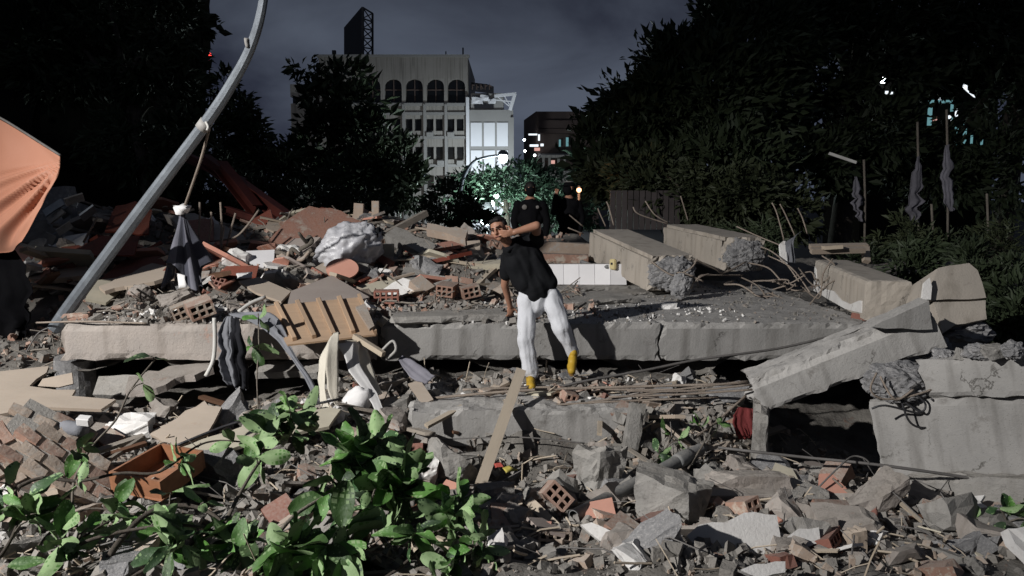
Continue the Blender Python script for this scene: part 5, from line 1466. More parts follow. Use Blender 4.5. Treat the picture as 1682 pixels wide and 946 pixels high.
# table-like frame and cloth on the far column
rt_ = rooted('wooden_crate_frame', P(1378, 420, 10.9), 'broken wooden frame lying on the far end of the plastered column', 'frame')
for a, b in (((1330, 406, 10.9), (1424, 404, 10.9)), ((1421, 404, 10.9), (1423, 430, 10.7)), ((1332, 412, 10.6), (1420, 410, 10.6))):
    o = bar_obj('rail', P(*a), P(*b), .09, .07, M['wood_board'], rt_, (0, -.3, 1) if a[0] != 1421 else (0, -1, 0)); local(o, rt_)
o = bar_obj('board', P(1352, 407, 10.5), P(1382, 405, 10.5), .12, .05, M['wood_pale'], rt_); local(o, rt_)
o = cloth('rag', [((1290, 398, 10.8), (1318, 380, 10.9)), ((1292, 415, 10.6), (1304, 392, 10.7)), ((1294, 430, 10.6), (1306, 432, 10.6))], M['cloth_grey'], None, 12, 14, 3, .04, 31); tag(o, 'blue grey rag draped over the plastered column beside the frame', 'rag')
plate('plaster_board', [(1281, 400, 11.0), (1290, 393, 11.0), (1294, 432, 10.8), (1283, 422, 10.8)], .05, 'plaster_white', 'pale upright board beside the blue grey rag', 'board')
mat('cloth_hang', (.15, .145, .17), (.09, .088, .1), bump=.2, rough=.9)
# hanging cloths and stakes before the trees
for k, (rows_, lab) in enumerate((([((1404, 290, 16), (1408, 290, 16)), ((1399, 330, 16), (1416, 330, 16)), ((1410, 362, 16), (1417, 364, 16))], 'narrow grey cloth hanging beside the thin stake'),
        ([((1506, 258, 16), (1511, 256, 16)), ((1497, 296, 16), (1515, 300, 16)), ((1490, 342, 16), (1511, 340, 16)), ((1500, 368, 16), (1508, 366, 16))], 'long ragged grey cloth hanging in the dark trees'),
        ([((1553, 238, 16), (1558, 236, 16)), ((1549, 285, 16), (1565, 282, 16)), ((1551, 330, 16), (1566, 330, 16)), ((1560, 348, 16), (1567, 346, 16))], 'second ragged grey cloth hanging nearest the lit house'))):
    o = cloth('hanging_cloth', rows_, M['cloth_hang'], None, 10, 22, 2, .05, 40 + k, .02, .7); tag(o, lab, 'cloth', 'cloths hanging in the trees')
for k, (x, y0, y1, lab) in enumerate(((1420, 262, 400, 'thin stake beside the narrow hanging cloth'), (1508, 200, 420, 'stake holding the long ragged cloth'), (1556, 180, 440, 'stake holding the second ragged cloth'), (1622, 318, 430, 'lone stake near the edge before the lit house'), (1531, 335, 425, 'low stake between the two ragged cloths'))):
    o = tube_obj('stake', [P(x, y1, 16.1), P(x + 1, (y0 + y1) / 2, 16.1), P(x - 1, y0, 16.1)], .025, M['bark_grey'], None, 6, 3); tag(o, lab, 'stake', 'stakes before the trees')
o = bar_obj('tube_light', P(1362, 252, 17), P(1406, 267, 17), .06, .06, M['pvc_white']); tag(o, 'unlit white tube hanging tilted before the dark trees', 'tube')

# wires
for k, (pth, r, m, lab) in enumerate((
        ([(1180, 735, 6.2), (1240, 742, 6.0), (1330, 752, 5.9), (1430, 762, 5.7), (1560, 780, 5.6), (1720, 806, 5.5)], .012, 'cable', 'long dark cable running across the foot of the big grey block'),
        ([(1345, 800, 5.5), (1380, 765, 5.6), (1400, 750, 5.7), (1418, 752, 5.7), (1428, 760, 5.7)], .007, 'cable', 'thin looped wire rising before the dark cavity'),
        ([(1368, 786, 5.5), (1384, 800, 5.4)], .008, 'rebar', 'short bar end beside the looped wire'),
        ([(878, 645, 7.35), (960, 626, 7.4), (1060, 608, 7.5), (1150, 590, 7.6), (1290, 570, 7.75), (1440, 532, 7.85)], .013, 'cable', 'dark cable slanting across the front of the long cracked slab'),
        ([(700, 655, 7.2), (850, 642, 7.2), (1010, 636, 7.2), (1230, 630, 7.1)], .014, 'rebar', 'straight bar crossing behind the foot of the man'),
        ([(760, 640, 7.35), (900, 636, 7.4), (1020, 640, 7.35), (1120, 640, 7.3)], .012, 'rebar', 'second bar lying under the shoes of the man'),
        ([(860, 668, 7.0), (1000, 660, 7.05), (1180, 652, 7.05)], .011, 'rebar', 'low bar lying over the low beam'),
        ([(1140, 720, 6.5), (1180, 690, 6.7), (1225, 650, 6.95)], .012, 'rebar', 'short bar sloping up to the torn end of the sloping beam'),
        ([(60, 530, 8.3), (140, 528, 7.98), (240, 531, 7.97)], .011, 'rebar', 'thin bar lying along the top of the pinkish slab'),
        ([(720, 722, 6.6), (850, 718, 6.6), (960, 728, 6.62)], .006, 'cable', 'thin wire along the face of the low beam'),
        ([(40, 585, 8.6), (62, 548, 8.7), (90, 535, 8.6)], .008, 'cable', 'thin wire hanging from the corner of the pinkish slab'))):
    o = tube_obj('wire' if m == 'cable' else 'loose_bar', [P(*p) for p in pth], r, M[m], None, 6, 8); tag(o, lab, 'wire' if m == 'cable' else 'bar')
o = cloth('red_cloth', [((1212, 668, 6.75), (1240, 672, 6.75)), ((1200, 690, 6.7), (1252, 700, 6.7)), ((1214, 722, 6.65), (1254, 716, 6.65))], M['cloth_red'], None, 14, 12, 4, .03, 51); tag(o, 'dark red striped cloth crumpled under the torn end of the sloping beam', 'cloth'); mark('dark red striped cloth', P(1230, 700, 6.7))
o = cloth('blue_cloth', [((1618, 836, 5.2), (1655, 830, 5.2)), ((1612, 860, 5.1), (1665, 858, 5.1)), ((1620, 872, 5.0), (1668, 874, 5.0))], M['cloth_lilac'], None, 12, 10, 3, .03, 52); tag(o, 'blue grey cloth lying at the foot of the ledge', 'cloth')
o = cloth('pink_cloth', [((1420, 848, 5.0), (1440, 832, 5.1)), ((1425, 862, 4.95), (1442, 850, 5.0))], mat('cloth_pink', (.42, .2, .16), (.34, .16, .13), bump=.2), None, 8, 8, 2, .02, 53); tag(o, 'small pink rag under the tilted layered chunk', 'rag')
mark('big grey block', P(1500, 800, 5.6)); mark('low beam', P(900, 720, 6.6)); mark('standing shoe of the man', P(872, 632, 7.55))
mark('sloping beam', P(1300, 640, 6.9)); mark('pinkish slab edge', P(200, 590, 7.9)); mark('cracked slab edge', P(1000, 598, 7.9)); mark('white tiled wall', P(960, 470, 11.2)); mark('torn column stump', P(1240, 470, 10.4))
mark('tilted column stub', P(1560, 560, 7.4))

# small finds
for k, (x, y, sz_, lab) in enumerate(((1552, 586, .16, 'grey lump on the wire-bound beam nearest the torn end'), (1580, 582, .12, 'small grey lump on the wire-bound beam'), (1606, 578, .18, 'largest grey lump on top of the wire-bound beam'), (1636, 576, .13, 'round grey lump on top of the wire-bound beam'), (1664, 574, .17, 'grey lump on the wire-bound beam at the edge'))):
    chunk('concrete_chunk', x, y, 5.95 - .15 * k, (sz_ * 1.3, sz_, sz_ * .8), 430 + k, 'concrete' if k % 2 else 'concrete_core', lab, rot=(0, .2, k))
rt_ = rooted('dry_grass', P(1540, 868, 5.3), 'dark tuft of dry grass below the rough ledge', 'grass tuft')
V, F = [], []
rg = random.Random(5)
for k in range(420):
    x, y = rg.uniform(1482, 1590), rg.uniform(835, 885)
    p = P(x, y, 5.45 + rg.uniform(-.12, .1)); d = Vector((rg.gauss(0, .5), rg.gauss(0, .3) - .2, rg.uniform(-.3, 1))).normalized() * rg.uniform(.06, .2)
    v, f = tube_geo([p, p + d * .5 + Vector((0, 0, .01)), p + d - Vector((0, 0, .02))], [.003, .002, .001], 3)
    b = len(V); V += v; F += [tuple(i + b for i in q) for q in f]
o = pyobj('blades', V, F, mat('straw_dark', (.06, .055, .04), (.035, .033, .025), bump=0), rt_); local(o, rt_); o['kind'] = 'stuff'
o = tube_obj('carpet_roll', [P(86, 697, 6.2), P(110, 702, 6.15), P(138, 706, 6.1)], .06, M['cloth_grey'], None, 10, 3, wob=.15, seed=3); tag(o, 'rolled grey cloth under the edge of the big torn tan panel', 'cloth')
o = bar_obj('carton', P(128, 690, 6.0), P(150, 692, 6.0), .07, .07, M['cloth_white'], None, (0, -.3, 1), .008); tag(o, 'small white carton beside the rolled grey cloth', 'carton')
for k, (a_, b_, w_, m_, lab) in enumerate((((140, 748, 5.75), (236, 716, 6.15), .05, 'wood_grey', 'long grey splintered plank between the brickwork and the pale board'), ((150, 756, 5.7), (240, 728, 6.0), .04, 'wood_dark', 'dark plank beside the long grey splintered plank'), ((170, 762, 5.65), (232, 720, 6.1), .03, 'wood_grey', 'thin grey lath lying over the dark plank'), ((700, 700, 6.6), (760, 668, 6.9), .05, 'wood_pale', 'pale batten resting on the low beam end'))):
    o = bar_obj('plank', P(*a_), P(*b_), w_, .03, M[m_], None, (0, -.4, 1)); tag(o, lab, 'plank')
o = cloth('food_wrapper', [((826, 768, 5.95), (838, 764, 5.98)), ((832, 776, 5.9), (850, 772, 5.92))], mat('wrapper_yellow', (.5, .42, .1), (.4, .33, .08), bump=.2, rough=.4), None, 5, 5, 2, .01, 61); tag(o, 'small crumpled yellow wrapper beneath the low beam', 'wrapper')
o = cloth('food_wrapper', [((812, 762, 6.0), (824, 760, 6.0)), ((814, 768, 5.97), (828, 767, 5.97))], mat('wrapper_red', (.4, .08, .06), (.3, .06, .05), bump=.2, rough=.4), None, 5, 5, 2, .01, 62); tag(o, 'small crumpled red wrapper beneath the low beam', 'wrapper')

# ------------------------------------------------------------------ loose pieces
rs = random.Random(2024)
def hollow_bm(W, H, L, nx, nz, wall):
    """Hollow clay block: nx by nz square channels running along y."""
    xs = [-W / 2]; zs = [-H / 2]
    cw = (W - wall * (nx + 1)) / nx; ch = (H - wall * (nz + 1)) / nz
    for i in range(nx): xs += [xs[-1] + wall, xs[-1] + wall + cw]
    xs.append(W / 2)
    for i in range(nz): zs += [zs[-1] + wall, zs[-1] + wall + ch]
    zs.append(H / 2)
    V, F, idx = [], [], {}
    def v(i, k, e):
        if (i, k, e) not in idx:
            idx[(i, k, e)] = len(V); V.append((xs[i], e * L / 2, zs[k]))
        return idx[(i, k, e)]
    n, m_ = len(xs) - 1, len(zs) - 1
    hole = lambda i, k: i % 2 == 1 and k % 2 == 1
    for i in range(n):
        for k in range(m_):
            if hole(i, k):
                for a, b in (((i, k), (i + 1, k)), ((i + 1, k), (i + 1, k + 1)), ((i + 1, k + 1), (i, k + 1)), ((i, k + 1), (i, k))):
                    F.append((v(*a, -1), v(*a, 1), v(*b, 1), v(*b, -1)))
            else:
                F.append((v(i, k, -1), v(i + 1, k, -1), v(i + 1, k + 1, -1), v(i, k + 1, -1)))
                F.append((v(i, k, 1), v(i, k + 1, 1), v(i + 1, k + 1, 1), v(i + 1, k, 1)))
    for i in range(n):
        F.append((v(i, 0, -1), v(i, 0, 1), v(i + 1, 0, 1), v(i + 1, 0, -1)))
        F.append((v(i, m_, -1), v(i + 1, m_, -1), v(i + 1, m_, 1), v(i, m_, 1)))
    for k in range(m_):
        F.append((v(0, k, -1), v(0, k + 1, -1), v(0, k + 1, 1), v(0, k, 1)))
        F.append((v(n, k, -1), v(n, k, 1), v(n, k + 1, 1), v(n, k + 1, -1)))
    return V, F
def lib_mesh(name, bm=None, vf=None):
    me = bpy.data.meshes.new(name)
    if bm is not None:
        bmesh.ops.recalc_face_normals(bm, faces=bm.faces[:]); bm.to_mesh(me); bm.free()
    else:
        me.from_pydata([tuple(v) for v in vf[0]], [], vf[1]); me.update()
    me.materials.append(M['concrete'])
    return me
CH = [lib_mesh('concrete_chunk', chunk_bm(500 + i, 4 + i % 4, .10 + .03 * (i % 3), 2)) for i in range(16)]
FLAT = [lib_mesh('plaster_flake', chunk_bm(540 + i, 5, .06, 2, .35)) for i in range(8)]
def brickish(seed):
    bm = rough_box(1.0, .46, .34, .25, seed, .05, .03, .12, .12)
    return bm
BR = [lib_mesh('brick_fragment', brickish(560 + i)) for i in range(8)]
for i, me in enumerate(BR):
    if i % 2:
        for v in me.vertices:
            if v.co.x > .2: v.co.x = .1 + (v.co.x - .2) * .5 + .12 * noise.noise(Vector((v.co.y * 5, v.co.z * 5, i)))
HB = [lib_mesh('hollow_brick', vf=hollow_bm(.20, .13, .26, 3, 2, .018)), lib_mesh('hollow_brick', vf=hollow_bm(.13, .13, .22, 2, 2, .018)), lib_mesh('hollow_brick', vf=hollow_bm(.26, .14, .16, 4, 2, .018))]
def stickish(seed):
    bm, _ = grid_box(1.0, .09, .035, .12)
    r_ = random.Random(seed); b_ = r_.uniform(-.04, .04)
    for v in bm.verts:
        v.co.z += b_ * (v.co.x ** 2) * 2
        if abs(v.co.x) > .48: v.co.x += .1 * noise.noise(Vector((v.co.y * 40, seed, v.co.x)))
    return bm
ST = [lib_mesh('timber_strip', stickish(580 + i)) for i in range(6)]
def shardish(seed):
    r_ = random.Random(seed); bm = bmesh.new()
    n = r_.randint(5, 8); pts = []
    for i in range(n):
        a = 2 * math.pi * i / n + r_.uniform(-.25, .25); rr = r_.uniform(.32, .55)
        pts.append(bm.verts.new((math.cos(a) * rr * 1.2, math.sin(a) * rr * .8, 0)))
    f_ = bm.faces.new(pts)
    e_ = bmesh.ops.extrude_face_region(bm, geom=[f_])
    for v in [g for g in e_['geom'] if isinstance(g, bmesh.types.BMVert)]: v.co.z += .07
    bmesh.ops.triangulate(bm, faces=[x for x in bm.faces if len(x.verts) > 4])
    return bm
SH = [lib_mesh('board_shard', shardish(600 + i)) for i in range(8)]
LOOSE = []
def loose(name, me, p, rot, scale, m, adj, noun, cat, size):
    o = bpy.data.objects.new(name, me); col.objects.link(o)
    o.location = p; o.rotation_euler = rot; o.scale = scale if hasattr(scale, '__len__') else (scale,) * 3
    o.material_slots[0].link = 'OBJECT'; o.material_slots[0].material = M[m]
    o['kind'] = 'thing'; o['category'] = cat
    LOOSE.append((o, Vector(p), adj, noun, size))
    return o
def size_word(s): return 'fist-sized' if s < .11 else 'brick-sized' if s < .2 else 'bulky'
CONC = [('concrete', 'grey'), ('concrete_warm', 'tan'), ('plaster_white', 'whitish'), ('concrete_core', 'darkish'), ('concrete', 'grey')]
def put_concrete(x, y, z, s):
    m, adj = rs.choice(CONC)
    if rs.random() < .4:
        loose('plaster_flake', rs.choice(FLAT), (x, y, z + s * .1), (rs.uniform(-.5, .5), rs.uniform(-.5, .5), rs.uniform(0, 6.28)), s * 1.3, m, adj, 'plaster flake', 'plaster', size_word(s))
    else:
        loose('concrete_chunk', rs.choice(CH), (x, y, z + s * .18), (rs.uniform(-.7, .7), rs.uniform(-.7, .7), rs.uniform(0, 6.28)), (s * rs.uniform(.8, 1.3), s * rs.uniform(.8, 1.2), s * rs.uniform(.7, 1.1)), m, adj, 'concrete chunk', 'chunk', size_word(s))
def put_brick(x, y, z, s):
    m, adj = rs.choice([('clay', 'reddish'), ('clay_pale', 'tan'), ('clay_pale', 'tan'), ('concrete_warm', 'dusty'), ('concrete', 'grey'), ('clay_red', 'maroon')])
    loose('brick_fragment', rs.choice(BR), (x, y, z + s * .15), (rs.uniform(-.6, .6), rs.uniform(-.6, .6), rs.uniform(0, 6.28)), s * rs.uniform(.8, 1.2), m, adj, 'brick fragment', 'brick', size_word(s))
def put_hollow(x, y, z, s=1.0):
    m, adj = rs.choice([('clay', 'red'), ('clay', 'red'), ('clay_pale', 'tan'), ('clay_red', 'dark red')])
    loose('hollow_brick', rs.choice(HB), (x, y, z + .04), (rs.uniform(-.6, .6), rs.uniform(-.5, .5), rs.uniform(-1.0, 1.0)), s, m, adj, 'hollow brick', 'hollow brick', '')
def put_stick(x, y, z, s):
    m, adj = rs.choice([('wood_pale', 'pale'), ('wood_grey', 'grey'), ('wood_grey', 'grey'), ('wood_board', 'tan'), ('wood_dark', 'dark')])
    loose('timber_strip', rs.choice(ST), (x, y, z + .05), (rs.uniform(-.3, .3), rs.uniform(-.35, .35), rs.uniform(0, 6.28)), (s, s * rs.uniform(.6, 1.2), s), m, adj, 'timber strip', 'timber', 'long' if s > .5 else 'short')
def put_shard(x, y, z, s):
    m, adj = rs.choice([('wood_board', 'tan'), ('panel_mauve', 'mauve'), ('tile_pink', 'pinkish'), ('plaster_white', 'white'), ('concrete_warm', 'dusty'), ('panel_cream', 'cream')])
    loose('board_shard', rs.choice(SH), (x, y, z + .05), (rs.uniform(-.7, .5), rs.uniform(-.6, .6), rs.uniform(0, 6.28)), s, m, adj, 'board shard', 'board', size_word(s * .6))
def ok(x, y):
    return all((x - h.x) ** 2 + (y - h.y) ** 2 > r * r for h, r in HEROES)
def sample(n, put, x0, x1, y0, y1, smin, smax, pw=2.2, cond=None):
    k = 0; tries = 0
    while k < n and tries < n * 30:
        tries += 1
        x, y = rs.uniform(x0, x1), rs.uniform(y0, y1)
        if abs(x) > y * .72 + .2 or not ok(x, y) or (cond and not cond(x, y)): continue
        s = smin + (smax - smin) * rs.random() ** pw
        put(x, y, S(x, y), s); k += 1
leafy = lambda x, y: x < -.25 - (y - 4.2) * .25 and y < 5.4
fg = lambda x, y: not leafy(x, y) or rs.random() < .35
sample(215, put_concrete, -4.5, 4.5, 4.1, 7.7, .10, .36, 2.2, fg)
CONC_ALL = CONC
CONC = [('concrete_warm', 'tan'), ('concrete', 'grey'), ('plaster_white', 'whitish'), ('concrete_warm', 'tan')]
sample(16, put_concrete, -.2, 3.4, 4.2, 6.2, .22, .38, 1.2)
sample(10, put_concrete, -3.8, -.2, 5.2, 7.2, .22, .36, 1.2)
CONC = CONC_ALL
sample(125, put_brick, -4.5, 4.2, 4.1, 7.6, .14, .27, 1.2, fg)
sample(34, put_hollow, -4.5, 4.2, 4.2, 7.5, 1, 1.01, 1, fg)
sample(95, put_stick, -4.5, 4.5, 4.1, 7.7, .25, .95, 1.5, fg)
sample(55, put_shard, -4.5, 4.0, 4.2, 7.6, .14, .42, 1.4, fg)
# strip of small stuff under the slab edge and over the low beam
def mid_put(x, y, z, s): rs.choice([put_concrete, put_concrete, put_brick, put_stick])(x, y, z, s if s < .25 else .2)
sample(60, mid_put, -1.4, 2.6, 7.0, 7.95, .07, .2, 1.5)
# heap behind the slab
heap = lambda x, y: UP(x, y) > SLAB_Z + .05
sample(120, put_concrete, -7.0, .4, 8.7, 13.5, .12, .48, 2, heap)
sample(26, put_shard, -7.2, -3.2, 9.4, 12.8, .5, 1.2, 1.3, heap)
sample(26, put_stick, -7.2, -3.2, 9.2, 12.8, .8, 1.9, 1.3, heap)
sample(90, put_brick, -6.8, .5, 8.7, 13.4, .16, .32, 1.3, heap)
sample(26, put_hollow, -5.0, .4, 8.5, 12.5, 1, 1.01, 1, heap)
sample(70, put_stick, -7.0, .5, 8.8, 13.6, .4, 1.4, 1.5, heap)
def put_red(x, y, z, s):
    m, adj = rs.choice([('red_wall', 'rusty'), ('red_sheet', 'rusty'), ('clay', 'reddish'), ('tile_pink', 'orange')])
    loose('board_shard', rs.choice(SH), (x, y, z + .06), (rs.uniform(-.9, .3), rs.uniform(-.6, .6), rs.uniform(0, 6.28)), s, m, adj, 'wall shard', 'board', size_word(s * .6))
sample(45, put_red, -6.5, -.6, 9.6, 13.4, .3, .9, 1.4, heap)
sample(60, put_shard, -7, .4, 8.7, 13.5, .25, .75, 1.5, heap)
# dusty lumps on the slab top
on_slab = lambda x, y: UP(x, y) <= SLAB_Z + .05
sample(22, put_concrete, -4.4, 3.4, 8.05, 11.8, .05, .13, 2.5, on_slab)
sample(9, put_brick, -4.4, 1.0, 8.05, 11.5, .1, .2, 1.5, on_slab)
sample(22, put_concrete, -4.55, -1.6, 8.02, 9.2, .08, .22, 1.8)
sample(24, put_concrete, 3.6, 5.6, 6.3, 8.3, .08, .26, 1.8)
# fallen brickwork: wall pieces whose bricks still hold together
def brick_wall(px, py, Y, rot, nx, ny, seed, label, bw=.185, bh=.08, bt=.1, m=('clay_pale', 'clay')):
    rt_ = rooted('brick_wall_piece', P(px, py, Y), label, 'brickwork', 'fallen brickwork')
    rt_.rotation_euler = rot
    r_ = random.Random(seed)
    bm = rough_box(bw, bt, bh, .06, seed, .012, .004, .01, .01); me = lib_mesh('brick', bm)
    for j in range(ny):
        for i in range(nx):
            if r_.random() < (.3 if (i in (0, nx - 1) or j in (0, ny - 1)) else .08): continue
            o = link_mesh('brick', me, rt_)
            o.location = ((i - nx / 2 + .5 * (j % 2)) * (bw + .014), r_.uniform(-.012, .012), (j - ny / 2) * (bh + .014)); o.rotation_euler = (r_.uniform(-.09, .09), r_.uniform(-.07, .07), r_.uniform(-.07, .07))
            o.material_slots[0].link = 'OBJECT'; o.material_slots[0].material = M[m[0] if r_.random() < .7 else m[1]]
    o = box_obj('mortar', (-.05, .015, -.04), (nx * (bw + .014) * .86, bt * .75, ny * (bh + .014) * .86), M['concrete'], rt_)
    mark('fallen brickwork', rt_.location)
brick_wall(92, 706, 6.1, (R(-48), R(34), R(12)), 3, 4, 1, 'tilted piece of tan brickwork below the big torn tan panel')
brick_wall(128, 764, 5.55, (R(-50), R(36), R(8)), 4, 4, 2, 'wide fallen piece of reddish brickwork beside the open drawer')
brick_wall(35, 770, 5.5, (R(-55), R(48), R(-14)), 3, 3, 3, 'broken piece of tan brickwork at the edge above the leaves')
brick_wall(740, 470, 10.2, (R(-10), R(8), R(5)), 3, 4, 4, 'low stub of red brickwork on the slab beside the arm of the man', m=('clay', 'clay_red'))
for px, py, Y, rot, k, s, m, lab in ((20, 715, 6.0, (.2, .3, .2), 2, 1.3, 'clay_pale', 'hollow brick with six holes at the edge below the torn tan panel'), (328, 505, 8.15, (.1, -.3, .5), 0, 1.25, 'clay', 'red hollow brick on the corner of the pinkish slab by the grey curtain'),
        (305, 508, 8.3, (.1, -.35, .4), 2, 1.1, 'clay_pale', 'tan hollow brick leaning on the red hollow brick by the curtain'), (912, 815, 5.45, (-.5, .75, -.2), 0, 1.0, 'clay', 'red hollow brick with open cells beside the thick grey pipe'),
        (635, 487, 9.4, (0, 0, .1), 2, 1.15, 'clay_red', 'dark red hollow brick under the pale layered board'), (735, 475, 9.7, (.1, .1, -.2), 0, 1.1, 'clay', 'red hollow brick standing beside the red brickwork stub'), (772, 478, 9.6, (0, -.2, .2), 0, 1.1, 'clay', 'second red hollow brick nearest the arm of the man'),
        (812, 848, 5.15, (.3, .2, 1.2), 1, .9, 'clay', 'small upright red hollow brick at the foot of the plank'), (1148, 926, 4.42, (-.6, .3, .1), 0, .9, 'clay', 'red hollow brick under the broken white slab'), (1166, 915, 4.5, (-.7, .5, .3), 2, .8, 'clay', 'second red hollow brick under the broken white slab'), (1415, 525, 8.3, (0, .2, .3), 1, .9, 'clay_red', 'red hollow brick end under the plastered column'), (1645, 910, 4.5, (-.2, .1, -.3), 2, 1.2, 'clay_pale', 'hollow block with two big cells at the front edge'), (905, 890, 4.8, (-.5, .2, .3), 2, .9, 'clay_pale', 'tan hollow brick before the pale batten')):
    o = bpy.data.objects.new('hollow_brick', HB[k]); col.objects.link(o); o.location = P(px, py, Y); o.rotation_euler = rot; o.scale = (s,) * 3
    o.material_slots[0].link = 'OBJECT'; o.material_slots[0].material = M[m]; tag(o, lab, 'hollow brick', 'hollow bricks')
# labels: each piece by the thing it lies next to and its order out from it
ORD = ['first', 'second', 'third', 'fourth', 'fifth', 'sixth', 'seventh', 'eighth', 'ninth', 'tenth', 'eleventh', 'twelfth', 'thirteenth', 'fourteenth', 'fifteenth', 'sixteenth', 'seventeenth', 'eighteenth']
bag = {}
for o, p, adj, noun, size in LOOSE:
    lm = min(LM, key=lambda l: (l[1] - p).length)
    dx_, dy_ = p.x - lm[1].x, p.y - lm[1].y
    side_ = ('right side' if dx_ > 0 else 'left side') if abs(dx_) > abs(dy_) else ('far side' if dy_ > 0 else 'near side')
    bag.setdefault((' '.join(x for x in (size, adj, noun) if x), lm[0], side_), []).append(((p - lm[1]).length, o))
for (what, lm, side_), lst in bag.items():
    lst.sort(key=lambda t: t[0])
    for i, (d_, o) in enumerate(lst):
        o['label'] = (f'{what} lying next to the {lm}, {side_}' if len(lst) == 1 else f'{ORD[min(i, 17)]} {what} out from the {lm}, {side_}')
        o['group'] = f'loose pieces around the {lm}'

# grit and crumbs: far too many to count
def grit(name, n, region, smin, smax, m, label, seed, surf=S):
    r_ = random.Random(seed); V, F = [], []
    k = 0
    while k < n:
        x, y = r_.uniform(region[0], region[1]), r_.uniform(region[2], region[3])
        if abs(x) > y * .72 + .3: continue
        if noise.noise(Vector((x * 1.3, y * 1.3, seed))) + r_.uniform(-.5, .5) < -.1: continue
        k += 1
        s = smin + (smax - smin) * r_.random() ** 3
        z = surf(x, y) + s * .15
        rot = Euler((r_.uniform(0, 6), r_.uniform(0, 6), r_.uniform(0, 6))).to_matrix()
        i = len(V); a, b, c = s * r_.uniform(.5, 1.2), s * r_.uniform(.35, .8), s * r_.uniform(.25, .6)
        for sx, sy, sz in ((-1, -1, -1), (1, -1, -1), (1, 1, -1), (-1, 1, -1), (-1, -1, 1), (1, -1, 1), (1, 1, 1), (-1, 1, 1)):
            t = r_.uniform(.55, 1)
            q_ = rot @ Vector((sx * a * t, sy * b * t, sz * c * r_.uniform(.6, 1))) * .5
            V.append((x + q_.x, y + q_.y, z + q_.z))
        F += [(i, i + 3, i + 2, i + 1), (i + 4, i + 5, i + 6, i + 7), (i, i + 1, i + 5, i + 4), (i + 1, i + 2, i + 6, i + 5), (i + 2, i + 3, i + 7, i + 6), (i + 3, i, i + 4, i + 7)]
    o = pyobj(name, V, F, M[m]); tag(o, label, 'rubble', kind='stuff')
grit('rubble_crumbs', 12000, (-4.8, 4.8, 4.0, 7.95), .02, .16, 'rubble', 'small grey crumbs of concrete strewn over the near rubble', 1)
grit('brick_crumbs', 3200, (-4.8, 4.5, 4.0, 7.95), .015, .12, 'clay_pale', 'small reddish crumbs of brick strewn over the near rubble', 2)
grit('rubble_crumbs', 4500, (-7, .6, 8.0, 13.5), .02, .17, 'rubble', 'small grey crumbs of concrete strewn over the slab and the heap', 3)
grit('brick_crumbs', 2500, (-6, 1.0, 8.3, 13.5), .02, .15, 'clay', 'small reddish crumbs of brick strewn over the heap', 4)
grit('slab_crumbs', 2600, (-.5, 4.6, 8.0, 12.3), .008, .06, 'rubble', 'fine grey crumbs strewn over the cracked slab by the columns', 6)
grit('plaster_crumbs', 1500, (-4.7, 2.6, 6.9, 9.5), .01, .06, 'plaster_white', 'pale crumbs of plaster strewn along the slab edges', 5)

# splinters, straw and wire ends: a litter nobody could count
def splinters(name, n, region, lmin, lmax, w, m, label, seed):
    r_ = random.Random(seed); V, F = [], []; k = 0
    while k < n:
        x, y = r_.uniform(region[0], region[1]), r_.uniform(region[2], region[3])
        if abs(x) > y * .72 + .3: continue
        k += 1
        L = r_.uniform(lmin, lmax); d = Vector((r_.gauss(0, 1), r_.gauss(0, 1), r_.gauss(0, .35))).normalized()
        p = Vector((x, y, S(x, y) + .03 + abs(d.z) * L * .3))
        q = [p - d * L / 2, p + Vector((0, 0, r_.uniform(-.02, .04) * L * 3)), p + d * L / 2]
        v, f = tube_geo(q, w * r_.uniform(.5, 1.4), 4)
        b = len(V); V += v; F += [tuple(i + b for i in g) for g in f]
    o = pyobj(name, V, F, M[m]); tag(o, label, 'litter', kind='stuff')
splinters('wood_splinters', 900, (-4.8, 4.6, 4.0, 7.9), .06, .30, .006, 'wood_pale', 'pale wood splinters littered over the near rubble', 11)
splinters('wood_splinters', 500, (-5.5, 1.0, 8.3, 13.2), .10, .45, .009, 'wood_grey', 'grey wood splinters littered over the heap', 12)
splinters('wire_ends', 260, (-4.6, 4.6, 4.2, 7.9), .15, .6, .004, 'cable', 'dark wire ends sticking out of the near rubble', 13)

# ------------------------------------------------------------------ people
def cap(p, r, q, r2, n=12):
    """Tapered limb segment with round ends."""
    p, q = Vector(p), Vector(q)
    bm = bmesh.new()
    d = (q - p); L = d.length; z = d.normalized()
    rot = z.to_track_quat('Z', 'Y').to_matrix()
    rings = []
    for k in range(5): rings.append((-r * math.cos(k / 4 * math.pi / 2), r * math.sin(k / 4 * math.pi / 2)))
    rings.append((L * .5, (r + r2) / 2))
    for k in range(5): rings.append((L + r2 * math.sin(k / 4 * math.pi / 2), r2 * math.cos(k / 4 * math.pi / 2)))
    V, F = [], []
    for h, rr in rings:
        rr = max(rr, 1e-4)
        for i in range(n):
            a = 2 * math.pi * i / n
            V.append(p + rot @ Vector((math.cos(a) * rr, math.sin(a) * rr, h)))
    m = len(rings)
    for j in range(m - 1):
        for i in range(n): F.append((j * n + i, j * n + (i + 1) % n, (j + 1) * n + (i + 1) % n, (j + 1) * n + i))
    F += [tuple(range(n - 1, -1, -1)), tuple((m - 1) * n + i for i in range(n))]
    bm.free()
    return V, F
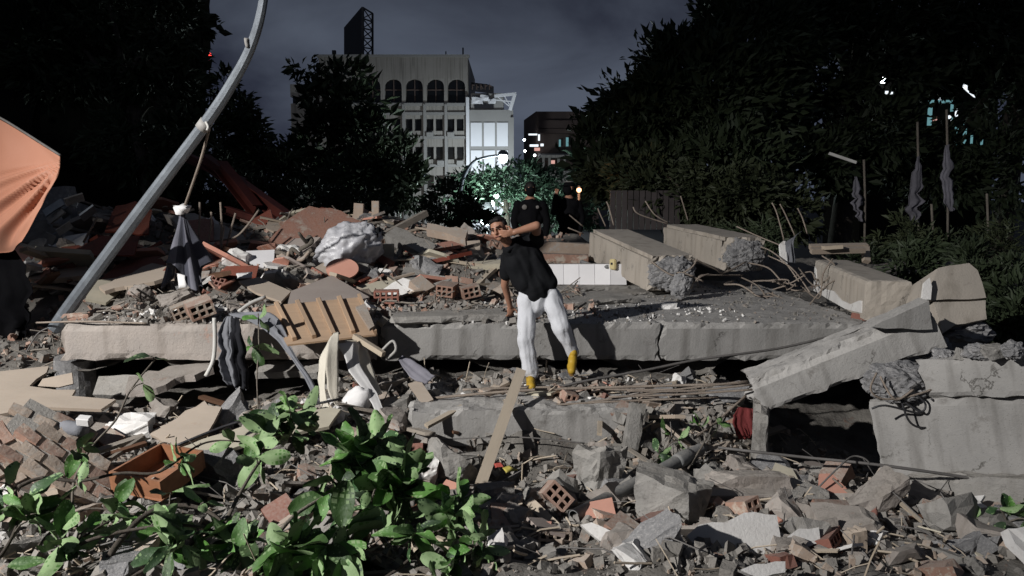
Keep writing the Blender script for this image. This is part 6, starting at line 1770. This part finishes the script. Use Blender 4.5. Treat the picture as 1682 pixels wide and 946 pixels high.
def ell(c, r, mtx=None, nu=20, nv=12):
    V, F = [], []
    for j in range(nv + 1):
        for i in range(nu):
            th = math.pi * (j + .001) / (nv + .002); ph = 2 * math.pi * i / nu
            v = Vector((math.sin(th) * math.cos(ph) * r[0], math.sin(th) * math.sin(ph) * r[1], -math.cos(th) * r[2]))
            if mtx is not None: v = mtx @ v
            V.append(v + Vector(c))
    for j in range(nv):
        for i in range(nu): F.append((j * nu + i, j * nu + (i + 1) % nu, (j + 1) * nu + (i + 1) % nu, (j + 1) * nu + i))
    F += [tuple(range(nu - 1, -1, -1)), tuple(nv * nu + i for i in range(nu))]
    return V, F
def fuse(name, shapes, m, parent, voxel=.01, smooth=4, wrinkle=0.0, wscale=9.0, seed=0):
    """Melt overlapping closed shapes into one continuous surface."""
    V, F = [], []
    for v, f in shapes:
        b = len(V); V += v; F += [tuple(i + b for i in q) for q in f]
    o = pyobj(name, V, F, m, None)
    md = o.modifiers.new('r', 'REMESH'); md.mode = 'VOXEL'; md.voxel_size = voxel
    if smooth:
        ms = o.modifiers.new('s', 'SMOOTH'); ms.factor = .5; ms.iterations = smooth
    dg = bpy.context.evaluated_depsgraph_get()
    me = bpy.data.meshes.new_from_object(o.evaluated_get(dg))
    old = o.data; o.modifiers.clear(); o.data = me; bpy.data.meshes.remove(old)
    me.name = name
    if wrinkle:
        nn = [v.normal.copy() for v in me.vertices]
        for v, n in zip(me.vertices, nn):
            w = noise.noise(Vector((v.co.x * wscale * 1.5, v.co.y * wscale * 1.5, v.co.z * wscale * .6 + v.co.x * 4)) + Vector((seed, 0, 0)))
            w2 = noise.noise(Vector((v.co.x * wscale * .8 + v.co.z * 5, v.co.y * wscale, v.co.z * wscale * 1.3)) + Vector((seed + 5, 0, 0)))
            v.co += n * wrinkle * (w + .7 * w2)
    me.shade_smooth()
    if not me.materials: me.materials.append(m)
    o.parent = parent; o.location = -parent.location
    return o
def hframe(up, fwd):
    z = Vector(up).normalized(); y = -(Vector(fwd) - z * Vector(fwd).dot(z)).normalized(); x = y.cross(z)
    return Matrix((x, y, z)).transposed()            # local: -y is the face, z the crown
def head_shapes(c, m):
    q = lambda x, y, z: c + m @ Vector((x, y, z))
    return [ell(c + m @ Vector((0, .012, .03)), (.077, .095, .092), m), ell(q(0, -.022, -.045), (.058, .066, .072), m), cap(q(0, -.05, -.085), .03, q(0, -.06, -.082), .028),
            cap(q(0, -.088, .015), .011, q(0, -.107, -.028), .015), cap(q(-.012, -.092, -.03), .011, q(.012, -.092, -.03), .011),
            cap(q(-.04, -.078, .03), .013, q(.04, -.078, .03), .013), cap(q(-.028, -.082, -.058), .010, q(.028, -.082, -.058), .010),
            cap(q(.078, .012, .02), .014, q(.078, .012, -.022), .011), cap(q(-.078, .012, .02), .014, q(-.078, .012, -.022), .011),
            cap(q(-.05, -.055, -.02), .022, q(-.04, -.05, -.05), .02), cap(q(.05, -.055, -.02), .022, q(.04, -.05, -.05), .02)]
def face_parts(c, m, root):
    q = lambda x, y, z: c + m @ Vector((x, y, z))
    for s in (-1, 1):
        fuse('eye', [ell(q(.032 * s, -.088, .008), (.014, .008, .007), m)], M['eye'], root, .004, 0)
        fuse('eyebrow', [cap(q(.016 * s, -.099, .029), .005, q(.05 * s, -.088, .032), .004)], M['hair'], root, .004, 0)
    fuse('mouth', [cap(q(-.022, -.096, -.06), .005, q(.022, -.096, -.06), .005)], M['lip'], root, .004, 0)
def hand_shapes(wrist, dirv, palm_n, size=1.0, curl=.3, spread=.16, flip=1):
    d = Vector(dirv).normalized(); n = Vector(palm_n); n = (n - d * n.dot(d)).normalized(); s = d.cross(n) * flip
    w = Vector(wrist); out = []
    m = Matrix((s, n, d)).transposed()
    out.append(ell(w + d * .045 * size, (.040 * size, .017 * size, .055 * size), m))
    for k, (off, ln) in enumerate(((-.030, .062), (-.010, .074), (.011, .070), (.030, .055))):
        a = w + d * .085 * size + s * off * size
        fd = (d + s * off / .03 * spread).normalized()
        k1 = a + (fd * math.cos(curl * .6) + n * math.sin(curl * .6)) * ln * .42 * size
        k2 = k1 + (fd * math.cos(curl * 1.5) + n * math.sin(curl * 1.5)) * ln * .33 * size
        k3 = k2 + (fd * math.cos(curl * 2.3) + n * math.sin(curl * 2.3)) * ln * .25 * size
        out += [cap(a, .0095 * size, k1, .009 * size, 8), cap(k1, .009 * size, k2, .0082 * size, 8), cap(k2, .0082 * size, k3, .0072 * size, 8)]
    t0 = w + d * .025 * size - s * .032 * size
    t1 = t0 + (d * .6 - s * .7 + n * .25).normalized() * .04 * size; t2 = t1 + (d * .85 - s * .3 + n * .35).normalized() * .032 * size
    out += [cap(t0, .013 * size, t1, .0105 * size, 8), cap(t1, .0105 * size, t2, .008 * size, 8)]
    return out

# the man stepping down
root = empty('person', P(872, 632, 7.6))
tag(root, 'man in black polo shirt and white trousers stepping down, forearm raised across his face', 'person')
hc = P(820, 377, 7.56); hm = hframe((-.30, .05, .95), (-.34, -.93, -.18))
neck = P(838, 404, 7.66)
shR, elR, wrR = P(836, 424, 7.80), P(829, 468, 7.93), P(838, 503, 8.06)
shL, elL, wrL = P(880, 396, 7.74), P(881, 371, 7.46), P(846, 381, 7.44)
chest, waist, pel = P(857, 420, 7.74), P(871, 455, 7.74), P(884, 487, 7.74)
hpR, knR, anR = P(865, 497, 7.72), P(864, 556, 7.62), P(871, 607, 7.60)
hpL, knL, anL = P(905, 490, 7.72), P(922, 540, 7.58), P(941, 579, 7.66)
body = head_shapes(hc, hm)
body += [cap(hc + hm @ Vector((0, .02, -.06)), .052, neck, .056), cap(neck, .06, chest, .13), cap(chest, .14, waist, .125), cap(waist, .12, pel, .10),
         cap(neck, .055, shR, .055), cap(neck, .055, shL, .055), cap(shR, .058, elR, .041), cap(elR, .042, wrR, .028), cap(shL, .058, elL, .043), cap(elL, .046, wrL, .03),
         cap(hpR, .07, knR, .05), cap(knR, .05, anR, .038), cap(hpL, .07, knL, .05), cap(knL, .055, anL, .038)]
body += hand_shapes(wrR, (.02, .10, -.5), (.3, -1, 0), 1.0, -.75, .3)
body += hand_shapes(wrL, (-.95, -.05, -.18), (-.1, .9, .3), 1.0, .55, .12)
fuse('body', body, M['skin'], root, .0075, 3)
face_parts(hc, hm, root)
# hair cap
sh = []
q = lambda x, y, z: hc + hm @ Vector((x, y, z))
sh += [ell(q(0, .03, .045), (.082, .088, .086), hm), cap(q(-.06, .0, .05), .03, q(-.07, .02, .0), .018), cap(q(.06, .0, .05), .03, q(.07, .02, .0), .018), cap(q(-.035, -.055, .095), .022, q(.035, -.055, .095), .022)]
fuse('hair', sh, M['hair'], root, .007, 2, .002, 40)
# polo shirt with sleeves, collar and loose hem
hemL, hemR = P(851, 476, 7.72), P(908, 467, 7.72)
sR, sL = shR.lerp(elR, .55), shL.lerp(elL, .45)
sh = [cap(neck + Vector((.01, 0, -.04)), .085, chest, .165), cap(chest, .165, waist, .16), cap(waist, .16, P(880, 472, 7.73), .165), cap(shR, .082, sR, .078), cap(shL, .085, sL, .072),
      cap(neck, .075, shR, .075), cap(neck, .075, shL, .08), cap(P(848, 430, 7.70), .13, P(862, 462, 7.70), .13), cap(P(872, 425, 7.72), .13, P(893, 460, 7.72), .12),
      cap(P(862, 468, 7.72), .105, P(900, 464, 7.72), .105)]
fuse('polo_shirt', sh, M['shirt_black'], root, .010, 3, .014, 8)
sh = [cap(neck + hm @ Vector((-.06, -.02, -.01)), .02, neck + hm @ Vector((0, -.085, -.04)), .018), cap(neck + hm @ Vector((.06, -.02, -.01)), .02, neck + hm @ Vector((0, -.085, -.04)), .018), cap(neck + hm @ Vector((-.06, .0, 0)), .02, neck + hm @ Vector((.06, .02, 0)), .02)]
fuse('collar', sh, M['shirt_black'], root, .007, 2)
# trousers
sh = [cap(P(874, 482, 7.74), .13, P(890, 478, 7.74), .13), cap(hpR, .108, knR, .086), cap(knR, .086, anR, .076), cap(hpL, .112, knL, .084), cap(knL, .084, anL, .06), cap(pel, .14, P(880, 502, 7.72), .115),
      cap(knR, .07, P(874, 612, 7.6), .066)]
fuse('trousers', sh, M['trouser_white'], root, .008, 2, .017, 9, 3)
# shoes
def shoe(an, toe, up):
    an, toe = Vector(an), Vector(toe); d = (toe - an).normalized(); u = Vector(up); u = (u - d * u.dot(d)).normalized(); s = d.cross(u)
    L = (toe - an).length
    a = [cap(an - d * .03, .044, an + d * L * .35, .046), cap(an + d * L * .35 - u * .012, .044, toe - d * .045 - u * .018, .040), cap(an + s * .012 + d * L * .55 - u * .02, .04, toe - d * .05 + s * .005 - u * .02, .036), cap(an + u * .05, .04, an, .044)]
    b = [ell(an.lerp(toe, .5) - u * .050, (.046, L * .56, .014), Matrix((s, d, u)).transposed())]
    return a, b
a, b = shoe(P(871, 622, 7.60), P(874, 634, 7.36), (0, .1, 1)); sh_ = fuse('shoe', a, M['shoe_yellow'], root, .008, 2); so_ = fuse('sole', b, M['shoe_sole'], root, .007, 1); so_.parent = sh_; so_.location = (0, 0, 0)
a, b = shoe(P(941, 585, 7.64), P(939, 612, 7.46), (0, -.8, .6)); sh_ = fuse('shoe', a, M['shoe_yellow'], root, .008, 2); so_ = fuse('sole', b, M['shoe_sole'], root, .007, 1); so_.parent = sh_; so_.location = (0, 0, 0)

# officers in black on the crest of the heap
def officer(label, hx_, hy_, Y, pose, seed):
    k = 1 / SZ(1, Y)                                  # pixels per metre there
    z0 = P(hx_, hy_, Y)
    at = lambda x, y, z: z0 + Vector((x, y, z))
    feet = S(z0.x, z0.y)
    legs = z0.z - .78 - feet
    root = empty('person', (z0.x, z0.y, feet)); tag(root, label, 'person', 'officers on the heap')
    fw = (.15, -1, 0) if pose == 'stand' else (-.8, -.5, 0)
    m = hframe((0, 0, 1), fw)
    body = head_shapes(z0, m) + [cap(at(0, .02, -.06), .055, at(0, .02, -.2), .06), cap(at(0, .02, -.2), .1, at(0, .02, -.7), .14)]
    cl = [cap(at(0, .02, -.24), .12, at(0, .02, -.45), .185), cap(at(0, .02, -.45), .185, at(0, .02, -.72), .17), cap(at(-.07, .02, -.3), .13, at(.07, .02, -.3), .13), cap(at(-.1, .02, -.5), .13, at(.1, .02, -.5), .13)]
    if pose == 'stand':
        arms = [((-.21, .02, -.27), (-.28, .0, -.54), (-.24, -.12, -.76)), ((.21, .02, -.27), (.29, .0, -.54), (.27, -.08, -.80))]
    else:
        arms = [((-.14, 0, -.27), (-.27, -.12, -.42), (-.24, -.2, -.14)), ((.18, .04, -.28), (.25, .02, -.54), (.2, -.1, -.76))]
    hands = []
    for s_, e_, w_ in arms:
        cl += [cap(at(*s_), .085, at(*e_), .065), cap(at(*e_), .065, at(*w_), .05)]
        d_ = (Vector(w_) - Vector(e_)); body += [cap(at(*e_), .04, at(*w_), .03)] + hand_shapes(at(*w_), d_, (0, -1, .2), 1.0, .25)
    hz_ = -.78
    for s in (-1, 1):
        hp = at(.09 * s, .02, hz_); kn = at(.11 * s, -.03, hz_ - legs * .5); an = at(.12 * s, .02, hz_ - legs + .08)
        cl += [cap(hp, .115, kn, .085), cap(kn, .085, an, .07)]
        fuse('boot', [cap(an + Vector((0, .03, -.02)), .055, an + Vector((.01 * s, -.16, -.04)), .045)], M['uniform_black'], root, .012, 2)
    fuse('body', body, M['skin'], root, .011, 2)
    un_ = fuse('uniform', cl, M['uniform_black'], root, .014, 2, .008, 7, seed)
    q = lambda x, y, z: z0 + m @ Vector((x, y, z))
    if pose == 'stand':
        fuse('hair', [ell(q(0, .02, .04), (.092, .115, .1), m)], M['hair'], root, .01, 2)
        fuse('face_mask', [ell(q(0, -.03, -.03), (.08, .09, .1), m)], M['uniform_black'], root, .009, 1)
        for x_, z_, w_ in ((-.1, -.30, .045), (.12, -.30, .03)):
            pa_ = fuse('patch', [ell(at(x_, -.135, z_), (w_, .012, w_))], M['patch_grey'], root, .006, 1); pa_.parent = un_; pa_.location = (0, 0, 0)
    else:
        cp_ = fuse('cap', [ell(q(0, .01, .075), (.1, .115, .055), m), ell(q(0, -.1, .05), (.075, .07, .012), m)], M['uniform_black'], root, .009, 1)
        cb_ = fuse('cap_band', [ell(q(0, .01, .125), (.08, .09, .014), m)], M['patch_grey'], root, .006, 1); cb_.parent = cp_; cb_.location = (0, 0, 0)
        fuse('face_mask', [ell(q(0, -.02, -.02), (.088, .1, .11), m)], M['uniform_black'], root, .009, 1)
officer('officer in black uniform standing on the heap behind the head of the man', 871, 311, 13.3, 'stand', 1)
officer('officer in black uniform and cap raising one hand beside the orange lamp', 934, 310, 14.2, 'raise', 2)

# ------------------------------------------------------------------ broken branches in front
rl = random.Random(77)
def leaf_mesh(seed, top, length=1.0):
    """A broad leaf: upper and under side as two sheets a hair apart, folded along the midrib and curled."""
    r_ = random.Random(seed)
    n, w = 8, r_.uniform(.40, .58)
    fold, curl, tw = r_.uniform(.15, .6), r_.uniform(-.5, .9), r_.uniform(-.9, .9)
    V, F = [], []
    for sheet in (0, 1):
        for i in range(n + 1):
            t = i / n
            hw = w * .5 * (math.sin(math.pi * min(1, t * .93 + .02)) ** .75) * (1 + .25 * (t - .5)) + .004
            z = -curl * t * t; y0 = 0
            for s in (-1, -.5, 0, .5, 1):
                x = t + .02 * noise.noise(Vector((t * 5, s, seed)))
                ripple = .045 * math.sin(t * 9 + s * 2 + seed)
                zz = z + abs(s) * hw * fold + ripple * abs(s) - sheet * .006
                yy = s * hw
                a = tw * t
                V.append((x, yy * math.cos(a) - zz * math.sin(a) * .4, zz * math.cos(a) + yy * math.sin(a)))
        b = sheet * (n + 1) * 5
        for i in range(n):
            for k in range(4):
                q = (b + i * 5 + k, b + (i + 1) * 5 + k, b + (i + 1) * 5 + k + 1, b + i * 5 + k + 1)
                F.append(q if sheet else tuple(reversed(q)))
    me = bpy.data.meshes.new('leaf'); me.from_pydata(V, [], F); me.update()
    me.materials.append(M[top]); me.materials.append(M['leaf_under'])
    for i, p in enumerate(me.polygons): p.material_index = 1 if i >= n * 4 else 0
    # make the upper sheet face up
    me.shade_smooth()
    return me
LEAF = [leaf_mesh(700 + i, 'leaf_top' if i % 3 else 'leaf_top_dark') for i in range(12)]
def leaf(root, p, d, up, L):
    me = rl.choice(LEAF)
    o = bpy.data.objects.new('leaf', me); col.objects.link(o); o.parent = root
    x = Vector(d).normalized(); z = Vector(up); y = z.cross(x).normalized(); z = x.cross(y)
    m = Matrix((x, y, z)).transposed().to_4x4() @ Matrix.Rotation(rl.uniform(-.7, .7), 4, 'X')
    m.translation = Vector(p)
    o.matrix_basis = m @ Matrix.Diagonal((L, L, L, 1))
    return o
def branch(label, pth, r0, nleaf, L, bark='bark', tuft=True, r1=.006, bare=.25, back=.5):
    mean_ = sum(p[0] for p in pth) / len(pth)
    if nleaf >= 14: nleaf = int(nleaf * (1.9 if mean_ > 330 else .95)); L *= 1.15
    pts = catmull([P(*p) for p in pth], 6)
    root = empty('fallen_branch', pts[0]); tag(root, label, 'branch', 'broken branches in front')
    n = len(pts)
    v, f = tube_geo(pts, [r0 + (r1 - r0) * (i / (n - 1)) ** .8 for i in range(n)], 7, True, .25, rl.random() * 9)
    o = pyobj('stem', v, f, M[bark], root, True); local(o, root)
    k = 0
    while k < nleaf:
        t = rl.uniform(bare, 1.0) ** .7
        i = min(n - 2, int(t * (n - 1)))
        p = pts[i].lerp(pts[i + 1], rl.random()); ax = (pts[i + 1] - pts[i]).normalized()
        # a short twig carrying a whorl of leaves
        out = Vector((rl.gauss(0, 1), rl.gauss(0, 1) - .3, abs(rl.gauss(0, .8)) + .1)).normalized()
        tl = rl.uniform(.03, .13)
        q = p + (out + ax * .5).normalized() * tl
        tw_ = o = tube_obj('twig', [p, p.lerp(q, .5) + Vector((0, 0, .015)), q], [.006, .005, .004], M['bark_grey'], root, 5, 2); local(o, root)
        m_ = rl.randint(2, 5)
        a0 = rl.uniform(0, 6.28)
        side = out.cross(Vector((0, 0, 1)) if abs(out.z) < .9 else Vector((1, 0, 0))).normalized(); oth = out.cross(side)
        for j in range(m_):
            a = a0 + j * 2 * math.pi / m_ + rl.uniform(-.3, .3)
            dd = (side * math.cos(a) + oth * math.sin(a)) * rl.uniform(.4, 1.2) + out * rl.uniform(-.3, 1.2) + Vector((rl.gauss(0, .35), rl.gauss(0, .35), rl.gauss(0, .3) - .25))
            upv = out + Vector((0, 0, .6)) if rl.random() > back else -out + Vector((0, 0, .1))
            leaf(tw_, q + dd.normalized() * .008, dd, upv, L * rl.uniform(.65, 1.25)); k += 1
    return root
branch('thick dark branch curving up from the very front below the open drawer', [(150, 985, 4.0), (185, 905, 4.2), (240, 845, 4.4), (300, 830, 4.5), (350, 845, 4.45), (390, 890, 4.3), (405, 960, 4.1)], .024, 26, .14)
branch('thin bare branch arching up past the sloping plaster slab', [(120, 835, 4.9), (122, 790, 5.0), (150, 735, 5.2), (190, 690, 5.4), (215, 640, 5.7), (255, 590, 6.0)], .011, 4, .13, 'bark_grey', bare=.3)
branch('branch lying across in front of the open drawer', [(30, 800, 4.7), (70, 785, 4.8), (130, 790, 4.85), (200, 777, 4.9), (262, 775, 4.95), (320, 735, 5.2), (355, 724, 5.3), (400, 726, 5.3)], .013, 14, .13, bare=.05)
branch('leafy branch spreading over the middle of the cream plank', [(360, 880, 4.5), (400, 800, 4.8), (440, 740, 5.2), (470, 710, 5.5), (490, 690, 5.7)], .014, 26, .17, 'bark_grey')
branch('leafy branch with big pale leaves before the torn white sheet', [(420, 930, 4.2), (480, 850, 4.5), (560, 800, 4.8), (590, 770, 4.9), (620, 740, 5.1)], .016, 34, .19, 'bark_grey')
branch('leafy branch with drooping leaves below the torn white sheet', [(500, 960, 4.1), (560, 890, 4.35), (600, 830, 4.6), (640, 800, 4.8), (690, 815, 4.8)], .014, 34, .18, 'bark_grey')
branch('leafy branch at the very front with a wide pale leaf', [(380, 990, 3.9), (440, 940, 4.05), (500, 905, 4.15), (560, 900, 4.2)], .014, 24, .2)
branch('dark leafy branch before the foot of the leaning plank', [(600, 970, 4.0), (660, 930, 4.15), (700, 890, 4.35), (735, 855, 4.6), (740, 830, 4.8)], .012, 24, .15)
branch('small leafy branch at the very front under the grey pipe', [(640, 985, 3.9), (700, 960, 4.0), (760, 920, 4.15), (790, 900, 4.25)], .010, 16, .13)
branch('leafy branch in the bottom corner with broad dark leaves', [(-40, 960, 4.0), (10, 900, 4.2), (30, 850, 4.4), (25, 800, 4.6)], .014, 24, .16)
branch('leafy branch with pale leaves below the brickwork', [(20, 990, 3.9), (80, 930, 4.1), (140, 880, 4.3), (190, 850, 4.45)], .012, 26, .15)
branch('thin leafy branch under the open drawer', [(160, 985, 3.9), (230, 940, 4.05), (300, 905, 4.15), (340, 870, 4.3)], .012, 24, .15)
branch('dark bare branch running low along the very front', [(60, 980, 3.95), (120, 900, 4.15), (230, 868, 4.3), (330, 866, 4.3), (420, 905, 4.2), (520, 925, 4.1)], .014, 14, .15)
branch('thin leafy branch lying before the brickwork', [(60, 900, 4.35), (110, 850, 4.6), (160, 835, 4.7), (240, 850, 4.6)], .009, 14, .13)
branch('sprig of two big leaves rising above the cream plank', [(430, 740, 5.4), (450, 700, 5.7), (456, 668, 5.9)], .007, 7, .2, 'bark_grey', bare=.7)
branch('small sprig with oval leaf before the brickwork', [(105, 800, 4.9), (115, 770, 5.0), (122, 740, 5.1)], .006, 5, .14, bare=.6)
branch('green sprig growing over the big grey ledge at the edge', [(1600, 910, 4.6), (1625, 880, 4.75), (1650, 860, 4.85), (1690, 850, 4.9)], .008, 18, .11, bare=.1)
branch('wilted sprig beside the collar of the thick grey pipe', [(1070, 770, 6.0), (1095, 735, 6.2), (1110, 705, 6.4)], .008, 10, .12, 'bark_grey', bare=.2)
branch('dry twig bundle under the torn end of the sloping beam', [(1130, 770, 6.0), (1155, 730, 6.2), (1175, 690, 6.5)], .009, 9, .11, 'bark_grey', bare=.2)
branch('thin climbing stem with one green leaf beside the grey curtain', [(425, 690, 6.9), (422, 620, 7.2), (425, 570, 7.4), (424, 515, 7.6)], .007, 5, .17, 'bark_grey', bare=.1)

# ------------------------------------------------------------------ floodlight mast that lights the site
root = empty('floodlight_mast', (FLOOD.x, FLOOD.y, -.35)); tag(root, 'tall floodlight mast standing behind the photographer', 'lamp')
H = FLOOD.z + .35
tube_obj('mast', [(-.1, -.1, 0), (-.1, -.1, H / 2), (-.1, -.1, H + .2)], [.09, .07, .05], M['steel_galv'], root, 8, 1)
d = (FLOOD_AIM - FLOOD).normalized()
o = box_obj('housing', None, (.16, .5, .36), M['steel_dark'], root, .02, Matrix.Translation(Vector((0, 0, H)) - d * .32) @ frame((0, 0, 0), d).to_3x3().to_4x4())
